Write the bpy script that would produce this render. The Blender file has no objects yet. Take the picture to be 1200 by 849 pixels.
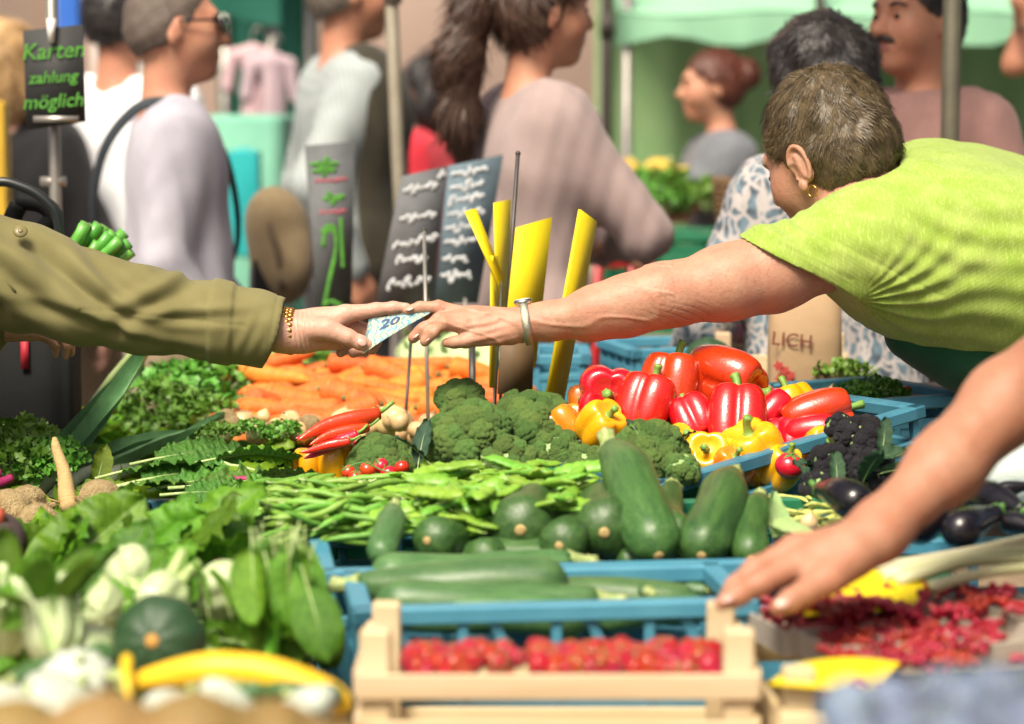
import bpy, math, random
import numpy as np
from mathutils import Vector, Matrix
random.seed(7); RNG = np.random.default_rng(11)
scene = bpy.context.scene
COL = scene.collection

# ------------------------------------------------------------------ camera, sky, sun, exposure
CAM_Z = 1.46; LENS = 85.0; FPX = LENS / 36.0 * 1200.0; PITCH = math.atan(308.5 / FPX)
cam_d = bpy.data.cameras.new('camera'); cam = bpy.data.objects.new('camera', cam_d); COL.objects.link(cam)
cam.location = (0, 0, CAM_Z); cam.rotation_euler = (math.pi / 2 - PITCH, 0, 0)
cam_d.lens = LENS; cam_d.sensor_width = 36.0; cam_d.clip_start = 0.05; cam_d.clip_end = 2000
cam_d.dof.use_dof = True; cam_d.dof.focus_distance = 3.64; cam_d.dof.aperture_fstop = 2.9
scene.camera = cam
SUN_EL, SUN_AZ = math.radians(55), math.radians(204)      # azimuth clockwise from +Y
world = bpy.data.worlds.new('World'); scene.world = world; world.use_nodes = True
wn = world.node_tree.nodes; wl = world.node_tree.links
sky = wn.new('ShaderNodeTexSky'); sky.sky_type = 'NISHITA'; sky.sun_disc = False
sky.sun_elevation = SUN_EL; sky.sun_rotation = SUN_AZ; sky.air_density = 0.6; sky.dust_density = 9.0; sky.ozone_density = 0.2
bg = wn['Background']; wl.new(sky.outputs[0], bg.inputs[0]); bg.inputs[1].default_value = 0.1
sun_d = bpy.data.lights.new('sun', 'SUN'); sun = bpy.data.objects.new('sun', sun_d); COL.objects.link(sun)
sun_d.energy = 4.2; sun_d.angle = math.radians(20); sun_d.color = (1.0, 0.91, 0.74)
_sd = Vector((math.sin(SUN_AZ) * math.cos(SUN_EL), math.cos(SUN_AZ) * math.cos(SUN_EL), math.sin(SUN_EL)))
sun.rotation_euler = (-_sd).to_track_quat('-Z', 'Y').to_euler()
sun.location = (-3, -3, 8)
vs = scene.view_settings; vs.view_transform = 'Standard'; vs.look = 'None'; vs.gamma = 1.0; vs.exposure = 0.42
vs.use_curve_mapping = False
scene.cycles.max_bounces = 8

# ------------------------------------------------------------------ placing helpers
_F = Vector((0, math.cos(PITCH), -math.sin(PITCH))); _U = Vector((0, math.sin(PITCH), math.cos(PITCH)))
def ray(px, py): return _F + Vector((1, 0, 0)) * ((px - 600) / FPX) + _U * ((424.5 - py) / FPX)
def P(px, py, Y):
    d = ray(px, py); t = Y / d.y; return Vector((d.x * t, Y, CAM_Z + d.z * t))
def onZ(px, py, z):
    d = ray(px, py); t = (z - CAM_Z) / d.z; return Vector((d.x * t, d.y * t, z))
def V3(*a): return np.array(a, dtype=np.float64)

# ------------------------------------------------------------------ mesh helpers
def mk(name, V, F, smooth=True, uv=None):
    """mesh from vertex array and list of face arrays (n,3)/(n,4)"""
    V = np.asarray(V, dtype=np.float32); me = bpy.data.meshes.new(name)
    if not isinstance(F, list): F = [F]
    F = [np.asarray(f, dtype=np.int32) for f in F if len(f)]
    loops = np.concatenate([f.ravel() for f in F]); tot = np.concatenate([np.full(len(f), f.shape[1], np.int32) for f in F])
    start = np.concatenate([[0], np.cumsum(tot)[:-1]]).astype(np.int32)
    me.vertices.add(len(V)); me.vertices.foreach_set('co', V.ravel())
    me.loops.add(len(loops)); me.loops.foreach_set('vertex_index', loops)
    me.polygons.add(len(tot)); me.polygons.foreach_set('loop_start', start); me.polygons.foreach_set('loop_total', tot)
    if smooth: me.polygons.foreach_set('use_smooth', np.ones(len(tot), bool))
    if uv is not None:
        l = me.uv_layers.new(name='UVMap'); l.data.foreach_set('uv', np.asarray(uv, np.float32)[loops].ravel())
    me.update(calc_edges=True); return me
class G:
    """collects vertices and faces"""
    def __init__(s): s.V = []; s.Q = []; s.T = []; s.U = []; s.n = 0
    def add(s, V, Q=None, T=None, U=None):
        V = np.asarray(V, float)
        if Q is not None and len(Q): s.Q.append(np.asarray(Q, int) + s.n)
        if T is not None and len(T): s.T.append(np.asarray(T, int) + s.n)
        s.V.append(V); s.U.append(np.zeros((len(V), 2)) if U is None else U); s.n += len(V); return s
    def box(s, c, d, R=None):
        c = np.array(c, float); h = np.array(d, float) / 2
        v = np.array([[x, y, z] for x in (-1, 1) for y in (-1, 1) for z in (-1, 1)]) * h
        if R is not None: v = v @ np.array(R).T
        return s.add(v + c, [[0, 1, 3, 2], [4, 6, 7, 5], [0, 4, 5, 1], [2, 3, 7, 6], [0, 2, 6, 4], [1, 5, 7, 3]])
    def tube(s, pts, r, seg=12, cap=True, prof=None, up=(0, 0, 1)):
        V, Q, T, U = sweep(pts, r, seg, cap, prof, up); return s.add(V, Q, T, U)
    def mesh(s, name, smooth=True):
        F = []
        if s.Q: F.append(np.concatenate(s.Q))
        if s.T: F.append(np.concatenate(s.T))
        return mk(name, np.concatenate(s.V), F, smooth, np.concatenate(s.U))
def sweep(pts, r, seg=12, cap=True, prof=None, up=(0, 0, 1)):
    pts = np.asarray(pts, float); n = len(pts); r = np.asarray(r, float)
    if r.ndim == 0: r = np.full(n, float(r))
    if r.ndim == 1: r = np.stack([r, r], 1)
    t = np.gradient(pts, axis=0); t /= np.linalg.norm(t, axis=1)[:, None] + 1e-12
    u = np.array(up, float)
    if abs(np.dot(u / np.linalg.norm(u), t[0])) > .95: u = np.array([1., 0, 0]) if abs(t[0][0]) < .9 else np.array([0., 1, 0])
    a = np.linspace(0, 2 * np.pi, seg, endpoint=False); V = np.zeros((n, seg, 3)); U = np.zeros((n, seg, 2))
    pf = np.ones(seg) if prof is None else prof(a)
    for i in range(n):
        u = u - t[i] * np.dot(u, t[i]); u /= np.linalg.norm(u) + 1e-12; w = np.cross(t[i], u)
        V[i] = pts[i] + ((np.cos(a) * r[i, 0] * pf)[:, None] * w + (np.sin(a) * r[i, 1] * pf)[:, None] * u)
        U[i, :, 0] = i / (n - 1); U[i, :, 1] = a / (2 * np.pi)
    i, j = np.meshgrid(np.arange(n - 1), np.arange(seg), indexing='ij'); j2 = (j + 1) % seg
    Q = np.stack([i * seg + j, i * seg + j2, (i + 1) * seg + j2, (i + 1) * seg + j], -1).reshape(-1, 4)
    V = V.reshape(-1, 3); U = U.reshape(-1, 2); T = np.zeros((0, 3), int)
    if cap:
        V = np.vstack([V, pts[0], pts[-1]]); U = np.vstack([U, [[0, .5]], [[1, .5]]]); jj = np.arange(seg); k = (jj + 1) % seg; b = (n - 1) * seg
        T = np.vstack([np.stack([np.full(seg, n * seg), k, jj], 1), np.stack([np.full(seg, n * seg + 1), b + jj, b + k], 1)])
    return V, Q, T, U
def spline(pts, n):
    """Catmull-Rom through points"""
    p = np.array([list(q) for q in pts], float); p = np.vstack([2 * p[0] - p[1], p, 2 * p[-1] - p[-2]]); m = len(p) - 3
    out = []
    for t in np.linspace(0, m - 1e-9, n):
        i = int(t); f = t - i; a, b, c, d = p[i:i + 4]
        out.append(.5 * ((2 * b) + (-a + c) * f + (2 * a - 5 * b + 4 * c - d) * f * f + (-a + 3 * b - 3 * c + d) * f ** 3))
    return np.array(out)
def sph(nu=16, nv=10):
    """unit sphere grid: vertices, quads, tris"""
    th = np.linspace(0, np.pi, nv + 1)[1:-1]; ph = np.linspace(0, 2 * np.pi, nu, endpoint=False)
    T, H = np.meshgrid(th, ph, indexing='ij')
    V = np.stack([np.sin(T) * np.cos(H), np.sin(T) * np.sin(H), np.cos(T)], -1).reshape(-1, 3); n = nv - 1
    i, j = np.meshgrid(np.arange(n - 1), np.arange(nu), indexing='ij'); j2 = (j + 1) % nu
    Q = np.stack([i * nu + j, (i + 1) * nu + j, (i + 1) * nu + j2, i * nu + j2], -1).reshape(-1, 4)
    V = np.vstack([V, [0, 0, 1], [0, 0, -1]]); jj = np.arange(nu); k = (jj + 1) % nu; b = (n - 1) * nu
    Tt = np.vstack([np.stack([np.full(nu, n * nu), jj, k], 1), np.stack([np.full(nu, n * nu + 1), b + k, b + jj], 1)])
    return V, Q, Tt
def wob(p, f, seed=0, n=5):
    """cheap smooth noise, about -1..1"""
    r = np.random.default_rng(seed); o = 0
    for _ in range(n):
        d = r.normal(size=3); d /= np.linalg.norm(d); o = o + np.sin((p @ d) * f * r.uniform(.6, 1.5) + r.uniform(0, 6.28))
    return o / n * 1.6
def obj(name, me, mat=None, parent=None, label=None, cat=None, group=None, kind=None, M=None):
    o = bpy.data.objects.new(name, me); COL.objects.link(o)
    if mat is not None and me is not None and not me.materials: me.materials.append(mat)
    if parent is not None: o.parent = parent
    if M is not None: o.matrix_local = M
    if label: o['label'] = label
    if cat: o['category'] = cat
    if group: o['group'] = group
    if kind: o['kind'] = kind
    return o
def thing(name, label, cat, loc=(0, 0, 0), rz=0, group=None):
    o = obj(name, None, None, None, label, cat, group); o.location = loc; o.rotation_euler = (0, 0, rz); o.empty_display_size = .05; return o
class Spec:
    def __init__(s, name, me, mat, kids=()):
        s.name = name; s.me = me; s.kids = list(kids)
        if me is not None and mat is not None and not me.materials: me.materials.append(mat)
def spawn(sp, M, label, cat, group=None, parent=None):
    o = obj(sp.name, sp.me, None, parent, label, cat, group, M=M)
    for k in sp.kids:
        kk, km = (k if isinstance(k, tuple) else (k, None)); spawn(kk, km if km is not None else Matrix.Identity(4), None, None, None, o)
    return o
def lookM(a, b, roll=0.0, s=None, up=(0, 0, 1)):
    """matrix that sends local x axis 0..1 onto a..b (uniform scale by length unless s given)"""
    a = Vector(a); b = Vector(b); x = (b - a); L = x.length; x.normalize(); u = Vector(up)
    if abs(u.dot(x)) > .97: u = Vector((0, 1, 0))
    y = u.cross(x).normalized(); z = x.cross(y); R = Matrix((x, y, z)).transposed().to_4x4()
    return Matrix.Translation(a) @ R @ Matrix.Rotation(roll, 4, 'X') @ Matrix.Scale(L if s is None else s, 4)
def TRS(loc, rot=(0, 0, 0), s=1.0):
    from mathutils import Euler
    S = Matrix.Diagonal((*((s, s, s) if not hasattr(s, '__len__') else s), 1))
    return Matrix.Translation(Vector(loc)) @ Euler(rot).to_matrix().to_4x4() @ S

# ------------------------------------------------------------------ materials
def nd(nt, t, **kw):
    n = nt.nodes.new(t)
    for k, v in kw.items(): setattr(n, k, v)
    return n
def base(name):
    m = bpy.data.materials.new(name); m.use_nodes = True; nt = m.node_tree; return m, nt, nt.nodes['Principled BSDF']
def rgba(c): return (c[0], c[1], c[2], 1)
def mixc(nt, fac, a, b, mode='MIX'):
    n = nd(nt, 'ShaderNodeMix', data_type='RGBA', blend_type=mode); s = n.inputs
    for i, v in ((0, fac), (6, a), (7, b)):
        if hasattr(v, 'node'): nt.links.new(v, s[i])
        elif i == 0: s[0].default_value = v
        else: s[i].default_value = rgba(v)
    return n.outputs[2]
def noise(nt, scale, detail=4, rough=.6, co='Object', vec=None, stretch=None):
    n = nd(nt, 'ShaderNodeTexNoise'); n.inputs['Scale'].default_value = scale; n.inputs['Detail'].default_value = detail; n.inputs['Roughness'].default_value = rough
    if vec is None:
        tc = nd(nt, 'ShaderNodeTexCoord'); vec = tc.outputs[co]
    if stretch is not None:
        mp = nd(nt, 'ShaderNodeMapping'); mp.inputs['Scale'].default_value = stretch; nt.links.new(vec, mp.inputs[0]); vec = mp.outputs[0]
    nt.links.new(vec, n.inputs['Vector']); return n.outputs['Fac']
def ramp(nt, v, stops):
    r = nd(nt, 'ShaderNodeValToRGB'); e = r.color_ramp.elements
    while len(e) < len(stops): e.new(.5)
    for q, (p, c) in zip(e, stops): q.position = p; q.color = rgba(c if hasattr(c, '__len__') else (c, c, c))
    nt.links.new(v, r.inputs[0]); return r.outputs[0]
def math_(nt, op, a, b=None, c=None):
    n = nd(nt, 'ShaderNodeMath', operation=op)
    for i, v in enumerate((a, b, c)):
        if v is None: continue
        if hasattr(v, 'node'): nt.links.new(v, n.inputs[i])
        else: n.inputs[i].default_value = v
    return n.outputs[0]
def bump(nt, bsdf, h, strength=.3, dist=.002):
    b = nd(nt, 'ShaderNodeBump'); b.inputs['Strength'].default_value = strength; b.inputs['Distance'].default_value = dist
    nt.links.new(h, b.inputs['Height']); nt.links.new(b.outputs[0], bsdf.inputs['Normal'])
def vary(nt, col, amt=.25, hue=.02):
    oi = nd(nt, 'ShaderNodeObjectInfo'); h = nd(nt, 'ShaderNodeHueSaturation'); r = oi.outputs['Random']
    nt.links.new(math_(nt, 'MULTIPLY_ADD', r, amt * 2, 1 - amt), h.inputs['Value'])
    r2 = math_(nt, 'FRACT', math_(nt, 'MULTIPLY', r, 7.31)); nt.links.new(math_(nt, 'MULTIPLY_ADD', r2, hue * 2, .5 - hue), h.inputs['Hue'])
    nt.links.new(col, h.inputs['Color']); return h.outputs[0]
MATS = {}
def mat(name, col, rough=.5, col2=None, scale=20, spec=.5, bs=0, bscale=120, bdist=.002, sss=0, coat=0, var=0, hue=.015, stretch=None, lo=.35, hi=.65, metal=0, sheen=0, detail=4):
    if name in MATS: return MATS[name]
    m, nt, b = base(name); b.inputs['Roughness'].default_value = rough; b.inputs['Specular IOR Level'].default_value = spec; b.inputs['Metallic'].default_value = metal
    f = noise(nt, scale, detail, stretch=stretch); c2 = col2 if col2 is not None else tuple(x * .8 for x in col)
    c = mixc(nt, ramp(nt, f, [(lo, 0), (hi, 1)]), col, c2)
    if var: c = vary(nt, c, var, hue)
    nt.links.new(c, b.inputs['Base Color'])
    nt.links.new(math_(nt, 'MULTIPLY_ADD', f, .25, rough - .12), b.inputs['Roughness'])
    if bs: bump(nt, b, noise(nt, bscale, 3, stretch=stretch), bs, bdist)
    if sss:
        b.inputs['Subsurface Weight'].default_value = sss; b.inputs['Subsurface Radius'].default_value = (.012, .005, .003); b.inputs['Subsurface Scale'].default_value = .6
    if coat: b.inputs['Coat Weight'].default_value = coat; b.inputs['Coat Roughness'].default_value = .12
    if sheen: b.inputs['Sheen Weight'].default_value = sheen
    MATS[name] = m; return m
def leafmat(name, col, col2, vein=(.35, .48, .16), rough=.42, trans=.25, veinw=.02, nveins=9, var=.2, bs=.5, spec=.38):
    """leaf with midrib and side veins taken from the UV map (u along, v across)"""
    if name in MATS: return MATS[name]
    m, nt, b = base(name); tc = nd(nt, 'ShaderNodeTexCoord'); sx = nd(nt, 'ShaderNodeSeparateXYZ'); nt.links.new(tc.outputs['UV'], sx.inputs[0])
    u, v = sx.outputs[0], sx.outputs[1]; av = math_(nt, 'ABSOLUTE', math_(nt, 'SUBTRACT', v, .5))
    rib = math_(nt, 'LESS_THAN', av, math_(nt, 'MULTIPLY_ADD', u, -veinw * .8, veinw))
    w = math_(nt, 'FRACT', math_(nt, 'MULTIPLY', math_(nt, 'SUBTRACT', u, math_(nt, 'MULTIPLY', av, .35)), nveins))
    side = math_(nt, 'SMOOTH_MIN', math_(nt, 'MULTIPLY', math_(nt, 'ABSOLUTE', math_(nt, 'SUBTRACT', w, .5)), 9), 1, .3)
    inv = math_(nt, 'SUBTRACT', 1, side)
    n1 = noise(nt, 14, 4); c = mixc(nt, ramp(nt, n1, [(.35, 0), (.65, 1)]), col, col2)
    c = mixc(nt, math_(nt, 'MULTIPLY', inv, .13), c, vein); c = mixc(nt, rib, c, vein); c = vary(nt, c, var, .018)
    nt.links.new(c, b.inputs['Base Color']); b.inputs['Roughness'].default_value = rough; b.inputs['Specular IOR Level'].default_value = spec
    bump(nt, b, math_(nt, 'ADD', math_(nt, 'MULTIPLY', side, .3), noise(nt, 60, 3)), bs, .003)
    tr = nd(nt, 'ShaderNodeBsdfTranslucent'); nt.links.new(mixc(nt, .5, c, (.5, .7, .1), 'MULTIPLY'), tr.inputs[0]) if False else nt.links.new(c, tr.inputs[0])
    mx = nd(nt, 'ShaderNodeMixShader'); mx.inputs[0].default_value = trans
    nt.links.new(b.outputs[0], mx.inputs[1]); nt.links.new(tr.outputs[0], mx.inputs[2]); nt.links.new(mx.outputs[0], nt.nodes['Material Output'].inputs[0])
    MATS[name] = m; return m
def skinmat(name, col, red=(.55, .2, .13), rough=.5):
    if name in MATS: return MATS[name]
    m, nt, b = base(name); f = noise(nt, 28, 5); c = mixc(nt, ramp(nt, f, [(.32, 0), (.72, .65)]), col, red)
    c = mixc(nt, ramp(nt, noise(nt, 160, 3), [(.54, 0), (.7, .45)]), c, tuple(x * .6 for x in col))
    nt.links.new(c, b.inputs['Base Color']); b.inputs['Roughness'].default_value = rough; b.inputs['Specular IOR Level'].default_value = .4
    b.inputs['Subsurface Weight'].default_value = .12; b.inputs['Subsurface Radius'].default_value = (.012, .004, .002); b.inputs['Subsurface Scale'].default_value = .5
    vo = nd(nt, 'ShaderNodeTexVoronoi', feature='DISTANCE_TO_EDGE'); vo.inputs['Scale'].default_value = 420; tc = nd(nt, 'ShaderNodeTexCoord'); nt.links.new(tc.outputs['Object'], vo.inputs['Vector'])
    bump(nt, b, math_(nt, 'ADD', math_(nt, 'MULTIPLY', vo.outputs[0], .5), math_(nt, 'MULTIPLY', noise(nt, 130, 4), 1.1)), .6, .0015)
    MATS[name] = m; return m

# ------------------------------------------------------------------ smooth-union solid modelling (for bodies, cloth, roots)
def cone(a, b, ra, rb, k=.02, s=1): return ['c', np.array(a, float), np.array(b, float), ra, rb, k, s]
def ell(c, r, k=.02, R=None, s=1): return ['e', np.array(c, float), np.array(r, float), np.eye(3) if R is None else np.array(R, float), 0, k, s]
def clip(p, n): n = np.array(n, float); return ['p', np.array(p, float), n / np.linalg.norm(n), 0, 0, 0, 1]   # keeps the side n points away from
def chain(pts, rs, k=.02): return [cone(pts[i], pts[i + 1], rs[i], rs[i + 1], k) for i in range(len(pts) - 1)]
def tf(prims, M, sc=1.0):
    A = np.array(M.to_3x3()); t = np.array(M.translation); s = abs(np.linalg.det(A)) ** (1 / 3); Rn = A / s; out = []
    for p in prims:
        q = list(p)
        if p[0] == 'c': q[1] = A @ p[1] + t; q[2] = A @ p[2] + t; q[3] *= s; q[4] *= s; q[5] *= s
        elif p[0] == 'e': q[1] = A @ p[1] + t; q[2] = p[2] * s; q[3] = Rn @ p[3]; q[5] *= s
        else: q[1] = A @ p[1] + t; q[2] = Rn @ p[2]
        out.append(q)
    return out
def grow(prims, d):
    out = []
    for p in prims:
        q = list(p)
        if p[0] == 'c': q[3] += d; q[4] += d
        elif p[0] == 'e': q[2] = p[2] + d
        out.append(q)
    return out
def solid(prims, h, disp=None, smooth=1):
    lo = np.full(3, 1e9); hi = -lo
    for p in prims:
        if p[6] < 0 or p[0] == 'p': continue
        if p[0] == 'c':
            for q, r in ((p[1], p[3]), (p[2], p[4])): lo = np.minimum(lo, q - r); hi = np.maximum(hi, q + r)
        else: r = p[2].max(); lo = np.minimum(lo, p[1] - r); hi = np.maximum(hi, p[1] + r)
    pad = 3 * h + .02; lo -= pad; hi += pad; N = np.ceil((hi - lo) / h).astype(int) + 1
    ax = [lo[i] + h * np.arange(N[i]) for i in range(3)]; F = np.full(N, .05, np.float32)
    for p in prims:
        k = max(p[5], 1e-5)
        if p[0] == 'p':
            d = sum(((ax[i] - p[1][i]) * p[2][i]).reshape([-1 if j == i else 1 for j in range(3)]) for i in range(3)).astype(np.float32); F = np.maximum(F, d); continue
        if p[0] == 'c': bl = np.minimum(p[1] - p[3], p[2] - p[4]); bh = np.maximum(p[1] + p[3], p[2] + p[4])
        else: r = p[2].max(); bl = p[1] - r; bh = p[1] + r
        m = k + 3 * h; i0 = np.clip(np.floor((bl - m - lo) / h).astype(int), 0, N - 1); i1 = np.clip(np.ceil((bh + m - lo) / h).astype(int) + 1, 1, N)
        sl = tuple(slice(a, b) for a, b in zip(i0, i1))
        X = ax[0][sl[0]].astype(np.float32)[:, None, None]; Y = ax[1][sl[1]].astype(np.float32)[None, :, None]; Z = ax[2][sl[2]].astype(np.float32)[None, None, :]
        if p[0] == 'c':
            a, b = p[1], p[2]; v = b - a; L2 = max(float(v @ v), 1e-10)
            t = np.clip(((X - a[0]) * v[0] + (Y - a[1]) * v[1] + (Z - a[2]) * v[2]) / L2, 0, 1).astype(np.float32)
            d = np.sqrt((X - a[0] - t * v[0]) ** 2 + (Y - a[1] - t * v[1]) ** 2 + (Z - a[2] - t * v[2]) ** 2) - (p[3] + t * (p[4] - p[3]))
        else:
            c, r, R = p[1], p[2], p[3]; q = [(X - c[0]) * R[0, i] + (Y - c[1]) * R[1, i] + (Z - c[2]) * R[2, i] for i in range(3)]
            k0 = np.sqrt(sum((q[i] / r[i]) ** 2 for i in range(3))); k1 = np.sqrt(sum((q[i] / r[i] ** 2) ** 2 for i in range(3))) + 1e-6; d = k0 * (k0 - 1) / k1
        A = F[sl]
        if p[6] > 0: hh = np.maximum(k - np.abs(A - d), 0) / k; F[sl] = np.minimum(A, d) - hh * hh * k * .25
        else: d = -d; hh = np.maximum(k - np.abs(A - d), 0) / k; F[sl] = np.maximum(A, d) + hh * hh * k * .25
    S = F < 0; s8 = S.astype(np.int8); nx, ny, nz = N
    tot = sum(s8[a:nx - 1 + a, b:ny - 1 + b, c:nz - 1 + c] for a in (0, 1) for b in (0, 1) for c in (0, 1)); act = (tot > 0) & (tot < 8)
    I, J, K = np.nonzero(act); n = len(I); idx = np.full(act.shape, -1, np.int32); idx[I, J, K] = np.arange(n)
    cs = [(a, b, c) for a in (0, 1) for b in (0, 1) for c in (0, 1)]; vals = [F[I + a, J + b, K + c] for a, b, c in cs]
    acc = np.zeros((n, 3), np.float32); cnt = np.zeros(n, np.float32)
    for x in range(8):
        for y in range(x + 1, 8):
            ca, cb = np.array(cs[x]), np.array(cs[y])
            if np.abs(ca - cb).sum() != 1: continue
            fa, fb = vals[x], vals[y]; mm = (fa < 0) != (fb < 0); t = (fa / (fa - fb + 1e-12))[mm]
            acc[mm] += ca + t[:, None] * (cb - ca); cnt[mm] += 1
    V = (acc / cnt[:, None] + np.stack([I, J, K], 1)) * h + lo; Q = []
    def quads(m, cells, sgn):
        q = np.stack(cells, 1); q = np.where(sgn[:, None], q, q[:, ::-1]); Q.append(q[(q >= 0).all(1)])
    m = S[:-1, 1:-1, 1:-1] != S[1:, 1:-1, 1:-1]; i, j, k = np.nonzero(m); j += 1; k += 1; quads(m, [idx[i, j - 1, k - 1], idx[i, j, k - 1], idx[i, j, k], idx[i, j - 1, k]], S[i, j, k])
    m = S[1:-1, :-1, 1:-1] != S[1:-1, 1:, 1:-1]; i, j, k = np.nonzero(m); i += 1; k += 1; quads(m, [idx[i - 1, j, k - 1], idx[i - 1, j, k], idx[i, j, k], idx[i, j, k - 1]], S[i, j, k])
    m = S[1:-1, 1:-1, :-1] != S[1:-1, 1:-1, 1:]; i, j, k = np.nonzero(m); i += 1; j += 1; quads(m, [idx[i - 1, j - 1, k], idx[i, j - 1, k], idx[i, j, k], idx[i - 1, j, k]], S[i, j, k])
    Q = np.concatenate(Q); E = np.concatenate([Q[:, [0, 1]], Q[:, [1, 2]], Q[:, [2, 3]], Q[:, [3, 0]]])
    for _ in range(smooth):
        deg = np.bincount(E[:, 0], minlength=n) + np.bincount(E[:, 1], minlength=n) + 1e-9
        av = np.stack([np.bincount(E[:, 0], V[E[:, 1], c], n) + np.bincount(E[:, 1], V[E[:, 0], c], n) for c in range(3)], 1) / deg[:, None]
        V = V * .5 + av * .5
    if disp is not None:
        p0, p1, p2, p3 = (V[Q[:, c]] for c in range(4)); fn = np.cross(p2 - p0, p3 - p1); nn = np.zeros((n, 3))
        for c in range(4):
            for d in range(3): nn[:, d] += np.bincount(Q[:, c], fn[:, d], n)
        nn /= np.linalg.norm(nn, axis=1)[:, None] + 1e-12; V = V + nn * np.asarray(disp(V))[:, None]
    return V, Q
def text_mesh(name, txt, size, shear=0.0, bold=0.0):
    cu = bpy.data.curves.new(name, 'FONT'); cu.body = txt; cu.size = size; cu.shear = shear; cu.offset = bold; cu.align_x = 'CENTER'; cu.align_y = 'CENTER'; cu.resolution_u = 3
    o = bpy.data.objects.new(name, cu); COL.objects.link(o); dg = bpy.context.evaluated_depsgraph_get(); dg.update()
    me = bpy.data.meshes.new_from_object(o.evaluated_get(dg)); bpy.data.objects.remove(o); bpy.data.curves.remove(cu); me.name = name; me.materials.clear(); return me

# ================================================================== people
def head_prims(fem=False):
    j = .92 if fem else 1.0
    L = [ell((-.014, 0, .0), (.1, .078, .099), .02), ell((.028, 0, -.066), (.062, .056 * j, .064), .045), ell((.066, 0, -.112), (.022, .024 * j, .02), .035),
         cone((.082, -.03, .012), (.082, .03, .012), .012, .012, .025), cone((.09, 0, -.004), (.113, 0, -.044), .008, .0135, .014),
         ell((.1, .01, -.048), (.011, .008, .008), .008), ell((.1, -.01, -.048), (.011, .008, .008), .008),
         cone((.089, -.019, -.073), (.089, .019, -.073), .0075, .0075, .008), cone((.087, -.016, -.085), (.087, .016, -.085), .008, .008, .008)]
    for s in (-1, 1):
        L += [ell((.056, .04 * s, -.045), (.03, .025, .032), .03), ell((.103, .032 * s, -.013), (.02, .017, .011), .016, None, -1), ell((.078, .031 * s, -.014), (.0135, .0135, .0135), .003),
              ell((-.01, .081 * s, -.028), (.018, .008, .032), .006, Matrix.Rotation(.25, 3, 'Y')), ell((-.006, .089 * s, -.026), (.009, .006, .018), .004, None, -1)]
    return L
def hand_prims(side=1, curl=.35, spread=1.0):
    L = []
    for i, (y, ln) in enumerate(((.03, .076), (.01, .084), (-.011, .078), (-.03, .061))):
        y *= side * spread; p = V3(.088 - .004 * i, y, 0); L.append(cone((.0, y * .55, 0), p, .0165, .0125, .014)); a = 0; r = .0105 - .0006 * i
        for j, f in enumerate((.45, .3, .25)):
            a += curl * (.6 + .4 * j); q = p + V3(math.cos(a), 0, -math.sin(a)) * ln * f; L.append(cone(p, q, r, r * .9, .004)); p = q; r *= .9
    L += [cone((.0, .012 * side, -.004), (.042, .044 * side, -.012), .018, .013, .018), cone((.042, .044 * side, -.012), (.07, .054 * side, -.02), .012, .0105, .006), cone((.07, .054 * side, -.02), (.092, .054 * side, -.026), .0105, .009, .004)]
    return L
def frame(o, x, zhint):
    x = Vector(x).normalized(); z = Vector(zhint); y = z.cross(x).normalized(); z = x.cross(y); M = Matrix((x, y, z)).transposed().to_4x4(); M.translation = Vector(o); return M
EYE = mat('eye_dark', (.02, .012, .01), .2); LIPS = mat('lips', (.42, .16, .13), .45)
def headM(hp, yaw=0, pitch=0, roll=0): return Matrix.Translation(Vector(hp)) @ Matrix.Rotation(yaw, 4, 'Z') @ Matrix.Rotation(pitch, 4, 'Y') @ Matrix.Rotation(roll, 4, 'X')
def hair_prims(style):
    cap = [ell((-.022, 0, .014), (.104, .086, .1), .02)]
    face = [ell((.098, 0, -.05), (.085, .12, .095), .02, None, -1)]
    if style == 'short': return cap + [ell((-.05, 0, -.03), (.065, .079, .07), .03)] + face + [ell((.02, 0, -.11), (.11, .12, .075), .01, None, -1)]
    if style == 'crop': return [ell((-.018, 0, .008), (.102, .081, .098), .02), ell((-.05, 0, -.03), (.06, .076, .065), .03), ell((.095, 0, -.05), (.085, .12, .095), .02, None, -1), ell((.02, 0, -.11), (.11, .12, .075), .01, None, -1)]
    if style == 'pony':
        return cap + [ell((-.045, 0, -.03), (.07, .082, .075), .03)] + face + chain([(-.11, 0, .02), (-.16, 0, -.01), (-.185, .01, -.12), (-.18, .02, -.25), (-.165, .03, -.34)], [.03, .042, .048, .042, .015], .03)
    if style == 'bun': return cap + [ell((-.045, 0, -.03), (.07, .082, .07), .03)] + face + [ell((-.12, 0, .02), (.055, .06, .055), .02)]
    if style == 'curly': return [ell((-.025, 0, .02), (.128, .118, .12), .02), ell((-.05, 0, -.06), (.095, .1, .08), .04)] + [ell((.11, 0, -.06), (.085, .1, .1), .02, None, -1)]
    if style == 'bob': return cap + [ell((-.04, 0, -.07), (.085, .1, .11), .04)] + face
    return cap + face
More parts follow.
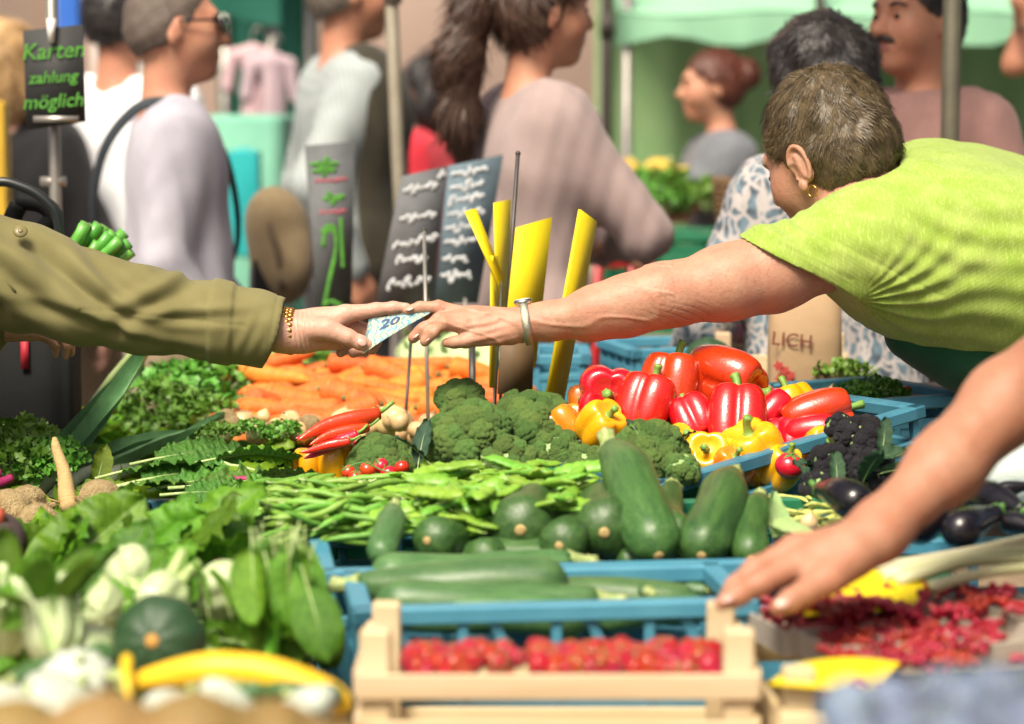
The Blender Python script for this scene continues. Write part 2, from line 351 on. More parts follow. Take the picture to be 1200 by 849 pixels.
def strands(Vcap, Qcap, Mh, n, ln, seed, rootw=.00055):
    r = np.random.default_rng(seed); pick = r.integers(0, len(Qcap), n); q = Vcap[Qcap[pick]]; w = r.dirichlet(np.ones(4), n)[:, :, None]; p = (q * w).sum(1)
    nrm = np.cross(q[:, 2] - q[:, 0], q[:, 3] - q[:, 1]); nrm /= np.linalg.norm(nrm, axis=1)[:, None] + 1e-12
    A = np.array(Mh.to_3x3()); o = np.array(Mh.translation); loc = (p - o) @ A / np.linalg.norm(A[:, 0]) ** 2
    crown = V3(-.06, 0, .09); d = loc - crown; d /= np.linalg.norm(d, axis=1)[:, None] + 1e-9; d = d @ A.T
    cl = wob(p, 55, seed + 1)[:, None] * .6; sd = np.cross(nrm, d); d = d + sd * cl + r.normal(0, .22, (n, 3)); d = d - nrm * (d * nrm).sum(1)[:, None]; d /= np.linalg.norm(d, axis=1)[:, None] + 1e-9
    keep = np.minimum(np.linalg.norm(loc - V3(.0, .085, -.03), axis=1), np.linalg.norm(loc - V3(.0, -.085, -.03), axis=1)); L = (ln * r.uniform(.5, 1.15, n) * np.clip((keep - .028) / .03, .12, 1))[:, None]; side = np.cross(d, nrm); W = rootw * r.uniform(.7, 1.4, n)[:, None]; lift = r.uniform(.05, .35, n)[:, None]
    c0 = p - nrm * .001; c1 = p + d * L * .4 + nrm * L * lift * .45; c2 = p + d * L * .78 + nrm * L * lift * .5; c3 = p + d * L + nrm * L * lift * .3
    V = np.stack([c0 - side * W, c0 + side * W, c1 - side * W, c1 + side * W, c2 - side * W * .7, c2 + side * W * .7, c3], 1).reshape(-1, 3); b = np.arange(n)[:, None] * 7
    return mk('hair_strands', V, [np.vstack([b + [0, 1, 3, 2], b + [2, 3, 5, 4]]), b + [4, 5, 6]])
def person(name, label, x, y, face, h, skin, shirt, pants, hair, style='short', arms=None, sleeve='long', lean=0.0, head=(0, 0), fem=False, res=.011, folds=.0042, vest=None, vfront=None, wf=1.0, curl=.4, seed=0, belly=0.0):
    """standing figure: local +X forward, feet at z 0; one continuous body mesh, clothes and hair are its children"""
    s = h / 1.75; root = thing(name, label, 'person', (x, y, 0), face)
    def bend(p):
        p = np.array(p, float)
        if p[2] > .92: d = p - V3(0, 0, .92); c, q = math.cos(lean), math.sin(lean); p = V3(0, 0, .92) + V3(c * d[0] + q * d[2], d[1], -q * d[0] + c * d[2])
        return p * s
    sw = (.88 if fem else 1.0) * wf
    T = [(1.405, .135 * sw, .058), (1.36, .14 * sw, .078), (1.27, .115 * sw, .1), (1.14, .085 * sw, .1 + belly * .5), (1.03, .085 * sw, .098 + belly), (.94, .095, .102 + belly * .4)]
    T = [(z, w, r * (.5 + .5 * wf)) for z, w, r in T]
    torso = [cone(bend((.012 + (belly * .5 if z < 1.2 else 0), -w, z)), bend((.012 + (belly * .5 if z < 1.2 else 0), w, z)), r * s, r * s, .07 * s) for z, w, r in T]
    legs = []; feet = []
    for q in (-1, 1):
        legs += chain([bend((0, .085 * q, .9)), bend((.015, .095 * q, .49)), bend((-.01, .1 * q, .1))], [.088 * s, .06 * s, .044 * s], .03)
        feet += [cone(bend((-.035, .1 * q, .05)), bend((.06, .105 * q, .05)), .043 * s, .043 * s, .02), cone(bend((.06, .105 * q, .04)), bend((.16, .115 * q, .035)), .042 * s, .032 * s, .02)]
    arms = arms or [((-.03, .26, 1.13), (.06, .27, .88)), ((-.03, -.26, 1.13), (.06, -.27, .88))]
    up, low, hands, tips = [], [], [], []
    for q, (e, w) in zip((1, -1), arms):
        sh = bend((0, .178 * sw * q, 1.395)); e = bend(e); w = bend(w); up.append(cone(sh, e, .054 * s, .043 * s, .04)); low.append(cone(e, w, .043 * s, .029 * s, .012))
        d = Vector(w - e).normalized(); hint = Vector((0, q, .6)) if abs(d.z) > .6 else Vector((0, 0, 1)); hands += tf(hand_prims(-q if abs(d.z) <= .6 else q, curl), frame(w, d, hint) @ Matrix.Scale(s * (.9 if fem else 1), 4)); tips.append((e, w))
    HM = Matrix.Translation(Vector(bend((.02, 0, 1.652)))) @ Matrix.Rotation(head[0], 4, 'Z') @ Matrix.Rotation(lean * .4 + head[1], 4, 'Y') @ Matrix.Scale(s, 4)
    neck = [cone(bend((-.01, 0, 1.42)), HM @ Vector((-.022, 0, -.06)), .056 * s * (.88 if fem else 1), .052 * s * (.88 if fem else 1), .035)]
    V, Q = solid(torso + legs + feet + up + low + hands + neck + tf(head_prims(fem), HM), res * .8)
    obj('body', mk('body', V, Q), skin, root)
    fold = lambda p: folds * (wob(p * V3(1, 1, .45), 42, seed) + .7 * wob(p * V3(1.6, 1.6, .6), 75, seed + 3))
    tops = grow(torso, .014 * s) + grow(up if sleeve != 'none' else [], .014 * s)
    if sleeve == 'short': tops = grow(torso, .014 * s) + [cone(u[1], u[1] + (u[2] - u[1]) * .62, u[3] + .018 * s, u[4] + .022 * s, .04) for u in up]
    if sleeve == 'long': tops += grow(low, .015 * s)
    tops += [clip((0, 0, .83 * s), (0, 0, -1)), ell(HM @ Vector((-.01, 0, -.06)), (.07 * s, .066 * s, .1 * s), .01, None, -1)]
    V, Q = solid(tops, res, fold); obj('shirt', mk('shirt', V, Q), shirt, root)
    V, Q = solid(grow(legs, .014 * s) + [clip((0, 0, .1), (0, 0, -1))] + grow(torso[-2:], .006 * s), res * 1.25, fold); obj('trousers', mk('trousers', V, Q), pants, root)
    V, Q = solid(grow(feet, .008), res * 1.2); obj('shoes', mk('shoes', V, Q), mat('shoe_leather', (.03, .025, .02), .5), root)
    if vest is not None:
        V, Q = solid(grow(torso, .026 * s) + [clip((0, 0, .85 * s), (0, 0, -1)), ell(HM @ Vector((-.01, 0, -.06)), (.085 * s, .08 * s, .13 * s), .01, None, -1)] + ([clip((vfront * s, 0, 1), (-1, 0, 0))] if vfront is not None else []), res, fold); obj('vest', mk('vest', V, Q), vest, root)
    cr = {'curly': .007}.get(style, .002)
    V, Q = solid(tf(hair_prims(style), HM), res * .6, lambda p: cr * (wob(p, 75 if style == 'curly' else 130, seed + 5) + (.5 * wob(p, 140, seed + 7) if style == 'curly' else .7 * wob(p * V3(2.2, 2.2, .5), 150, seed + 6)))); obj('hair', mk('hair', V, Q), hair, root); style == 'crop' or obj('hair_strands', strands(V, Q, HM, 3500, {'curly': .03, 'bob': .06, 'pony': .06, 'crop': .008}.get(style, .022), seed + 60, .0011), hair, root, kind='stuff')
    g = G()
    for q in (-1, 1):
        v, qd, t = sph(10, 8); me = mk('eye', (v * V3(.006, .008, .006) + V3(.0885, .031 * q, -.014)) , [qd, t]); obj('eye', me, EYE, root, M=HM)
        me = mk('eyebrow', *(lambda a: (a[0], [a[1], a[2]]))(sweep(spline([(.093, .014 * q, .008), (.092, .032 * q, .014), (.078, .05 * q, .008)], 7), [.003, .0045, .0045, .004, .0035, .003, .002], 6))); obj('eyebrow', me, hair, root, M=HM)
    v, qd, t = sph(12, 8); obj('lips', mk('lips', v * V3(.007, .021, .011) + V3(.0915, 0, -.079), [qd, t]), LIPS, root, M=HM)
    return root, HM, bend, tips
SK_TAN = skinmat('skin_tan', (.5, .27, .17)); SK_WARM = skinmat('skin_warm', (.46, .23, .14)); SK_FAIR = skinmat('skin_fair', (.62, .38, .29), (.6, .24, .18))
def cloth(name, col, col2=None, **k): return mat(name, col, .85, col2, k.pop('scale', 9), .2, .35, k.pop('bscale', 500), .0015, sheen=.15, **k)
HAIR_DARK = mat('hair_dark_brown', (.035, .018, .012), .45, (.09, .045, .028), 160, stretch=(1, 1, .15), bs=.5, bscale=300)
HAIR_BLACK = mat('hair_black', (.012, .01, .01), .4, (.035, .03, .03), 160, bs=.5, bscale=260)
HAIR_GREY = mat('hair_greying', (.11, .085, .06), .6, (.22, .19, .16), 180, bs=.5, bscale=300)
HAIR_BLOND = mat('hair_blond', (.42, .25, .1), .5, (.6, .4, .2), 120, stretch=(1, 1, .15), bs=.5, bscale=300)
DENIM = cloth('denim', (.035, .05, .09)); KHAKI = cloth('khaki_twill', (.33, .25, .16)); BLACKC = cloth('black_cloth', (.015, .015, .017))

# ------------------------------------------------------------------ setting: ground, building, stalls behind
ground_m = mat('paving', (.2, .18, .16), .85, (.13, .12, .11), 3, .3, .4, 60, .006)
g = G(); g.add([(-400, -20, 0), (400, -20, 0), (400, 900, 0), (-400, 900, 0)], [[0, 1, 2, 3]]); obj('ground', g.mesh('ground', False), ground_m, kind='structure')
WALL = mat('pink_plaster', (.85, .66, .56), .9, (.82, .6, .5), 1.2, .2, .3, 30, .01); STONE = mat('sandstone', (.5, .42, .34), .85, (.4, .33, .27), 4, .3, .4, 40, .01)
GLASSD = mat('window_glass', (.03, .04, .05), .08, (.05, .06, .07), 1, .6); WHITE = mat('white_paint', (.75, .74, .7), .5, (.65, .64, .6), 3)
def house(label, x0, x1, Y, h, wallm, wins):
    r = thing('town_house', label, 'house', ((x0 + x1) / 2, Y, 0)); w = x1 - x0
    g = G(); g.box((0, 3, h / 2), (w, 6, h)); obj('wall', g.mesh('wall', False), wallm, r)
    g = G(); g.box((0, -.04, .35), (w + .02, .16, .7)); obj('plinth', g.mesh('plinth', False), STONE, r)
    g = G(); g.box((0, -.1, h - .1), (w + .1, .4, .28)); g.box((0, -.02, 3.05), (w + .02, .14, .18)); obj('cornice', g.mesh('cornice', False), STONE, r)
    v = [(-w / 2 - .2, -.4, h), (w / 2 + .2, -.4, h), (w / 2 + .2, 6.4, h), (-w / 2 - .2, 6.4, h), (-w / 2 - .2, 3, h + 2.6), (w / 2 + .2, 3, h + 2.6)]
    g = G(); g.add(v, [[0, 1, 5, 4], [2, 3, 4, 5]], [[1, 2, 5], [3, 0, 4]]); obj('roof', g.mesh('roof', False), mat('roof_tile', (.3, .1, .06), .8, (.22, .08, .05), 6), r)
    for (wx, z0, ww, wh) in wins:
        g = G(); g.box((wx, -.005, z0 + wh / 2), (ww, .03, wh)); wo = obj('window', g.mesh('window', False), GLASSD, r)
        g = G()
        for dx in (-ww / 2 + .04, 0, ww / 2 - .04): g.box((wx + dx, -.045, z0 + wh / 2), (.08, .06, wh))
        for dz in (.04, wh * .62, wh - .04): g.box((wx, -.049, z0 + dz), (ww - .01, .055, .075))
        obj('frame', g.mesh('frame', False), WHITE, wo)
        g = G(); g.box((wx, -.1, z0 - .06), (ww + .3, .26, .12)); obj('sill', g.mesh('sill', False), STONE, wo)
house('pink plastered town house with sandstone cornice across the market square', -3.1, 3.4, 17, 9, WALL, [(-2.5, 3.6, 1.0, 1.7), (-.9, 3.6, 1.0, 1.7), (.8, 3.6, 1.0, 1.7), (2.5, 3.6, 1.0, 1.7), (-2.75, 1.0, .6, 1.4)])
house('cream plastered town house left of the pink one, edge of the square', -9.0, -3.14, 17.3, 8.2, mat('cream_plaster', (.82, .7, .6), .9, (.78, .64, .53), 1.2, .2, .3, 30, .01), [(1.2, 3.5, 1.0, 1.7), (-1.5, 3.5, 1.0, 1.7)])
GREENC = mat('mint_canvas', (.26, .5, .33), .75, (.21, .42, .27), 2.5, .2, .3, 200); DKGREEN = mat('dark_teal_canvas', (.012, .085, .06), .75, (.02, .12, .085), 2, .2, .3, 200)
MIDGREEN = mat('green_tarpaulin', (.2, .36, .15), .7, (.28, .42, .2), 1.6, .3, .3, 90, .004); METAL = mat('galvanised_steel', (.42, .4, .36), .4, (.32, .3, .27), 12, metal=.7)
def stall(label, x0, x1, Y0, Y1, back, top, zt, backm, topm, val=.28):
    r = thing('market_stall', label, 'stall', ((x0 + x1) / 2, Y0, 0)); w = x1 - x0; d = Y1 - Y0
    g = G(); n = 25; xs = np.linspace(-w / 2, w / 2, n)
    vv = [(x, -.5, zt - .25 + .01 * math.sin(x * 9)) for x in xs] + [(x, d * .45, zt + .3) for x in xs] + [(x, d + .1, zt) for x in xs]
    g.add(vv, [[i + k * n, i + 1 + k * n, i + 1 + (k + 1) * n, i + (k + 1) * n] for k in (0, 1) for i in range(n - 1)]); obj('canopy', g.mesh('canopy'), topm, r)
    g = G(); vv = [(x, -.5 + .004, zt - .25 + .01 * math.sin(x * 9)) for x in xs] + [(x, -.5 + .02 * math.sin(x * 22), zt - .25 - val + .02 * math.cos(x * 14)) for x in xs]
    g.add(vv, [[i, i + n, i + 1 + n, i + 1] for i in range(n - 1)]); obj('valance', g.mesh('valance'), topm, r)
    if back:
        g = G(); xs = np.linspace(-w / 2, w / 2, 60); vv = [(x, d + .03 * math.sin(x * 11) + .015 * math.sin(x * 27), z) for z in (.05, 1, zt) for x in xs]
        g.add(vv, [[i + k * 60, i + 1 + k * 60, i + 1 + (k + 1) * 60, i + (k + 1) * 60] for k in (0, 1) for i in range(59)]); obj('back_panel', g.mesh('back_panel'), backm, r)
    for px in (-w / 2 + .04, w / 2 - .04):
        for py in (-.45, d - .06):
            g = G(); g.tube([(px, py, 0), (px, py, zt - .12)], .022, 10); obj('post', g.mesh('post'), METAL, r)
    g = G(); g.box((0, .35, .78), (w - .2, .9, .04)); obj('counter', g.mesh('counter', False), mat('grey_board', (.3, .27, .22), .8), r)
    g = G(); g.add([(-w / 2 + .1, -.1, .03), (w / 2 - .1, -.1, .03), (w / 2 - .1, -.1, .76), (-w / 2 + .1, -.1, .76)], [[0, 1, 2, 3]]); obj('counter_cloth', g.mesh('counter_cloth'), DKGREEN, r)
    return r
def pxX(px, Y): return (px - 600) * Y / FPX
stall('green market stall with pale mint canopy and bright green back wall', pxX(708, 10), pxX(1330, 10), 9.4, 11.2, True, True, 2.02, MIDGREEN, GREENC, .1)
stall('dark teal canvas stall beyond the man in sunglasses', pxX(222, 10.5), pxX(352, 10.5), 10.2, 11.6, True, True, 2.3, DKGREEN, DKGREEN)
# things at the stalls behind
def hangshirt(px, py, Y, label, m):
    r = P(px, py, Y); pts = [*[]] + [cone((-.1, 0, 0), (.1, 0, 0), .035, .035, .05), cone((0, 0, -.02), (0, 0, -.42), .07, .08, .06), cone((-.12, 0, -.02), (-.16, 0, -.22), .045, .04, .03), cone((.12, 0, -.02), (.15, 0, -.24), .045, .04, .03)]
    V, Q = solid(tf(pts, Matrix.Scale(.62, 4)), .009, lambda p: .008 * wob(p * V3(1, 1, .4), 60, 3)); t = thing('hanging_blouse', label, 'blouse', r, 0, 'pale blouses hanging at the dark teal stall')
    obj('fabric', mk('fabric', V, Q), m, t); g = G(); g.tube(spline([(0, 0, .02), (0, 0, .07), (.02, 0, .1), (.04, 0, .08)], 10), .004, 6); obj('hanger', g.mesh('hanger'), METAL, t)
hangshirt(296, 62, 9.6, 'pale pink blouse hanging beside the dark teal stall, higher one', cloth('pink_blouse', (.6, .42, .45))); hangshirt(319, 72, 9.55, 'dusty pink blouse hanging beside the dark teal stall, lower one', cloth('dusty_blouse', (.5, .38, .42)))
def softbox(name, label, cat, c, d, m, rz=0, bulge=.02, group=None, n=9):
    """cushiony box: bag, bin, wrapped block"""
    g = G(); a = np.linspace(-1, 1, n)
    for ax in range(3):
        for s in (-1, 1):
            A, B = np.meshgrid(a, a, indexing='ij'); v = np.zeros((n, n, 3)); v[..., ax] = s * (1 + bulge * 4 * (1 - A ** 2) * (1 - B ** 2)); v[..., (ax + 1) % 3] = A; v[..., (ax + 2) % 3] = B
            i, j = np.meshgrid(np.arange(n - 1), np.arange(n - 1), indexing='ij'); q = np.stack([i * n + j, (i + 1) * n + j, (i + 1) * n + j + 1, i * n + j + 1], -1).reshape(-1, 4)
            g.add(v.reshape(-1, 3) * V3(*d) / 2, q if s > 0 else q[:, ::-1])
    o = obj(name, g.mesh(name), m, None, label, cat, group); o.location = c; o.rotation_euler = (0, 0, rz); return o
# mint banner cloth on a table, turquoise bag
def drape(name, label, cat, c, w, d, h, m, seed=0):
    n = 60; g = G(); th = np.linspace(0, 2 * np.pi, n, endpoint=False); rows = []
    sq = lambda t: (np.sign(np.cos(t)) * np.abs(np.cos(t)) ** .35 * w / 2, np.sign(np.sin(t)) * np.abs(np.sin(t)) ** .35 * d / 2)
    x, y = sq(th)
    for z, k, f in ((0, .0, 0), (0, .97, 0), (-.02, 1.0, 0), (-h * .5, 1.02, .02), (-h, 1.04, .035)):
        ff = 1 + f * np.sin(th * 17 + seed) + f * .6 * np.sin(th * 29 + 1); rows.append(np.stack([x * k * ff, y * k * ff, np.full(n, z)], 1))
    i, j = np.meshgrid(np.arange(4), np.arange(n), indexing='ij'); j2 = (j + 1) % n
    g.add(np.concatenate(rows), np.stack([(i + 1) * n + j, (i + 1) * n + j2, i * n + j2, i * n + j], -1).reshape(-1, 4)); o = obj(name, g.mesh(name), m, None, label, cat); o.location = c; return o
drape('draped_table', 'pale mint cloth draped over a table behind the man in sunglasses', 'table', P(285, 135, 8.6), .34, .5, P(285, 135, 8.6).z - .02, mat('mint_cloth', (.2, .5, .36), .8, (.15, .4, .29), 4), 2)
softbox('shopping_bag', 'turquoise shopping bag in front of the mint table', 'bag', P(287, 238, 8.1), (.1, .12, .34), mat('turquoise_bag', (.02, .42, .42), .5, (.01, .34, .36), 5))
softbox('folded_parasol', 'blue folded cover standing behind the white-shirted man', 'parasol', P(86, 215, 8.4) - Vector((0, 0, .0)), (.07, .1, 1.9), mat('blue_cover', (.03, .16, .62), .6, (.02, .12, .5), 4), 0, .03)

# ------------------------------------------------------------------ passers-by
R180 = math.pi
STR = None
def stripes(name, a, b, scale, thr=.5, axis=0):
    m, nt, bs = base(name); tc = nd(nt, 'ShaderNodeTexCoord'); w = nd(nt, 'ShaderNodeTexWave', bands_direction='XYZ'[axis]); w.inputs['Scale'].default_value = scale; w.inputs['Distortion'].default_value = .6
    nt.links.new(tc.outputs['Object'], w.inputs[0]); nt.links.new(mixc(nt, w.outputs['Fac'], a, b), bs.inputs['Base Color']); bs.inputs['Roughness'].default_value = .85; bump(nt, bs, noise(nt, 400, 2), .3, .001); return m
LAV = cloth('pale_lavender_cotton', (.42, .41, .47), (.36, .35, .41))
pA, HM, bend, tips = person('person', 'man in sunglasses and pale lavender shirt with dark crossbody strap', pxX(200, 5.45), 5.45, math.radians(12), 1.73, SK_TAN, LAV, KHAKI, mat('hair_cropped', (.07, .05, .04), .7, (.14, .11, .09), 200), 'crop', arms=[((.03, .2, 1.13), (.16, .1, .98)), ((-.03, -.21, 1.12), (.1, -.2, .9))], belly=.012, wf=.82, res=.01, seed=2)
g = G(); g.tube(spline([(-.0, -.088, -.002), (.06, -.082, .0), (.1, -.045, .0), (.112, 0, .002), (.1, .045, .0), (.06, .082, .0), (0, .088, -.002)], 24), .0035, 6)
sg = obj('sunglasses', g.mesh('sunglasses'), mat('black_plastic', (.012, .012, .012), .3), pA, M=HM)
for q in (-1, 1):
    v, qd, t = sph(14, 10); obj('lens', mk('lens', v * V3(.006, .027, .02) @ np.array(Matrix.Rotation(-.35 * q, 3, 'Z')) + V3(.106, .034 * q, -.012), [qd, t]), mat('dark_lens', (.01, .012, .012), .08, spec=.9), sg)
st = [(.02, .15, 1.43), (.1, .08, 1.36), (.13, -.03, 1.2), (.1, -.14, 1.05), (-.02, -.17, .98), (-.12, -.08, 1.1), (-.12, .06, 1.3), (-.05, .13, 1.42), (.02, .15, 1.43)]
g = G(); g.tube(spline([bend(V3(*p) * V3(1.12, 1.0, 1)) for p in [(.02, -.09, 1.475), (.12, .03, 1.33), (.14, .16, 1.1), (0, .2, 1.0), (-.14, .1, 1.15), (-.14, -.04, 1.34), (-.07, -.1, 1.455), (.02, -.09, 1.475)]], 50), np.tile([[.004, .013]], (50, 1)), 8); obj('crossbody_strap', g.mesh('crossbody_strap'), mat('dark_webbing', (.03, .04, .05), .8), pA)
person('person', 'man in a bright white shirt standing behind the man in sunglasses', pxX(142, 6.9), 6.9, math.radians(65), 1.8, SK_WARM, mat('white_cotton', (.85, .86, .88), .8, (.78, .8, .84), 5), KHAKI, HAIR_BLACK, 'short', sleeve='short', res=.013, seed=4)
person('person', 'blond person in a black jacket beside the green-lettered chalkboard', pxX(8, 6.6), 6.6, math.radians(100), 1.66, SK_FAIR, BLACKC, DENIM, HAIR_BLOND, 'bob', res=.013, seed=5, fem=True)
softbox('shoulder_bag', 'mustard yellow shoulder bag at the black jacket', 'bag', P(-16, 200, 6.2), (.11, .08, .34), mat('mustard_canvas', (.6, .38, .02), .7, (.5, .3, .02), 8))
pD, _, bD, _ = person('person', 'man in pale grey-blue striped shirt and dark olive vest, back turned', pxX(405, 6.9), 6.9, math.radians(18), 1.88, SK_WARM, stripes('grey_stripe_shirt', (.36, .4, .4), (.28, .32, .32), 26), cloth('dark_trousers', (.03, .03, .035)), HAIR_GREY, 'short', arms=[((-.06, .24, 1.13), (.1, .2, .98)), ((-.14, -.22, 1.14), (-.04, -.22, .93))], vest=cloth('olive_vest', (.05, .045, .03), (.035, .03, .02)), vfront=-.02, seed=7, res=.012)
bp = thing('backpack', 'khaki canvas backpack carried beside the dark-vested man', 'backpack', P(330, 350, 5.9)); V, Q = solid([ell((0, 0, .12), (.075, .08, .13), .05), ell((-.02, 0, .2), (.06, .07, .07), .05), ell((.03, -.04, .08), (.05, .06, .08), .04)], .008, lambda p: .006 * wob(p, 40, 3)); obj('bag_body', mk('bag_body', V, Q), cloth('khaki_canvas', (.28, .21, .12), (.2, .15, .085)), bp); g = G(); g.tube(spline([(-.03, -.07, .2), (0, -.09, .12), (.01, -.08, .03)], 10), np.tile([[.004, .012]], (10, 1)), 8); obj('strap', g.mesh('strap'), cloth('brown_webbing', (.14, .1, .06)), bp)
softbox('camera_bag', 'black pouch hanging under the khaki backpack', 'bag', P(312, 335, 5.9), (.07, .1, .13), BLACKC, .2, .04)
person('person', 'woman with long dark ponytail in a dusty mauve sweater', pxX(604, 5.3), 5.3, math.radians(24), 1.77, SK_TAN, cloth('mauve_knit', (.36, .28, .27), (.31, .235, .225), scale=6), cloth('brown_trousers', (.06, .045, .035)), HAIR_DARK, 'pony', arms=[((.12, .22, 1.15), (.3, .2, 1.12)), ((.2, -.2, 1.17), (.27, .06, 1.14))], lean=.06, wf=.85, fem=True, seed=9, res=.01)
person('person', 'dark-haired person in a red top behind the ponytail woman', pxX(508, 8.2), 8.2, math.radians(150), 1.6, SK_WARM, cloth('red_jersey', (.6, .03, .05)), DENIM, HAIR_BLACK, 'bob', res=.014, seed=10)
person('person', 'woman with auburn bun and slate grey T-shirt reaching over the green crates', pxX(862, 7.7), 7.7, math.radians(185), 1.61, SK_TAN, cloth('slate_tee', (.16, .17, .19)), DENIM, mat('hair_auburn', (.07, .02, .012), .45, (.14, .04, .02), 150), 'bun', arms=[((.2, .24, 1.24), (.44, .2, 1.22)), ((.18, -.25, 1.2), (.4, -.2, 1.12))], sleeve='short', fem=True, res=.012, seed=11, lean=.1)
def leopard():
    m, nt, b = base('mottled_print'); n1 = noise(nt, 30, 3); tc = nd(nt, 'ShaderNodeTexCoord'); vo = nd(nt, 'ShaderNodeTexVoronoi', feature='DISTANCE_TO_EDGE'); vo.inputs['Scale'].default_value = 40
    mp = nd(nt, 'ShaderNodeMapping'); mp.inputs['Scale'].default_value = (1, 1, .6); mx = nd(nt, 'ShaderNodeVectorMath', operation='ADD'); ns = nd(nt, 'ShaderNodeTexNoise'); ns.inputs['Scale'].default_value = 14
    nt.links.new(tc.outputs['Object'], mp.inputs[0]); nt.links.new(tc.outputs['Object'], ns.inputs['Vector']); sc = nd(nt, 'ShaderNodeVectorMath', operation='SCALE'); sc.inputs[3].default_value = .08; nt.links.new(ns.outputs['Color'], sc.inputs[0]); nt.links.new(mp.outputs[0], mx.inputs[0]); nt.links.new(sc.outputs[0], mx.inputs[1]); nt.links.new(mx.outputs[0], vo.inputs['Vector'])
    dark = mixc(nt, ramp(nt, n1, [(.4, 0), (.6, 1)]), (.05, .07, .09), (.13, .2, .25)); c = mixc(nt, ramp(nt, vo.outputs[0], [(.07, 0), (.17, 1)]), (.4, .37, .36), dark)
    nt.links.new(c, b.inputs['Base Color']); b.inputs['Roughness'].default_value = .8; return m
person('person', 'curly dark-haired woman in mottled white and slate print blouse', pxX(985, 4.75), 4.75, math.radians(112), 1.6, SK_TAN, leopard(), BLACKC, HAIR_BLACK, 'curly', arms=[((.05, .28, 1.14), (.25, .26, 1.02)), ((.0, -.29, 1.14), (.2, -.24, .98))], lean=.12, fem=True, res=.01, seed=12)
pI, HI, _, _ = person('person', 'moustached man in a dusty mauve T-shirt behind the steel pole', pxX(1075, 5.25), 5.25, math.radians(218), 1.745, SK_WARM, cloth('dusty_mauve_tee', (.32, .18, .16), (.26, .145, .13)), DENIM, HAIR_BLACK, 'short', sleeve='short', res=.01, seed=13, belly=.02)
g = G(); g.tube(spline([(.08, -.034, -.074), (.1, -.014, -.06), (.104, 0, -.057), (.1, .014, -.06), (.08, .034, -.074)], 13), [.003, .005, .006, .007, .007, .007, .007, .007, .007, .007, .006, .005, .003], 8); obj('moustache', g.mesh('moustache'), HAIR_BLACK, pI, M=HI)

# ================================================================== the seller leaning in (lime T-shirt)
SK_SELL = skinmat('skin_seller', (.47, .265, .175), (.42, .155, .1), .48); SK_CUST = skinmat('skin_customer', (.56, .34, .25), (.54, .22, .17), .46); SK_MAN = skinmat('skin_stallholder', (.4, .2, .125), (.38, .14, .08), .5)
def pc(*t): return np.array(P(*t))
def hand_from(joints, k=.005):
    """joints: list of finger chains of (px,py,Y,r)"""
    L = []
    for ch in joints:
        L += chain([pc(a, b, c) for a, b, c, r in ch], [r for *_, r in ch], k)
    return L
def nail(px, py, Y, direction, normal, w, parent, m, ln=1.3):
    v, q, t = sph(12, 8); M = frame(P(px, py, Y), direction, normal); A = np.array(M.to_3x3()); vv = (v * V3(w * ln, w, w * .32)) @ A.T + np.array(M.translation); obj('fingernail', mk('fingernail', vv, [q, t]), m, parent)
NAIL = mat('fingernail', (.6, .36, .29), .3, (.55, .32, .26), 60, coat=.3)
sroot_loc = P(1330, 420, 4.0); sroot_loc.z = 0
seller = thing('person', 'seller leaning over the vegetables in lime green T-shirt and dark green apron', 'person', (0, 0, 0))
Y0 = 3.66
arm = chain([pc(1040, 262, 3.80), pc(985, 287, 3.74), pc(905, 318, 3.70)], [.06, .062, .061], .03) + chain([pc(905, 318, 3.70), pc(850, 332, 3.68), pc(785, 346, 3.665)], [.061, .056, .046], .02) \
    + chain([pc(785, 346, 3.665), pc(735, 361, 3.66), pc(690, 370, 3.66), pc(645, 376, 3.66), pc(612, 380, 3.66), pc(592, 383, 3.66)], [.0465, .041, .0345, .0265, .0225, .0225], .02) \
    + [cone(pc(760, 346, 3.655), pc(700, 362, 3.655), .036, .03, .03), ell(pc(772, 352, 3.635), (.016, .012, .014), .022), cone(pc(630, 375, 3.665), pc(600, 379, 3.668), .0195, .018, .015)]
hnd = hand_from([
    [(596, 379, 3.665, .021), (548, 370, 3.668, .0135), (513, 361, 3.668, .0097), (492, 360.5, 3.666, .0084), (477, 364, 3.662, .0074)],
    [(596, 382, 3.66, .02), (542, 374, 3.655, .0128), (514, 374, 3.648, .0096), (496, 386, 3.645, .0083), (484, 396, 3.646, .0073)],
    [(596, 386, 3.655, .02), (543, 382, 3.645, .0122), (520, 380, 3.636, .0093), (507, 391, 3.634, .008), (498, 400, 3.636, .0071)],
    [(598, 391, 3.652, .0185), (562, 395, 3.64, .0125), (546, 400, 3.636, .0098), (532, 401.5, 3.638, .0086), (523, 402, 3.642, .0076)],
    [(594, 385, 3.68, .018), (556, 383, 3.695, .0145), (526, 377, 3.695, .0112), (503, 372, 3.684, .0095)]], .006)
web = [ell(pc(572, 380, 3.658), (.034, .016, .02), .012), cone(pc(590, 376, 3.663), pc(556, 368, 3.664), .017, .011, .01)]
el0 = pc(774, 351, 3.62); wr0 = pc(612, 380, 3.66)
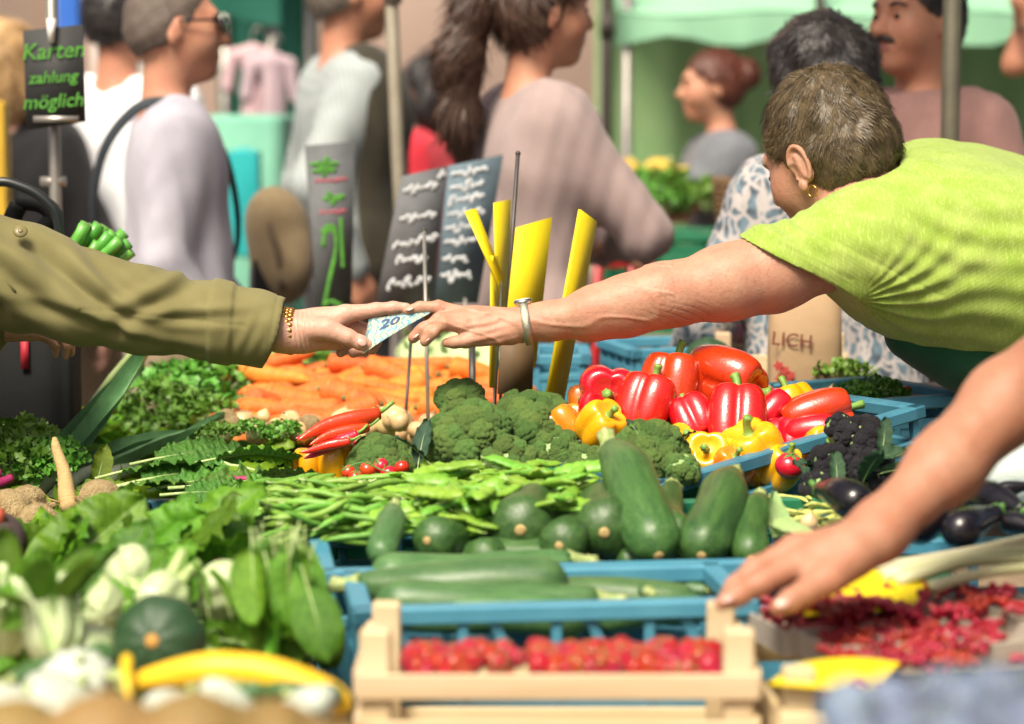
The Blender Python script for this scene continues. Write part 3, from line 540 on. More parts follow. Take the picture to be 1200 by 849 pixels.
def arm_disp(p):
    d = p - el0; r = np.sqrt((d[:, 0] * 1.0) ** 2 + (d[:, 2] * 1.25) ** 2); a = np.exp(-(r / .035) ** 2) * (d[:, 1] < .06)
    rw = r + .011 * wob(p, 75, 3) + .006 * d[:, 2] / .03; w = -(1 - np.abs(np.sin(rw * 330))) ** 5 * .0022 * a * (.5 + .5 * wob(p, 50, 4))
    e2 = p - pc(800, 372, 3.65); a2 = np.exp(-((e2[:, 0] / .05) ** 2 + (e2[:, 2] / .022) ** 2)); w += -(1 - np.abs(np.sin((e2[:, 2] + e2[:, 0] * .35 + .006 * wob(p, 60, 7)) * 330))) ** 5 * .002 * a2
    # tendons and knuckle creases on the back of the hand
    h = p - pc(570, 378, 3.66); ah = np.exp(-((h[:, 0] / .03) ** 2)) * (h[:, 1] < .01); w += ah * .0007 * np.sin((h[:, 2] - h[:, 0] * .25 + .003 * wob(p, 70, 9)) * 520)
    for (q, c) in (((513, 358, 3.66), .008), ((514, 372, 3.64), .008), ((521, 378, 3.63), .008)):
        k = p - pc(*q); ak = np.exp(-(np.linalg.norm(k, axis=1) / c) ** 2); w += ak * .0006 * np.sin(k[:, 0] * 2600)
    veins = np.abs(wob(p * V3(1, 1, 1.6), 60, 21)); w += .0014 * np.exp(-(veins / .14) ** 2) * (p[:, 0] < pc(790, 0, 3.66)[0])
    return w + .0007 * wob(p, 120, 5)
Va, Qa = solid(arm + hnd + web, .0019, arm_disp, 2)
HS = Matrix.Translation(P(962, 172, 3.86)) @ Matrix.Rotation(math.radians(180 - 46), 4, 'Z') @ Matrix.Rotation(math.radians(24), 4, 'Y') @ Matrix.Rotation(math.radians(-6), 4, 'X') @ Matrix.Scale(1.0, 4)
tor = [cone(pc(1010, 280, 3.76), pc(1080, 245, 4.12), .075, .075, .1), cone(pc(1100, 300, 3.80), pc(1130, 275, 4.12), .1, .1, .12), cone(pc(1200, 330, 3.84), pc(1220, 315, 4.12), .11, .11, .12),
       cone(pc(1300, 370, 3.88), pc(1310, 360, 4.12), .115, .115, .12), cone(pc(1380, 430, 3.9), pc(1390, 420, 4.12), .125, .125, .12)]
nk = [cone(pc(1050, 235, 3.93), HS @ Vector((-.03, 0, -.06)), .058, .052, .04)]
slegs = []
for yy in (3.92, 4.1):
    hp = pc(1390, 450, yy); slegs += chain([hp, (hp[0] + .02, yy, .48), (hp[0] + .06, yy, .09)], [.092, .06, .045], .04) + [cone((hp[0] + .09, yy, .05), (hp[0] - .08, yy, .04), .042, .034, .02)]
farm = chain([pc(1080, 245, 4.13), (pc(1240, 0, 4.2)[0], 4.26, 1.0), (pc(1260, 0, 4.2)[0], 4.2, .78)], [.055, .044, .03], .04); farm += tf(hand_prims(-1, .4), frame(farm[-1][2], (0, -.1, -1), (-1, 0, 0)))
Vb, Qb = solid(tor + nk + slegs + farm + tf(head_prims(True), HS), .0045, lambda p: .0004 * wob(p, 160, 8))
er = []
aa = np.linspace(-2.2, 2.6, 40); rim = [V3(-.012 + .0175 * math.cos(t + 1.57) * 1.0, .0875, -.026 + .03 * math.sin(t + 1.57)) for t in aa]
er += chain(rim, list(.0025 + .0017 * np.sin(np.linspace(.3, 2.9, 40))), .001) + [ell((-.01, .0835, -.028), (.017, .0055, .03), .004, Matrix.Rotation(.2, 3, 'Y')), ell((-.003, .086, -.058), (.008, .0055, .01), .004), cone((-.01, .086, -.012), (-.014, .086, -.045), .004, .0035, .004), ell((.002, .0905, -.033), (.008, .006, .012), .004, None, -1)]
Ve, Qe = solid(tf(er, HS), .0012)
body = obj('body', mk('body', np.vstack([Va, Vb, Ve]), np.vstack([Qa, Qb + len(Va), Qe + len(Va) + len(Vb)])), SK_SELL, seller)
nail(480, 362.2, 3.655, P(470, 366, 3.66) - P(495, 360, 3.66), (0, -.4, 1), .0052, seller, NAIL)
nail(487, 393, 3.639, P(484, 396, 3.64) - P(496, 386, 3.64), (-.5, -.7, .6), .0048, seller, NAIL); nail(501, 397, 3.630, P(498, 400, 3.636) - P(507, 391, 3.634), (-.5, -.7, .6), .0046, seller, NAIL)
# T-shirt: sleeve cut at the hem and hollowed, then the torso
sl_ax = [pc(1052, 282, 3.80), pc(990, 304, 3.74), pc(905, 320, 3.70)]
hemA, hemB = pc(869, 279, 3.70), pc(992, 341, 3.70); hv = hemB - hemA; hn = np.cross(hv, V3(.05, 1, 0)); hn /= np.linalg.norm(hn)
if hn[0] > 0: hn = -hn
sleeve = chain(sl_ax, [.076, .073, .078], .05) + [cone(pc(1000, 290, 3.735), pc(960, 318, 3.71), .06, .052, .05), clip(hemA, hn)] + [cone(pc(950, 312, 3.715), pc(850, 338, 3.685), .0605, .064, .004, -1)]
shirt_tor = [cone(pc(1032, 290, 3.77), pc(1085, 246, 4.12), .076, .08, .09), cone(pc(1062, 238, 3.9), pc(1080, 230, 4.0), .065, .068, .08), cone(pc(1095, 296, 3.80), pc(1130, 270, 4.12), .112, .112, .11), cone(pc(1160, 305, 3.82), pc(1170, 290, 4.12), .115, .115, .11),
             cone(pc(1230, 335, 3.84), pc(1240, 320, 4.12), .12, .12, .11), cone(pc(1320, 375, 3.88), pc(1330, 365, 4.12), .125, .125, .1), cone(pc(1040, 330, 3.79), pc(1110, 362, 3.84), .035, .06, .08)]
arp = pc(1000, 352, 3.70)
def shirt_disp(p):
    d = p - arp; r = np.sqrt(d[:, 0] ** 2 + d[:, 2] ** 2) + 1e-6; an = np.arctan2(d[:, 2], d[:, 0])
    fan = np.exp(-((an - .02) / .75) ** 2) * np.exp(-(r / .19) ** 2) * np.clip(r / .04, 0, 1)
    w = .0042 * fan * np.sin(an * 27 + 2.5 * np.sin(r * 22))
    up = p - pc(1060, 250, 3.8); w += .0024 * np.exp(-((up[:, 0] - .12) / .2) ** 2 - ((up[:, 2] + .02) / .12) ** 2) * np.sin((up[:, 2] * 1.0 + up[:, 0] * .28) * 150 + 1.8 * np.sin(up[:, 0] * 22))
    cr = p - pc(935, 275, 3.64); w += .002 * np.exp(-((cr[:, 0]) / .09) ** 2 - ((cr[:, 2]) / .05) ** 2) * np.sin((cr[:, 2] * .75 + cr[:, 0] * .42) * 260 + np.sin(cr[:, 0] * 50))
    hd = (p - hemA) @ hn; w -= .0012 * np.exp(-((hd + .02) / .0022) ** 2) * (p[:, 0] < pc(1000, 0, 3.7)[0]); sm = (p - pc(1012, 300, 3.7)) @ hn + .02 * p[:, 2] * 0; w -= .0014 * np.exp(-((sm) / .0025) ** 2) * (p[:, 1] < 3.8) * (p[:, 2] > pc(0, 345, 3.7)[2])
    return w + .0018 * wob(p * V3(.6, 1, 1.3), 48, 31) + .0008 * wob(p, 150, 33)
Vs, Qs = solid(sleeve + shirt_tor + [ell(HS @ Vector((-.035, 0, -.08)), (.075, .07, .085), .012, np.array(HS.to_3x3()), -1)], .0034, shirt_disp, 1)
def limetee():
    m, nt, b = base('lime_heather_jersey'); f = noise(nt, 26, 4); f2 = noise(nt, 300, 2, stretch=(1, .3, .25)); c = mixc(nt, ramp(nt, f, [(.35, 0), (.65, 1)]), (.24, .355, .045), (.3, .4, .08))
    c = mixc(nt, ramp(nt, f2, [(.5, 0), (.7, .35)]), c, (.5, .58, .2)); nt.links.new(c, b.inputs['Base Color']); b.inputs['Roughness'].default_value = .85; b.inputs['Specular IOR Level'].default_value = .2; b.inputs['Sheen Weight'].default_value = .2
    tc = nd(nt, 'ShaderNodeTexCoord'); sx = nd(nt, 'ShaderNodeSeparateXYZ'); nt.links.new(tc.outputs['Object'], sx.inputs[0])
    dx = math_(nt, 'ABSOLUTE', math_(nt, 'SUBTRACT', sx.outputs[0], pc(1075, 0, 3.7)[0])); ch = math_(nt, 'SINE', math_(nt, 'MULTIPLY', math_(nt, 'ADD', sx.outputs[2], math_(nt, 'MULTIPLY', dx, -.62)), 900))
    bump(nt, b, math_(nt, 'ADD', math_(nt, 'MULTIPLY', ch, .12), math_(nt, 'ADD', math_(nt, 'MULTIPLY', f2, .8), noise(nt, 700, 2))), .4, .001); return m
LIME = limetee(); obj('t_shirt', mk('t_shirt', Vs, Qs), LIME, seller)
# sleeve hem band follows the opening
ang = np.linspace(0, 2 * np.pi, 40)
# apron: dark green, under the shirt
ap = [cone(pc(1068, 392, 3.80), pc(1170, 402, 3.83), .04, .075, .05), cone(pc(1080, 385, 3.86), pc(1180, 395, 4.08), .05, .09, .06), cone(pc(1170, 400, 3.85), pc(1300, 440, 3.88), .09, .1, .08), cone(pc(1300, 440, 3.88), (pc(1360, 0, 3.85)[0], 3.85, .55), .13, .1, .1), cone(pc(1310, 440, 4.1), (pc(1370, 0, 3.85)[0], 4.12, .55), .12, .1, .1)]
V, Q = solid(ap, .006, lambda p: .003 * wob(p * V3(1, 1, .6), 50, 41)); obj('apron', mk('apron', V, Q), cloth('dark_green_apron', (.012, .085, .035), (.008, .06, .025)), seller)
V, Q = solid(grow(slegs, .014), .012); obj('trousers', mk('trousers', V, Q), DENIM, seller)
# hair: cap plus real strands combed forward and down
capP = [ell((-.024, 0, .016), (.107, .088, .104), .02), ell((-.055, 0, -.035), (.066, .081, .072), .03), ell((.104, 0, -.052), (.085, .13, .092), .02, None, -1), ell((.03, 0, -.13), (.105, .12, .078), .012, None, -1), ell((-.004, .09, -.03), (.026, .02, .038), .008, None, -1), ell((-.004, -.09, -.03), (.026, .02, .038), .008, None, -1)]
Vc, Qc = solid(tf(capP, HS), .0035, lambda p: .003 * wob(p, 110, 51) + .0022 * wob(p, 240, 52))
def hairmat():
    m, nt, b = base('hair_ash_brown'); f = noise(nt, 60, 3); oi = noise(nt, 900, 1); c = mixc(nt, ramp(nt, f, [(.35, 0), (.68, 1)]), (.05, .034, .016), (.125, .088, .042)); c = mixc(nt, ramp(nt, oi, [(.55, 0), (.72, .7)]), c, (.27, .21, .12))
    nt.links.new(c, b.inputs['Base Color']); b.inputs['Roughness'].default_value = .5; b.inputs['Specular IOR Level'].default_value = .5; return m
HAIRS = hairmat(); hcap = obj('hair', mk('hair', Vc, Qc), HAIRS, seller)
obj('hair_strands', strands(Vc, Qc, HS, 17000, .021, 61, .00045), HAIRS, seller, kind='stuff')
v, q, t = sph(12, 8)
for s in (1, -1): obj('eye', mk('eye', v * V3(.006, .008, .006) + V3(.0885, .031 * s, -.014), [q, t]), EYE, seller, M=HS)
obj('lips', mk('lips', v * V3(.007, .02, .01) + V3(.0915, 0, -.079), [q, t]), LIPS, seller, M=HS)
for s in (1, -1):
    g = G(); g.tube(spline([(.094, .014 * s, .008), (.093, .032 * s, .013), (.079, .05 * s, .007)], 7), [.0025, .004, .004, .0035, .003, .003, .002], 6); obj('eyebrow', g.mesh('eyebrow'), HAIRS, seller, M=HS)
a = np.linspace(0, 2 * np.pi, 17); g = G(); g.tube(np.stack([.009 * np.cos(a), 0 * a, .009 * np.sin(a)], 1) + V3(-.014, .084, -.072), .0011, 6); obj('earring', g.mesh('earring'), mat('gold', (.7, .45, .12), .25, metal=1), seller, M=HS)
# wristwatch
wc = pc(617, 380, 3.66); wx = pc(600, 382.5, 3.66) - pc(634, 377, 3.66); wx /= np.linalg.norm(wx); MW = frame(wc, wx, (0, 0, 1))
g = G(); a = np.linspace(0, 2 * np.pi, 37); ring = np.stack([np.zeros(37), .0285 * np.cos(a), .0285 * np.sin(a)], 1)
prof = []
n = 36; rows = []
for (dx, rr) in ((-.0065, .029), (-.006, .0325), (.006, .0325), (.0065, .029)):
    aa = np.linspace(0, 2 * np.pi, n, endpoint=False); rows.append(np.stack([np.full(n, dx), rr * 1.0 * np.cos(aa), rr * 1.02 * np.sin(aa)], 1))
i, j = np.meshgrid(np.arange(4), np.arange(n), indexing='ij'); j2 = (j + 1) % n; i2 = (i + 1) % 4
g = G(); g.add(np.concatenate(rows), np.stack([i * n + j, i * n + j2, i2 * n + j2, i2 * n + j], -1).reshape(-1, 4))
watch = thing('wristwatch', 'steel wristwatch with mesh strap on the seller\'s wrist', 'watch', (0, 0, 0)); watch.matrix_local = MW
def meshsteel():
    m, nt, b = base('milanese_steel'); b.inputs['Metallic'].default_value = .8; b.inputs['Roughness'].default_value = .38; tc = nd(nt, 'ShaderNodeTexCoord'); ck = nd(nt, 'ShaderNodeTexVoronoi'); ck.inputs['Scale'].default_value = 900; nt.links.new(tc.outputs['Object'], ck.inputs['Vector'])
    nt.links.new(mixc(nt, ck.outputs[0], (.62, .6, .48), (.3, .29, .22)), b.inputs['Base Color']); bump(nt, b, ck.outputs[0], .6, .001); return m
obj('strap', g.mesh('strap'), meshsteel(), watch)
g = G(); g.tube([(0, -.006, .0305), (0, -.006, .0325), (0, -.006, .0365), (0, -.006, .038)], [.0125, .0138, .0138, .0118], 28); case = obj('watch_case', g.mesh('watch_case'), mat('polished_steel', (.7, .68, .62), .22, metal=1), watch)
g = G(); g.tube([(0, -.006, .0375), (0, -.006, .0386)], [.0108, .0108], 28); obj('dial', g.mesh('dial'), mat('watch_dial', (.75, .74, .68), .15, coat=.8), case)

# ================================================================== the customer in the olive jacket
cust = thing('person', 'customer in olive cotton jacket with gold bracelet holding out a banknote', 'person', (0, 0, 0))
w1 = chain([pc(230, 375, 3.66), pc(330, 388, 3.66), pc(352, 387, 3.665)], [.031, .0275, .025], .02) + [cone(pc(330, 385, 3.68), pc(356, 385, 3.69), .024, .021, .02), cone(pc(330, 392, 3.655), pc(356, 396, 3.66), .021, .02, .02)]
fing = hand_from([
    [(352, 380, 3.672, .021), (405, 368.5, 3.668, .0138), (440, 363, 3.67, .0102), (461, 361, 3.671, .0088), (476, 361, 3.671, .0075)],
    [(352, 384, 3.69, .019), (402, 378, 3.69, .0135), (430, 388, 3.69, .0102), (440, 401, 3.677, .009), (436, 410, 3.664, .008)],
    [(352, 390, 3.7, .018), (396, 390, 3.705, .013), (420, 401, 3.70, .0098), (425, 410, 3.685, .0086), (414, 414, 3.672, .0076)],
    [(352, 395, 3.7, .016), (390, 398, 3.71, .012), (406, 408, 3.705, .0088), (399, 414, 3.69, .0072)],
    [(350, 386, 3.655, .022), (382, 386, 3.638, .0165), (408, 395.5, 3.633, .0122), (422, 401.5, 3.634, .0112), (431, 405, 3.637, .0092)]], .006)
pal = [cone(pc(352, 394, 3.66), pc(394, 401, 3.667), .0205, .0135, .016), ell(pc(375, 384, 3.668), (.036, .022, .026), .014)]
def cdisp(p):
    w = .0006 * wob(p, 110, 71); k = p - pc(352, 388, 3.62); a = np.exp(-(k[:, 0] / .012) ** 2) * (p[:, 1] < 3.66); w += a * .0008 * np.sin(k[:, 0] * 900 + k[:, 2] * 120)
    for q in ((408, 393, 3.62), (440, 360, 3.66), (461, 359, 3.66)):
        k = p - pc(*q); w += np.exp(-(np.linalg.norm(k, axis=1) / .009) ** 2) * .0005 * np.sin(k[:, 0] * 2400)
    return w
Va, Qa = solid(w1 + fing + pal, .0016, cdisp, 2)
# off-frame rest of the body
sh = pc(-150, 262, 3.62); cx = sh[0] - .02
ctor = [cone((cx - .02, 3.42, sh[2] + .01), (cx, 3.62, sh[2]), .07, .07, .08), cone((cx - .04, 3.42, sh[2] - .14), (cx - .04, 3.6, sh[2] - .14), .1, .1, .1), cone((cx - .05, 3.44, sh[2] - .3), (cx - .05, 3.58, sh[2] - .3), .1, .1, .1), cone((cx - .06, 3.44, .9), (cx - .06, 3.6, .9), .11, .11, .1)]
HC = Matrix.Translation(Vector((cx + .0, 3.5, sh[2] + .27))) @ Matrix.Rotation(math.radians(8), 4, 'Z') @ Matrix.Rotation(.25, 4, 'Y')
cleg = []
for yy in (3.43, 3.61): cleg += chain([(cx - .06, yy, .9), (cx - .05, yy, .48), (cx - .06, yy, .1)], [.088, .058, .044], .03) + [cone((cx - .09, yy, .05), (cx + .08, yy, .04), .042, .033, .02)]
carm = chain([(cx, 3.36, sh[2] - .02), (cx + .05, 3.3, sh[2] - .3), pc(-60, 392, 3.72), pc(-20, 385, 3.8)], [.05, .042, .032, .027], .02) + tf(hand_prims(1, .55), frame(pc(-20, 385, 3.8), (1, .12, .02), (0, -.3, 1)))
Vb, Qb = solid(ctor + cleg + carm + chain([sh, pc(40, 335, 3.64), pc(230, 375, 3.66)], [.05, .043, .03], .03) + [cone((cx - .03, 3.5, sh[2]), HC @ Vector((-.02, 0, -.05)), .05, .048, .03)] + tf(head_prims(True), HC), .006)
obj('body', mk('body', np.vstack([Va, Vb]), np.vstack([Qa, Qb + len(Va)])), SK_CUST, cust)
nail(424, 401.5, 3.6225, P(431, 405, 3.63) - P(408, 395.5, 3.63), (.1, -1, .35), .0062, cust, NAIL, 1.25)
nail(437, 409, 3.655, (-.3, -.4, -.8), (.5, -1, 0), .005, cust, NAIL)
slv = chain([sh, pc(-60, 300, 3.63), pc(20, 326, 3.64), pc(90, 348, 3.645), pc(170, 364, 3.65), pc(250, 377, 3.655), pc(300, 386, 3.66), pc(345, 396, 3.66)], [.088, .084, .077, .068, .060, .053, .0515, .0525], .03)
cA, cB = pc(334, 351, 3.66), pc(309, 431, 3.66); cn = np.cross(cB - cA, V3(-.12, 1, 0)); cn = cn if cn[0] > 0 else -cn
el = pc(60, 345, 3.62)
def jack_disp(p):
    w = np.zeros(len(p)); x = p[:, 0]
    for (cx_, cy_, ang_, ln_, wd_, am_, fq_) in ((95, 322, -.62, .10, .035, .009, 150), (40, 330, -.55, .10, .06, .008, 120), (185, 345, .62, .09, .03, .0075, 130), (235, 368, .12, .07, .02, .005, 190), (130, 380, -.3, .12, .02, .005, 170), (290, 395, 1.2, .03, .03, .0012, 300)):
        c = pc(cx_, cy_, 3.6); dx = (p[:, 0] - c[0]); dz = (p[:, 2] - c[2]); u = dx * math.cos(ang_) + dz * math.sin(ang_); v = -dx * math.sin(ang_) + dz * math.cos(ang_)
        w += am_ * np.exp(-(u / ln_) ** 2 - (v / wd_) ** 2) * np.sin(v * fq_ + 1.2 * np.sin(u * 25)) * (p[:, 1] < 3.66)
    seam = p - pc(200, 372, 3.6); v = seam[:, 2] + seam[:, 0] * .12 + .0; w -= .0016 * np.exp(-(v / .0022) ** 2) * (p[:, 1] < 3.63) * (x < pc(285, 0, 3.6)[0]) * (x > pc(90, 0, 3.6)[0])
    ad = pc(300, 386, 3.66) - pc(240, 375, 3.655); ad /= np.linalg.norm(ad); u = (p - pc(262, 379, 3.658)) @ ad + .12 * (p[:, 2] - 1.1)
    w += .0042 / (1 + np.exp((np.abs(u) - .0165) / .0012)); u2 = (p - pc(318, 390, 3.66)) @ ad; w -= .0012 * np.exp(-(u2 / .0018) ** 2)
    return w + .0025 * wob(p * V3(.7, 1, 1.2), 42, 81) + .0009 * wob(p, 130, 82)
Vj, Qj = solid(slv + [clip(cA, cn)] + [cone(pc(295, 385, 3.66), pc(370, 400, 3.66), .046, .0475, .003, -1)], .003, jack_disp, 1)
tj = grow(ctor, .028) + grow(carm[:2], .026) + [cone(carm[2][1], carm[2][2] + (carm[2][1] - carm[2][2]) * .2, .055, .05, .03), ell(HC @ Vector((-.02, 0, -.06)), (.07, .065, .09), .01, None, -1)]
Vt, Qt = solid(tj, .012, lambda p: .005 * wob(p, 40, 83))
OLIVE = mat('olive_cotton', (.19, .172, .07), .8, (.155, .138, .053), 7, .25, .4, 600, .0012, sheen=.1)
obj('jacket', mk('jacket', np.vstack([Vj, Vt]), np.vstack([Qj, Qt + len(Vj)])), OLIVE, cust)
# cuff strap, its button, shoulder button, pocket flap
def armband(px, py, r, wdt, dirv, name, m, thick=.003, tilt=0.0, seg=48):
    c = pc(px, py, 3.658); M = frame(c, dirv, (0, 0, 1)); rows = []
    for dx, rr in ((-wdt / 2, r - .002), (-wdt / 2, r + thick), (wdt / 2, r + thick), (wdt / 2, r - .002)):
        a = np.linspace(0, 2 * np.pi, seg, endpoint=False); rows.append(np.stack([np.full(seg, dx) + tilt * np.sin(a) * r, rr * np.cos(a), rr * np.sin(a)], 1))
    i, j = np.meshgrid(np.arange(4), np.arange(seg), indexing='ij'); j2 = (j + 1) % seg; i2 = (i + 1) % 4
    g = G(); g.add(np.concatenate(rows), np.stack([i * seg + j, i * seg + j2, i2 * seg + j2, i2 * seg + j], -1).reshape(-1, 4)); o = obj(name, g.mesh(name), m, cust, M=M); return o
armdir = pc(300, 386, 3.66) - pc(240, 375, 3.655)
g = G(); g.tube([(0, 0, 0), (0, 0, .002), (0, 0, .004)], [.0075, .008, .007], 18); obj('cuff_button', g.mesh('cuff_button'), mat('olive_button', (.2, .17, .07), .35), cust, M=frame(P(262, 362, 3.612), (1, 0, -.2), (0, -1, .6)))
g = G(); g.tube([(0, 0, 0), (0, 0, .002), (0, 0, .004)], [.0095, .0105, .009], 20); g.tube([(.0, 0, .004), (0, 0, .0052)], [.004, .0035], 10)
bt = obj('button', g.mesh('button'), mat('olive_button', (.2, .17, .07), .35, (.3, .27, .14), 300), cust, M=frame(P(24, 272, 3.578), (1, 0, -.3), (-.1, -1, .75)))
fl = [pc(-40, 318, 3.566), pc(2, 323, 3.562), pc(19, 341, 3.561), pc(-8, 362, 3.563), pc(-50, 372, 3.565)]
g = G(); off = V3(0, -.004, 0); g.add([f + off for f in fl] + [f + V3(0, .012, 0) for f in fl], None, [[0, 2, 1], [0, 3, 2], [0, 4, 3]]); g.Q.append(np.array([[i, (i + 1) % 5, (i + 1) % 5 + 5, i + 5] for i in range(5)])); obj('pocket_flap', g.mesh('pocket_flap', False), OLIVE, cust)
V, Q = solid(grow(cleg, .014), .014); obj('trousers', mk('trousers', V, Q), DENIM, cust)
V, Q = solid(tf(hair_prims('bob'), HC), .008, lambda p: .004 * wob(p, 130, 85)); obj('hair', mk('hair', V, Q), HAIR_DARK, cust)
# gold bracelet: small links round the wrist
br = thing('bracelet', 'gold link bracelet on the wrist beside the olive cuff', 'bracelet', (0, 0, 0)); br.matrix_local = frame(P(337, 388, 3.664), P(352, 389, 3.66) - P(320, 384, 3.66), (0, 0, 1))
v, q, t = sph(8, 6); lk = mk('link', v * V3(.0052, .0042, .0026), [q, t]); lk.materials.append(mat('brass_gold', (.62, .33, .08), .3, (.4, .2, .05), 90, metal=.9))
for row in (-1, 0, 1):
    for k in range(24):
        a = 2 * np.pi * (k + .5 * (row % 2)) / 24; obj('link', lk, None, br, M=Matrix.Translation((row * .0055 - .04 * .1 * math.sin(a), .034 * math.cos(a), .0335 * math.sin(a))) @ Matrix.Rotation(a - math.pi / 2, 4, 'X'))

# banknote, folded once, between the two hands
def note():
    nu, nv = 16, 10; bl, tl, tr, brr = pc(425, 415, 3.628), pc(432, 374, 3.662), pc(505, 366, 3.664), pc(503, 368.5, 3.655)
    u, v = np.meshgrid(np.linspace(0, 1, nu), np.linspace(0, 1, nv), indexing='ij'); u = u[..., None]; v = v[..., None]
    p = (1 - u) * ((1 - v) * bl + v * tl) + u * ((1 - v) * brr + v * tr) + V3(0, -1, .5) * (.006 * np.sin(u * np.pi * .9) * (1 - v * .4)); p2 = p + V3(0, .0035, -.0012) * (1 - .9 * (1 - v)) ; UV = np.concatenate([u, v], -1).reshape(-1, 2)
    i, j = np.meshgrid(np.arange(nu - 1), np.arange(nv - 1), indexing='ij'); q = np.stack([i * nv + j, (i + 1) * nv + j, (i + 1) * nv + j + 1, i * nv + j + 1], -1).reshape(-1, 4); return p, p2, q, UV
p, p2, q, UV = note(); nv_ = 10
g = G(); g.add(p.reshape(-1, 3), q, None, UV); g.add(p2.reshape(-1, 3), q[:, ::-1], None, UV)
ed = lambda idx: [[a, b, b + 160, a + 160] for a, b in zip(idx[:-1], idx[1:])]
e0 = [i * nv_ for i in range(16)]; e1 = [i * nv_ + 9 for i in range(16)]; e2 = list(range(10)); e3 = [150 + k for k in range(10)]
for e, f in ((e0, 1), (e1, 0), (e2, 0), (e3, 1)): g.Q.append(np.array(ed(e))[:, :: (1 if f else -1)])
def notemat():
    m, nt, b = base('note_paper'); tc = nd(nt, 'ShaderNodeTexCoord'); f = noise(nt, 5, 3, vec=tc.outputs['UV']); c = mixc(nt, ramp(nt, f, [(.38, 0), (.6, 1)]), (.5, .45, .26), (.15, .33, .4)); w = nd(nt, 'ShaderNodeTexWave'); w.inputs['Scale'].default_value = 3; w.inputs['Distortion'].default_value = 9; nt.links.new(tc.outputs['UV'], w.inputs[0])
    c = mixc(nt, ramp(nt, w.outputs['Fac'], [(.72, 0), (.9, .8)]), c, (.05, .22, .32)); c = mixc(nt, ramp(nt, noise(nt, 11, 2, vec=tc.outputs['UV']), [(.62, 0), (.68, .8)]), c, (.75, .6, .08)); nt.links.new(c, b.inputs['Base Color']); b.inputs['Roughness'].default_value = .55; return m
nt_o = obj('banknote', g.mesh('banknote'), notemat(), None, 'folded pale blue and cream banknote held between the two hands', 'banknote')
tm = text_mesh('numeral', '20', .5, .1, .012); co = np.zeros(len(tm.vertices) * 3); tm.vertices.foreach_get('co', co); co = co.reshape(-1, 3)
uu = np.clip(.36 + co[:, 0] * .62, 0, 1) * 15; vv = np.clip(.68 + co[:, 1] * 1.0, 0, 1) * 9; iu = np.minimum(uu.astype(int), 14); iv = np.minimum(vv.astype(int), 8); fu = (uu - iu)[:, None]; fv = (vv - iv)[:, None]
pp = (p[iu, iv] * (1 - fu) + p[iu + 1, iv] * fu) * (1 - fv) + (p[iu, iv + 1] * (1 - fu) + p[iu + 1, iv + 1] * fu) * fv + V3(0, -.0007, .0005); tm.vertices.foreach_set('co', pp.ravel()); obj('numeral', tm, mat('note_ink', (.02, .06, .16), .6), nt_o)

# ================================================================== the other stallholder: forearm across the front, head at the edge
man = thing('person', 'second stallholder whose bare forearm reaches down to the wooden crate', 'person', (0, 0, 0))
fa = chain([pc(1370, 250, 2.62), pc(1262, 405, 2.70), pc(1180, 470, 2.66), pc(1110, 545, 2.6), pc(1030, 622, 2.53), pc(1005, 642, 2.51)], [.05, .044, .0435, .038, .0275, .026], .025) + [cone(pc(1025, 634, 2.51), pc(985, 652, 2.5), .022, .023, .02)]
fh = hand_from([
    [(1005, 634, 2.51, .025), (938, 660, 2.485, .0165), (893, 683, 2.455, .0118), (866, 697, 2.44, .0104), (846, 707, 2.43, .0082)],
    [(1005, 634, 2.53, .024), (932, 645, 2.52, .0155), (886, 666, 2.5, .0118), (862, 688, 2.485, .0102), (850, 702, 2.475, .0082)],
    [(1005, 636, 2.545, .022), (938, 646, 2.55, .0145), (898, 671, 2.525, .0125), (875, 692, 2.51, .0108), (862, 704, 2.5, .009)],
    [(1005, 636, 2.555, .022), (945, 650, 2.56, .0145), (912, 670, 2.55, .011), (893, 688, 2.54, .0085)],
    [(1000, 652, 2.495, .024), (970, 678, 2.465, .0165), (942, 696, 2.445, .0125), (926, 704, 2.435, .0115), (912, 712, 2.43, .009)]], .008)
Va, Qa = solid(fa + fh + [cone(pc(985, 655, 2.495), pc(950, 670, 2.48), .021, .013, .016)], .0028, lambda p: .001 * wob(p, 70, 91) + .0005 * wob(p, 200, 92), 2)
HMn = Matrix.Translation(P(1302, -14, 2.42)) @ Matrix.Rotation(math.radians(158), 4, 'Z') @ Matrix.Rotation(.3, 4, 'Y')
mt = [cone(pc(1400, 190, 2.3), pc(1410, 190, 2.62), .075, .075, .08), cone(pc(1440, 320, 2.32), pc(1440, 320, 2.6), .11, .11, .1), cone(pc(1470, 480, 2.36), pc(1470, 480, 2.56), .11, .11, .1), cone(pc(1490, 640, 2.36), pc(1490, 640, 2.56), .115, .115, .1)]
ml = []; hx = pc(1490, 640, 2.4)[0]
for yy in (2.36, 2.56): ml += chain([(hx, yy, .92), (hx + .02, yy, .48), (hx + .04, yy, .1)], [.09, .06, .045], .03) + [cone((hx + .07, yy, .05), (hx - .1, yy, .04), .043, .034, .02)]
Vb, Qb = solid(mt + ml + [cone(pc(1395, 165, 2.45), HMn @ Vector((-.03, 0, -.06)), .06, .055, .04)] + chain([pc(1400, 190, 2.28), (hx + .02, 2.18, 1.05), (hx - .12, 2.2, .9)], [.055, .045, .03], .03) + tf(hand_prims(1, .4), frame((hx - .12, 2.2, .9), (-.7, .1, -.7), (0, 1, .3))) + tf(head_prims(), HMn), .006)
obj('body', mk('body', np.vstack([Va, Vb]), np.vstack([Qa, Qb + len(Va)])), SK_MAN, man)
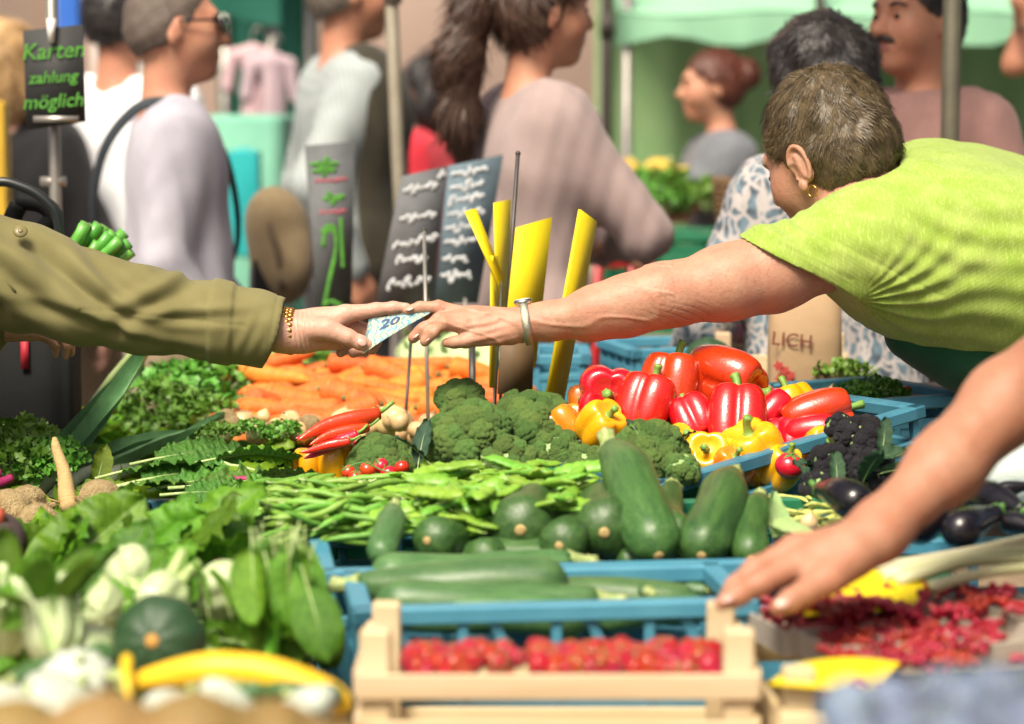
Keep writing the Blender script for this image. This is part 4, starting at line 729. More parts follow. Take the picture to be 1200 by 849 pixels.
nail(917, 706.5, 2.4215, P(912, 712, 2.43) - P(940, 696, 2.44), (-.1, -1, .7), .0062, man, NAIL); nail(853, 701.5, 2.4235, P(846, 706, 2.43) - P(866, 695, 2.44), (-.2, -.5, 1), .0055, man, NAIL)
V, Q = solid(grow(mt, .016) + [cone(pc(1395, 215, 2.62), pc(1330, 315, 2.66), .075, .075, .04), cone(pc(1400, 190, 2.28), (hx + .02, 2.2, 1.2), .07, .07, .04), ell(HMn @ Vector((-.02, 0, -.07)), (.075, .07, .09), .01, None, -1)], .01, lambda p: .004 * wob(p, 40, 95)); obj('t_shirt', mk('t_shirt', V, Q), cloth('dark_green_tee', (.02, .07, .04)), man)
V, Q = solid(grow(ml, .014), .014); obj('trousers', mk('trousers', V, Q), DENIM, man)
V, Q = solid(tf(hair_prims('short'), HMn), .006, lambda p: .003 * wob(p, 150, 96)); obj('hair', mk('hair', V, Q), mat('hair_silver', (.3, .27, .24), .6, (.42, .4, .37), 150), man)
for s in (1, -1): obj('eye', mk('eye', sph(10, 8)[0] * V3(.006, .008, .006) + V3(.0885, .031 * s, -.014), list(sph(10, 8)[1:])), EYE, man, M=HMn)

# ================================================================== the stall in front: table, crates
TZ = .72
WOOD = mat('pale_poplar', (.66, .53, .35), .75, (.46, .33, .18), 11, .3, .35, 70, .002, stretch=(.12, 1, 1), var=.12); WOOD2 = mat('weathered_board', (.3, .22, .14), .85, (.2, .15, .1), 7, .3, .5, 50, .003, stretch=(1, .08, 1), var=.15)
BLUEP = mat('blue_crate_plastic', (.05, .21, .31), .5, (.07, .26, .36), 14, .45, .25, 60, .002, lo=.3, hi=.75); TEALP = mat('petrol_crate_plastic', (.035, .15, .22), .5, (.05, .2, .28), 14, .45, .25, 60, .002); GREENP = mat('green_crate_plastic', (.01, .13, .06), .45, (.015, .17, .08), 14, .45, .2, 60)
tab = thing('market_table', 'long trestle table of weathered boards carrying the vegetable display', 'table', (.05, 3.2, 0))
for k in range(9):
    g = G(); g.box((-.74 + k * .185, 0, TZ - .015), (.175, 3.7, .03)); obj('plank', g.mesh('plank', False), WOOD2, tab)
for yy in (-1.5, 0, 1.5):
    for xx in (-.7, .7):
        g = G(); g.box((xx, yy, (TZ - .03) / 2), (.06, .06, TZ - .03)); obj('leg', g.mesh('leg', False), WOOD2, tab)
    g = G(); g.box((0, yy, TZ - .065), (1.34, .05, .07)); obj('crossbar', g.mesh('crossbar', False), WOOD2, tab)
_cm = {}
def bx(d, m):
    k = (tuple(round(x, 4) for x in d), m.name)
    if k not in _cm:
        h = np.array(d) / 2; b = min(.0025, h.min() * .3); n = np.array([[x, y, z] for x in (-1, 1) for y in (-1, 1) for z in (-1, 1)]); V = []
        for c in n:
            for ax in range(3):
                p = c * (h - b); p[ax] = c[ax] * h[ax]; V.append(p)
        me = bpy.data.meshes.new('bar'); V = np.array(V); import bmesh; bm = bmesh.new(); [bm.verts.new(v) for v in V]; bmesh.ops.convex_hull(bm, input=bm.verts[:]); bm.to_mesh(me); bm.free(); me.materials.append(m); _cm[k] = me
    return _cm[k]
def pcrate(label, M, L, W, H, m, window=.06, post=.075, group=None, lip=.012, diag=False):
    """plastic crate: origin at the bottom centre; each wall has a solid lower panel, posts and a top rim"""
    r = obj('plastic_crate', None, None, None, label, 'crate', group, M=M); t = .012
    obj('base', bx((L, W, .008), m), None, r, M=Matrix.Translation((0, 0, .004)))
    for s, (ln, off, rot) in enumerate(((L, (0, -W / 2), 0), (L, (0, W / 2), 0), (W, (-L / 2, 0), 1), (W, (L / 2, 0), 1))):
        R = Matrix.Translation((off[0], off[1], 0)) @ Matrix.Rotation(math.pi / 2 * rot, 4, 'Z'); ph = H - window - .022
        w = obj('wall', bx((ln - t, t * .6, ph), m), None, r, M=R @ Matrix.Translation((0, 0, .008 + ph / 2)))
        for z, hh, th in ((.014, .02, t * 1.1), (ph, .014, t)): obj('rib', bx((ln, th, hh), m), None, w, M=Matrix.Translation((0, 0, z - ph / 2)))
        obj('rim', bx((ln + lip * 2, lip * 2, .02), m), None, r, M=R @ Matrix.Translation((0, 0, H - .01)))
        n = max(2, int(ln / post))
        for k in range(n + 1):
            q = obj('post', bx((.012, t * 1.05, H - .02), m), None, r, M=R @ Matrix.Translation((-ln / 2 + t / 2 + (ln - t) * k / n, 0, (H - .02) / 2)))
        if diag and s == 0:
            for k in range(n):
                x0 = -ln / 2 + (ln) * (k + .5) / n; obj('strut', bx((.012, t * .8, window * 1.15), m), None, r, M=R @ Matrix.Translation((x0, .001, H - .02 - window / 2)) @ Matrix.Rotation(-.45, 4, 'Y'))
    return r
def wcrate(label, M, L, W, H, group=None, rows=2, backrows=2):
    r = obj('wooden_crate', None, None, None, label, 'crate', group, M=M); sh = (H - .03) / rows - .022
    for i in range(5): obj('floor_slat', bx((L, W / 5 - .012, .006), WOOD), None, r, M=Matrix.Translation((0, -W / 2 + W / 5 * (i + .5), .02)))
    for s in (-1, 1):
        for k in range(rows):
            z = .03 + (sh + .022) * k + sh / 2; (s > 0 and k >= backrows) or obj('slat', bx((L, .007, sh), WOOD), None, r, M=TRS((0, s * W / 2, z), (0, 0, random.uniform(-.006, .006)))); obj('end_slat', bx((.008, W - .01, sh), WOOD), None, r, M=TRS((s * (L / 2 - .002), 0, z + .003)))
        for q in (-1, 1): obj('corner_post', bx((.03, .026, H + (.004 if q > 0 else .02)), WOOD), None, r, M=TRS((s * (L / 2 - .02), q * (W / 2 - .018), (H + (.004 if q > 0 else .02)) / 2), (0, 0, random.uniform(-.05, .05))))
    return r
# blue crates with the courgettes
def crateM(pc_, yaw, z, tilt=0): return Matrix.Translation((pc_[0], pc_[1], z)) @ Matrix.Rotation(yaw, 4, 'Z') @ Matrix.Rotation(tilt, 4, 'Y')
ca = onZ(425, 712, .905); ya = math.radians(7); ux = Vector((math.cos(ya), math.sin(ya), 0)); uy = Vector((-math.sin(ya), math.cos(ya), 0))
cA_ = ca + ux * .215 + uy * .1; pcrate('light blue plastic crate of courgettes just behind the strawberry crate', crateM(cA_, ya, .725), .43, .2, .18, BLUEP, .07, .1, diag=True)
cB_ = onZ(372, 652, .905) + ux * .31 + uy * -.05 + Vector((0, .14, 0)); pcrate('wider blue plastic crate behind, heaped with dark courgettes', crateM(cA_ + uy * .27 + ux * .065, ya, .725), .62, .3, .18, BLUEP, .05, .1)
pcrate('blue plastic crate of green beans beside the chard leaves', crateM(onZ(330, 600, .87), math.radians(4), .725), .42, .3, .14, BLUEP, .03, .06)
pcrate('green plastic crate under the bell peppers', Matrix.Translation((.33, 3.42, .735)) @ Matrix.Rotation(math.radians(8), 4, 'Z'), .5, .34, .185, GREENP, .03, .07)
pcrate('petrol blue tilted plastic crate holding the bell peppers', Matrix.Translation(P(862, 560, 3.62) + Vector((0, 0, -.075))) @ Matrix.Rotation(math.radians(36), 4, 'Z') @ Matrix.Rotation(math.radians(-8), 4, 'Y'), .5, .3, .15, TEALP, .045, .1)
pcrate('empty petrol blue crate corner beside the purple broccoli', Matrix.Translation(P(1020, 525, 3.95) + Vector((0, 0, -.05))) @ Matrix.Rotation(math.radians(28), 4, 'Z'), .2, .26, .15, TEALP, .03, .05)
pcrate('dark green plastic crate of celeriac beside the beetroot', Matrix.Translation(Vector((-.72, 3.22, .725))) @ Matrix.Rotation(math.radians(5), 4, 'Z'), .4, .3, .14, GREENP, .03, .05)
pcrate('dark green crate with chard stalks on its rim', Matrix.Translation((-.2, 3.56, .73)), .36, .26, .145, GREENP, .03, .06)
pcrate('blue plastic bin behind the yellow price boards', Matrix.Translation(P(655, 445, 4.75) + Vector((0, 0, -.1))), .1, .2, .16, BLUEP, .03, .05); pcrate('blue plastic bin behind the red peppers', Matrix.Translation(P(775, 440, 4.7) + Vector((0, .05, -.12))) @ Matrix.Rotation(.25, 4, 'Z'), .17, .22, .18, BLUEP, .03, .05)
wcrate('pale wooden crate of strawberries in front of the blue crate', Matrix.Translation((.045, 2.46, .745)), .4, .24, .172, rows=3, backrows=2)
wcrate('pale wooden crate of redcurrants under the stallholder\'s hand', Matrix.Translation((.48, 2.53, .725)) @ Matrix.Rotation(math.radians(5), 4, 'Z'), .47, .4, .16)
wcrate('wooden crate behind the pepper heap beside the paper bag', Matrix.Translation(P(872, 450, 4.75) + Vector((.06, 0, -.11))), .26, .2, .2)

# ================================================================== vegetables: makers
def zuc_mat(name, a, b, c): 
    m, nt, bs = base(name); tc = nd(nt, 'ShaderNodeTexCoord'); f = noise(nt, 14, 4, stretch=(.25, 1.6, 1.6)); col = mixc(nt, ramp(nt, f, [(.38, 0), (.66, 1)]), a, b)
    vo = nd(nt, 'ShaderNodeTexVoronoi'); vo.inputs['Scale'].default_value = 60; nt.links.new(tc.outputs['Object'], vo.inputs['Vector']); col = mixc(nt, ramp(nt, vo.outputs[0], [(.12, .75), (.3, 0)]), col, c); col = vary(nt, col, .18, .012)
    nt.links.new(col, bs.inputs['Base Color']); bs.inputs['Roughness'].default_value = .42; bs.inputs['Specular IOR Level'].default_value = .5; bump(nt, bs, f, .25, .006); return m
ZUC = zuc_mat('courgette_skin', (.024, .078, .018), (.055, .135, .03), (.12, .22, .08)); ZUCP = zuc_mat('pale_courgette_skin', (.045, .115, .035), (.085, .17, .055), (.16, .26, .1)); ZUCY = zuc_mat('yellow_courgette_skin', (.8, .46, .01), (.85, .54, .02), (.85, .6, .08)); ZUCR = zuc_mat('round_courgette_skin', (.012, .04, .016), (.025, .065, .025), (.06, .11, .05))
STEMG = mat('cut_stem', (.22, .33, .08), .6, (.4, .42, .2), 40); SCAR = mat('blossom_scar', (.5, .36, .14), .8, (.3, .22, .09), 60)
def courgette(m, bend, fat=.12, seed=0):
    n = 26; t = np.linspace(0, 1, n); r = fat * (.5 + .5 * np.clip(t * 3.2, 0, 1) ** .7) * (1 + .08 * t); r *= np.sqrt(np.clip(1 - ((t - .86) / .145).clip(0, 1) ** 2.2, 0, 1)); r[0] *= .9
    pts = np.stack([t, .01 * np.sin(t * 7 + seed), bend * np.sin(t * np.pi)], 1); pr = lambda a: 1 + .022 * np.cos(5 * a + seed) + .01 * np.cos(3 * a + 2 * seed); r = np.maximum(r, .002)
    g = G(); g.tube(pts, r, 26, True, pr); me = g.mesh('courgette')
    s = G(); tt = np.linspace(0, 1, 6); s.tube(np.stack([-.13 + .14 * tt, 0 * tt, .02 * (1 - tt) ** 2], 1), fat * np.array([.36, .33, .3, .33, .42, .52]), 15, True, lambda a: 1 + .14 * np.cos(5 * a)); e = G(); e.tube([(.985, 0, pts[-2, 2]), (1.004, 0, pts[-1, 2]), (1.008, 0, pts[-1, 2])], [fat * .2, fat * .19, fat * .08], 12)
    return Spec('courgette', me, m, [Spec('stem', s.mesh('stem'), STEMG), Spec('blossom_scar', e.mesh('blossom_scar'), SCAR)])
ZS = [courgette(ZUC, b, f, i) for i, (b, f) in enumerate(((.05, .112), (-.04, .118), (.09, .11)))]; ZD = [courgette(ZUC, b, f, 12 + i) for i, (b, f) in enumerate(((.03, .165), (-.03, .155)))]; ZP = [courgette(ZUCP, b, .11, 5 + i) for i, b in enumerate((.04, -.05))]; ZY = [courgette(ZUCY, .12, .074, 9), courgette(ZUCY, .05, .1, 10)]
def lay(sp, a, b, label, cat, group=None, roll=0, s=None): return spawn(sp, lookM(a, b, roll, s), label, cat, group)
ORANGE = mat('carrot_skin', (.82, .24, .03), .5, (.62, .13, .02), 18, .45, .5, 45, .005, stretch=(3.5, .4, .4), var=.2, hue=.014)
def carrot(bend, seed):
    n = 22; t = np.linspace(0, 1, n); r = .125 * (1 - .58 * t ** 1.4) * np.clip(t * 14 + .45, 0, 1) ** .5; r *= np.clip((1 - t) * 9, .06, 1) ** .6; rg = np.random.default_rng(seed); r = r * (1 + .03 * rg.normal(size=n)); r[0] *= .55
    g = G(); g.tube(np.stack([t, .02 * np.sin(t * 5 + seed), bend * t * t], 1), r, 14); s = G(); s.tube([(-.035, 0, 0), (-.01, 0, 0), (.012, 0, 0)], [.028, .034, .04], 8)
    return Spec('carrot', g.mesh('carrot'), ORANGE, [Spec('stem_stub', s.mesh('stem_stub'), mat('carrot_top', (.1, .16, .03), .8, (.2, .14, .05), 60))])
CARS = [carrot(b, i) for i, b in enumerate((.0, .05, -.06, .09))]
RED = mat('red_pepper_skin', (.62, .022, .006), .24, (.5, .01, .006), 9, .6, .12, 14, .006, coat=.55, var=.1, hue=.008); YEL = mat('yellow_pepper_skin', (.85, .42, .005), .25, (.82, .34, .005), 9, .6, .12, 14, .006, coat=.5, var=.06, hue=.008); ORP = mat('orange_pepper_skin', (.85, .24, .01), .25, (.8, .2, .01), 9, .6, .12, 14, .006, coat=.5)
STEMP = mat('pepper_stem', (.13, .26, .035), .5, (.2, .36, .07), 40)
def pepper(m, lobes, el, seed):
    v, q, t = sph(48, 30); ph = np.arctan2(v[:, 1], v[:, 0]); z = v[:, 2]; rho = np.sqrt(v[:, 0] ** 2 + v[:, 1] ** 2); rg = np.random.default_rng(seed); lo = np.abs(np.cos(ph * lobes / 2 + rg.uniform(0, 6))) ** .7; k = (.74 + .29 * lo) * (1 + .06 * np.sin(ph + seed))
    sq = rho ** .62; taper = 1 - .13 * (1 - z) * .5 ; x = np.cos(ph) * sq * k * taper; y = np.sin(ph) * sq * k * taper
    zz = z * el - .34 * el * np.exp(-(rho / .42) ** 2) * (z > 0) + .22 * el * np.exp(-(rho / .4) ** 2) * (z < 0) + .06 * el * lo * np.sign(z) * rho; p = np.stack([x, y, zz], 1); p += .02 * np.stack([wob(p, 3, seed), wob(p, 3, seed + 1), wob(p, 3, seed + 2)], 1)
    s = G(); a = spline([(0, 0, el * .58), (0, 0, el * .72), (.03, .02, el * 1.0), (.12, .05, el * 1.18)], 9); s.tube(a, [.34, .26, .15, .12, .11, .11, .12, .13, .14], 12, True, lambda a: 1 + .12 * np.cos(6 * a))
    return Spec('bell_pepper', mk('bell_pepper', p, [q, t]), m, [Spec('stem', s.mesh('stem'), STEMP)])
PR = [pepper(RED, 4, 1.05, 1), pepper(RED, 3, 1.2, 2), pepper(RED, 4, 1.25, 3)]; PY = [pepper(YEL, 4, 1.0, 4), pepper(YEL, 3, 1.1, 5)]; PO = [pepper(ORP, 4, 1.0, 6)]
TOM = mat('tomato_skin', (.6, .02, .01), .2, (.5, .015, .01), 8, .6, coat=.5, var=.08); CALYX = mat('calyx_green', (.06, .17, .03), .6, (.1, .25, .05), 40)
def star(n, r, z, w=.22, droop=.3):
    g = G()
    for k in range(n):
        a = 2 * np.pi * k / n; c, s = math.cos(a), math.sin(a); pts = [(0.02, -w * .4), (r * .55, -w), (r, 0), (r * .55, w), (.02, w * .4)]; zz = [z + .05, z + .04, z - droop, z + .04, z + .05]; g.add([(x * c - y * s, x * s + y * c, h) for (x, y), h in zip(pts, zz)], None, [[0, 1, 4], [1, 3, 4], [1, 2, 3]])
    return g
def tomato(el=.9):
    v, q, t = sph(24, 16); p = v * V3(1, 1, el); p[:, 2] -= .15 * np.exp(-((v[:, 0] ** 2 + v[:, 1] ** 2) / .08)) * (v[:, 2] > 0); g = star(5, .75, el * .86, .14, .12); g.tube([(0, 0, el * .8), (.02, 0, el * 1.05), (.1, 0, el * 1.3)], [.07, .05, .05], 6)
    return Spec('tomato', mk('tomato', p, [q, t]), TOM, [Spec('calyx', g.mesh('calyx'), CALYX)])
TM = tomato()
def strawberry():
    v, q, t = sph(22, 16); z = v[:, 2]; p = v * V3(1, 1, 1.25); p[:, :2] *= (1 + .28 * z)[:, None] * .92; g = star(7, .95, 1.05, .2, .22); return Spec('strawberry', mk('strawberry', p, [q, t]), mat('strawberry_skin', (.6, .015, .015), .3, (.5, .01, .012), 6, .5, .6, 5, .1, coat=.4, var=.12), [Spec('calyx', g.mesh('calyx'), CALYX)])
SB = strawberry()
CHIL = mat('chilli_skin', (.7, .012, .018), .22, (.6, .01, .02), 5, .6, .2, 20, .004, coat=.5, var=.08)
def chilli(bend, seed):
    n = 24; t = np.linspace(0, 1, n); r = .095 * (.72 + .28 * np.clip(t * 4, 0, 1)) * (1 - t ** 2.6) ** .8 + .004; g = G(); g.tube(np.stack([t, .03 * np.sin(t * 6 + seed), bend * np.sin(t * 2.4)], 1), r, 16, True, lambda a: 1 + .05 * np.cos(3 * a + seed)); s = G(); s.tube(spline([(-.22, 0, .06), (-.1, 0, .01), (-.01, 0, 0), (.03, 0, 0)], 8), [.026, .024, .024, .026, .034, .055, .075, .08], 10)
    return Spec('red_chilli', g.mesh('red_chilli'), CHIL, [Spec('stem', s.mesh('stem'), STEMP)])
CH = [chilli(.06, 1), chilli(-.05, 2)]
AUB = mat('aubergine_skin', (.007, .006, .008), .28, (.011, .008, .012), 6, .45, coat=.3, var=.2)
def aubergine():
    n = 26; t = np.linspace(0, 1, n); r = .1 + .13 * np.sin(np.clip((t - .05) / .95, 0, 1) ** 1.3 * np.pi * .78); r *= np.sqrt(np.clip(1 - ((t - .8) / .2).clip(0, 1) ** 2, .0004, 1)); g = G(); g.tube(np.stack([t, 0 * t, .08 * np.sin(t * 3)], 1), r, 24)
    s = G(); s.tube(spline([(-.2, .02, .05), (-.1, .01, .02), (-.01, 0, 0), (.03, 0, 0)], 7), [.04, .04, .04, .045, .07, .1, .115], 10); st = star(5, .23, 0, .055, -.0); return Spec('aubergine', g.mesh('aubergine'), AUB, [Spec('calyx', s.mesh('calyx'), CALYX)])
AU = aubergine()
# leaves
def leafgrid(L=1, W=.25, bend=.4, cup=.2, ruf=.03, nu=20, nv=10, rf=5, seed=0, shape=(.5, .55), tipbend=0, noise_=.01, fold=0.0, lobes=0):
    u = np.linspace(0.001, .999, nu); v = np.linspace(-1, 1, nv + 1); a, b = shape; w = u ** a * (1 - u) ** b; w = W * w / w.max()
    if lobes: w = w * (1 + .22 * np.sin(u * lobes * 6.28))
    th = bend * u + tipbend * u ** 3; dx = np.cos(th); dz = -np.sin(th); x = np.concatenate([[0], np.cumsum((dx[1:] + dx[:-1]) / 2)]) / (nu - 1); z = np.concatenate([[0], np.cumsum((dz[1:] + dz[:-1]) / 2)]) / (nu - 1)
    U, Vv = np.meshgrid(u, v, indexing='ij'); r = np.random.default_rng(seed); p1, p2 = r.uniform(0, 6.28, 2); av = np.abs(Vv); sgn = np.where(Vv > 0, 1.0, .7)
    h = cup * W * Vv ** 2 + fold * W * av + ruf * av ** 1.6 * (np.sin(rf * 6.28 * U + p1 * np.sign(Vv)) + .6 * np.sin(rf * 2.3 * 6.28 * U + p2 + Vv * 3)); X = x[:, None] + h * np.sin(th)[:, None]; Y = Vv * w[:, None] * (1 - .25 * abs(cup) * av); Z = z[:, None] + h * np.cos(th)[:, None]
    p = np.stack([X, Y, Z], -1).reshape(-1, 3) * L; p[:, 2] += noise_ * L * wob(p / L, 14, seed + 9) * np.minimum(1, av.ravel() * 3 + .2); n = nv + 1
    i, j = np.meshgrid(np.arange(nu - 1), np.arange(nv), indexing='ij'); q = np.stack([i * n + j, (i + 1) * n + j, (i + 1) * n + j + 1, i * n + j + 1], -1).reshape(-1, 4)
    return p, q, np.stack([U.ravel(), Vv.ravel() * .5 + .5], 1)
def leafspec(name, m, stalkm=None, stalk=.25, sr=.012, **k):
    p, q, uv = leafgrid(**k); kids = []
    if stalkm is not None:
        L = k.get('L', 1); s = G(); c = p[k.get('nv', 10) // 2::k.get('nv', 10) + 1]; m_ = len(c); pts = np.vstack([[(-stalk * L, 0, .02 * L), (-stalk * .5 * L, 0, .01 * L)], c[:int(m_ * .8)] - V3(0, 0, .004 * L)]); s.tube(pts, np.linspace(sr, sr * .12, len(pts)) * L, 8); kids = [Spec('stalk', s.mesh('stalk'), stalkm)]
    return Spec(name, mk(name, p, q, True, uv), m, kids)
CHARD = leafmat('chard_leaf', (.06, .18, .01), (.12, .28, .016), (.16, .3, .06), .36, .22, .02, 8, .34); SPIN = leafmat('spinach_leaf', (.065, .19, .01), (.13, .3, .018), (.13, .25, .05), .4, .25, .014, 7, .32); KALE = leafmat('kale_leaf', (.05, .14, .02), (.1, .23, .03), (.14, .22, .08), .5, .15, .02, 10, .15); LETT = leafmat('lettuce_leaf', (.13, .29, .012), (.2, .39, .024), (.25, .4, .1), .42, .3, .03, 8)
LEEKG = leafmat('leek_leaf', (.09, .2, .085), (.14, .27, .12), (.06, .13, .07), .5, .1, .004, 1, .15, .2); YELG = leafmat('yellowing_leaf', (.2, .26, .02), (.12, .22, .02), (.3, .35, .1), .5, .3, .02, 8); REDST = mat('chard_stalk_magenta', (.42, .03, .14), .4, (.32, .02, .1), 30, coat=.2); ORST = mat('chard_stalk_orange', (.7, .2, .05), .4, (.6, .14, .04), 30, coat=.2); PALEST = mat('pale_green_stalk', (.3, .42, .13), .45, (.4, .5, .22), 30); RUSTST = mat('chard_stalk_rust', (.4, .08, .04), .45, (.33, .06, .03), 30)
CHS = [leafspec('chard_leaf', CHARD, st, .3, .018, L=1, W=.3, bend=b, cup=c, ruf=.035, nu=34, nv=14, rf=4, seed=i, shape=(.42, .5), fold=f, noise_=.016) for i, (st, b, c, f) in enumerate(((RUSTST, .6, -.25, .3), (PALEST, 1.2, .3, .1), (PALEST, -.6, -.4, .45), (PALEST, 1.6, -.3, .4)))]
SPS = [leafspec('spinach_leaf', SPIN, PALEST, .3, .014, L=1, W=.3, bend=b, cup=c, ruf=.012, nu=18, nv=10, rf=2, seed=20 + i, shape=(.45, .5), noise_=.01) for i, (b, c) in enumerate(((.6, .3), (1.0, -.2), (.3, .45)))]
def curly(seed, L=1, W=.27):
    """crinkled kale: ruffle folded many times at the margin"""
    nu, nv = 110, 22; p, q, uv = leafgrid(1, W, .55, .1, 0, nu, nv, 1, seed, (.35, .35), 0, 0); r = np.random.default_rng(seed); u = uv[:, 0]; v = (uv[:, 1] - .5) * 2; av = np.abs(v); s = np.sign(v); ph = r.uniform(0, 6, 4)
    bub = np.sin(u * 62 + 2 * np.sin(v * 5 + ph[0])) * np.sin(v * 8 + 2.2 * np.sin(u * 27 + ph[1])); p[:, 2] += .016 * bub * np.minimum(1, av * 5) - .14 * v * v * W + av ** 2 * .024 * np.sin(u * 38 + ph[2] * s) + av ** 2 * .01 * np.sin(u * 90 + ph[3]); p[:, 1] *= 1 - .12 * av * np.sin(u * 45 + ph[3] * s); p[:, 2] += .006 * wob(p, 90, seed)
    st = G(); st.tube([(-.25, 0, .01), (0, 0, 0), (.3, 0, -.03)], [.016, .014, .008], 8); return Spec('kale_leaf', mk('kale_leaf', p, q, True, uv), KALE, [Spec('stalk', st.mesh('stalk'), PALEST)])
KLS = [curly(i) for i in range(3)]
LTS = [leafspec('lettuce_leaf', LETT, PALEST, .1, .02, L=1, W=.34, bend=.7, cup=-.2, ruf=.028, nu=50, nv=18, rf=5, seed=40 + i, shape=(.4, .25), noise_=.025) for i in range(2)]; YLS = leafspec('yellowing_leaf', YELG, PALEST, .15, .014, L=1, W=.26, bend=.6, cup=.3, ruf=.03, nu=22, nv=10, rf=3, seed=47)
LKL = [leafspec('leek_leaf', LEEKG, None, L=1, W=.075, bend=b, cup=.5, ruf=.003, nu=20, nv=8, rf=2, seed=50 + i, shape=(.05, .3), fold=.7, noise_=.004) for i, b in enumerate((.25, -.2, .6))]
def leaf_at(sp, a, b, label, cat, group=None, roll=0.0): return lay(sp, a, b, label, cat, group, roll)
# broccoli
BROC = mat('broccoli_floret', (.085, .18, .045), .7, (.19, .32, .07), 26, .3, .8, 330, .006, var=.22, hue=.015); BROCD = mat('purple_broccoli_floret', (.02, .022, .026), .75, (.045, .04, .05), 26, .25, .8, 330, .006, var=.3); BSTALK = mat('broccoli_stalk', (.2, .32, .1), .6, (.28, .4, .15), 20)
def floretmesh(seed):
    v, q, t = sph(56, 36); r = np.random.default_rng(seed); pts = r.normal(size=(110, 3)); pts /= np.linalg.norm(pts, axis=1)[:, None]; d = np.sort(np.linalg.norm(v[:, None] - pts[None], axis=2), 1); b = np.sqrt(np.clip(.045 - d[:, 0] ** 2, 0, 1)); k = 1 + .75 * (b - .1) + .05 * wob(v, 4, seed); p = v * k[:, None]; p[:, 2] *= .82; return mk('floret', p, [q, t])
FLM = [floretmesh(i) for i in range(4)]
def broccoli(label, c, R, seed, m=BROC, group='broccoli crowns', name='broccoli', n=30, flat=.72, tilt=(0, 0)):
    r = np.random.default_rng(seed); root = obj(name, None, None, None, label, 'broccoli', group, M=Matrix.Translation(Vector(c)) @ Matrix.Rotation(tilt[0], 4, 'X') @ Matrix.Rotation(tilt[1], 4, 'Y')); pts = []
    for k in range(n):
        f = (k + .5) / n; th = math.acos(1 - 1.15 * f); ph = k * 2.399963 + r.uniform(-.25, .25); rr = R * r.uniform(.68, .82); pts.append((rr * math.sin(th) * math.cos(ph), rr * math.sin(th) * math.sin(ph), rr * math.cos(th) * flat))
    fl = FLM if m is BROC else None
    for k, p in enumerate(pts):
        me = FLM[k % 4] if m is BROC else DFL[k % 4]; s = R * r.uniform(.24, .34); d = Vector(p).normalized(); obj('floret', me, None, root, M=Matrix.Translation(p) @ d.to_track_quat('Z', 'Y').to_matrix().to_4x4() @ Matrix.Rotation(r.uniform(0, 6), 4, 'Z') @ Matrix.Scale(s, 4))
    st = solid([cone((0, 0, -R * .9), (0, 0, -R * .2), R * .22, R * .3, .02)] + [cone((0, 0, -R * .3), np.array(p) * .85, R * .13, R * .1, .02) for p in pts[::3]] + [ell((0, 0, R * .12), (R * .68, R * .68, R * .45), .01)], R * .06); obj('stalk', mk('stalk', *st), BSTALK, root); return root
for me in FLM: me.materials.append(BROC)
DFL = []
for me in FLM: d = me.copy(); d.materials.clear(); d.materials.append(BROCD); DFL.append(d)

# ================================================================== the vegetables in place
U = random.uniform
def Z2(sp, a, b, label, cat='courgette', group=None, roll=None, s=None): return lay(sp, P(*a), P(*b), label, cat, group, U(0, 6) if roll is None else roll, s)
# courgettes of the blue crates
Z2(ZS[0], (716, 528, 3.2), (772, 652, 2.92), 'large courgette leaning highest on the courgette heap, its blossom end towards the crate rim', roll=0)
Z2(ZS[1], (858, 560, 3.17), (822, 652, 2.92), 'thick dark courgette leaning between the tallest one and the last one', roll=3); Z2(ZS[0], (892, 588, 3.13), (880, 655, 2.93), 'plump dark courgette leaning at the right end of the heap', roll=1)
Z2(ZS[2], (790, 572, 3.2), (800, 628, 3.0), 'dark courgette half hidden between two leaning courgettes', roll=2)
gd = 'dark courgettes heaped in the wider blue crate'
for k, (a, b) in enumerate((((645, 596, 3.2), (610, 622, 2.97)), ((700, 590, 3.2), (708, 625, 2.96)), ((678, 622, 3.1), (655, 640, 2.93)), ((560, 620, 3.12), (500, 634, 2.95)), ((600, 640, 3.05), (560, 652, 2.93)), ((745, 640, 3.05), (738, 662, 2.95)), ((530, 655, 3.0), (690, 652, 2.97)), ((720, 660, 3.0), (860, 655, 3.03)))): Z2(ZD[k % 2], a, b, 'short dark courgette lying in the wider blue crate', group=gd)
Z2(ZP[0], (462, 598, 3.02), (448, 655, 2.86), 'pale grey-green courgette standing at the left corner of the blue crate', roll=0)
gp = iter(['long courgette lying topmost in the front blue crate', 'long courgette lying second, just behind the front rail', 'stubby courgette end between the two blue crates', 'courgette seen through the open crate side, upper one', 'courgette seen through the open crate side, lower one', 'small courgette pointing to the crate rim by the stallholder\'s hand', 'courgette lying behind the slanted struts near the hand', 'small courgette resting against the divider rim near the hand', 'courgette crossing behind the strawberry crate towards the hand'])
for a, b in (((668, 667, 2.9), (432, 684, 2.84)), ((420, 694, 2.76), (665, 690, 2.75)), ((640, 668, 2.93), (706, 672, 2.9)), ((700, 712, 2.72), (440, 716, 2.71)), ((470, 735, 2.70), (690, 738, 2.69)), ((760, 702, 2.78), (700, 690, 2.9)), ((850, 722, 2.76), (700, 735, 2.72)), ((830, 700, 2.84), (740, 690, 2.9)), ((600, 712, 2.8), (820, 722, 2.8))): Z2(ZP[random.randrange(2)] if U(0, 1) < .6 else ZS[0], (a[0], a[1] - 8, a[2]), (b[0], b[1] - 8, b[2]), next(gp))
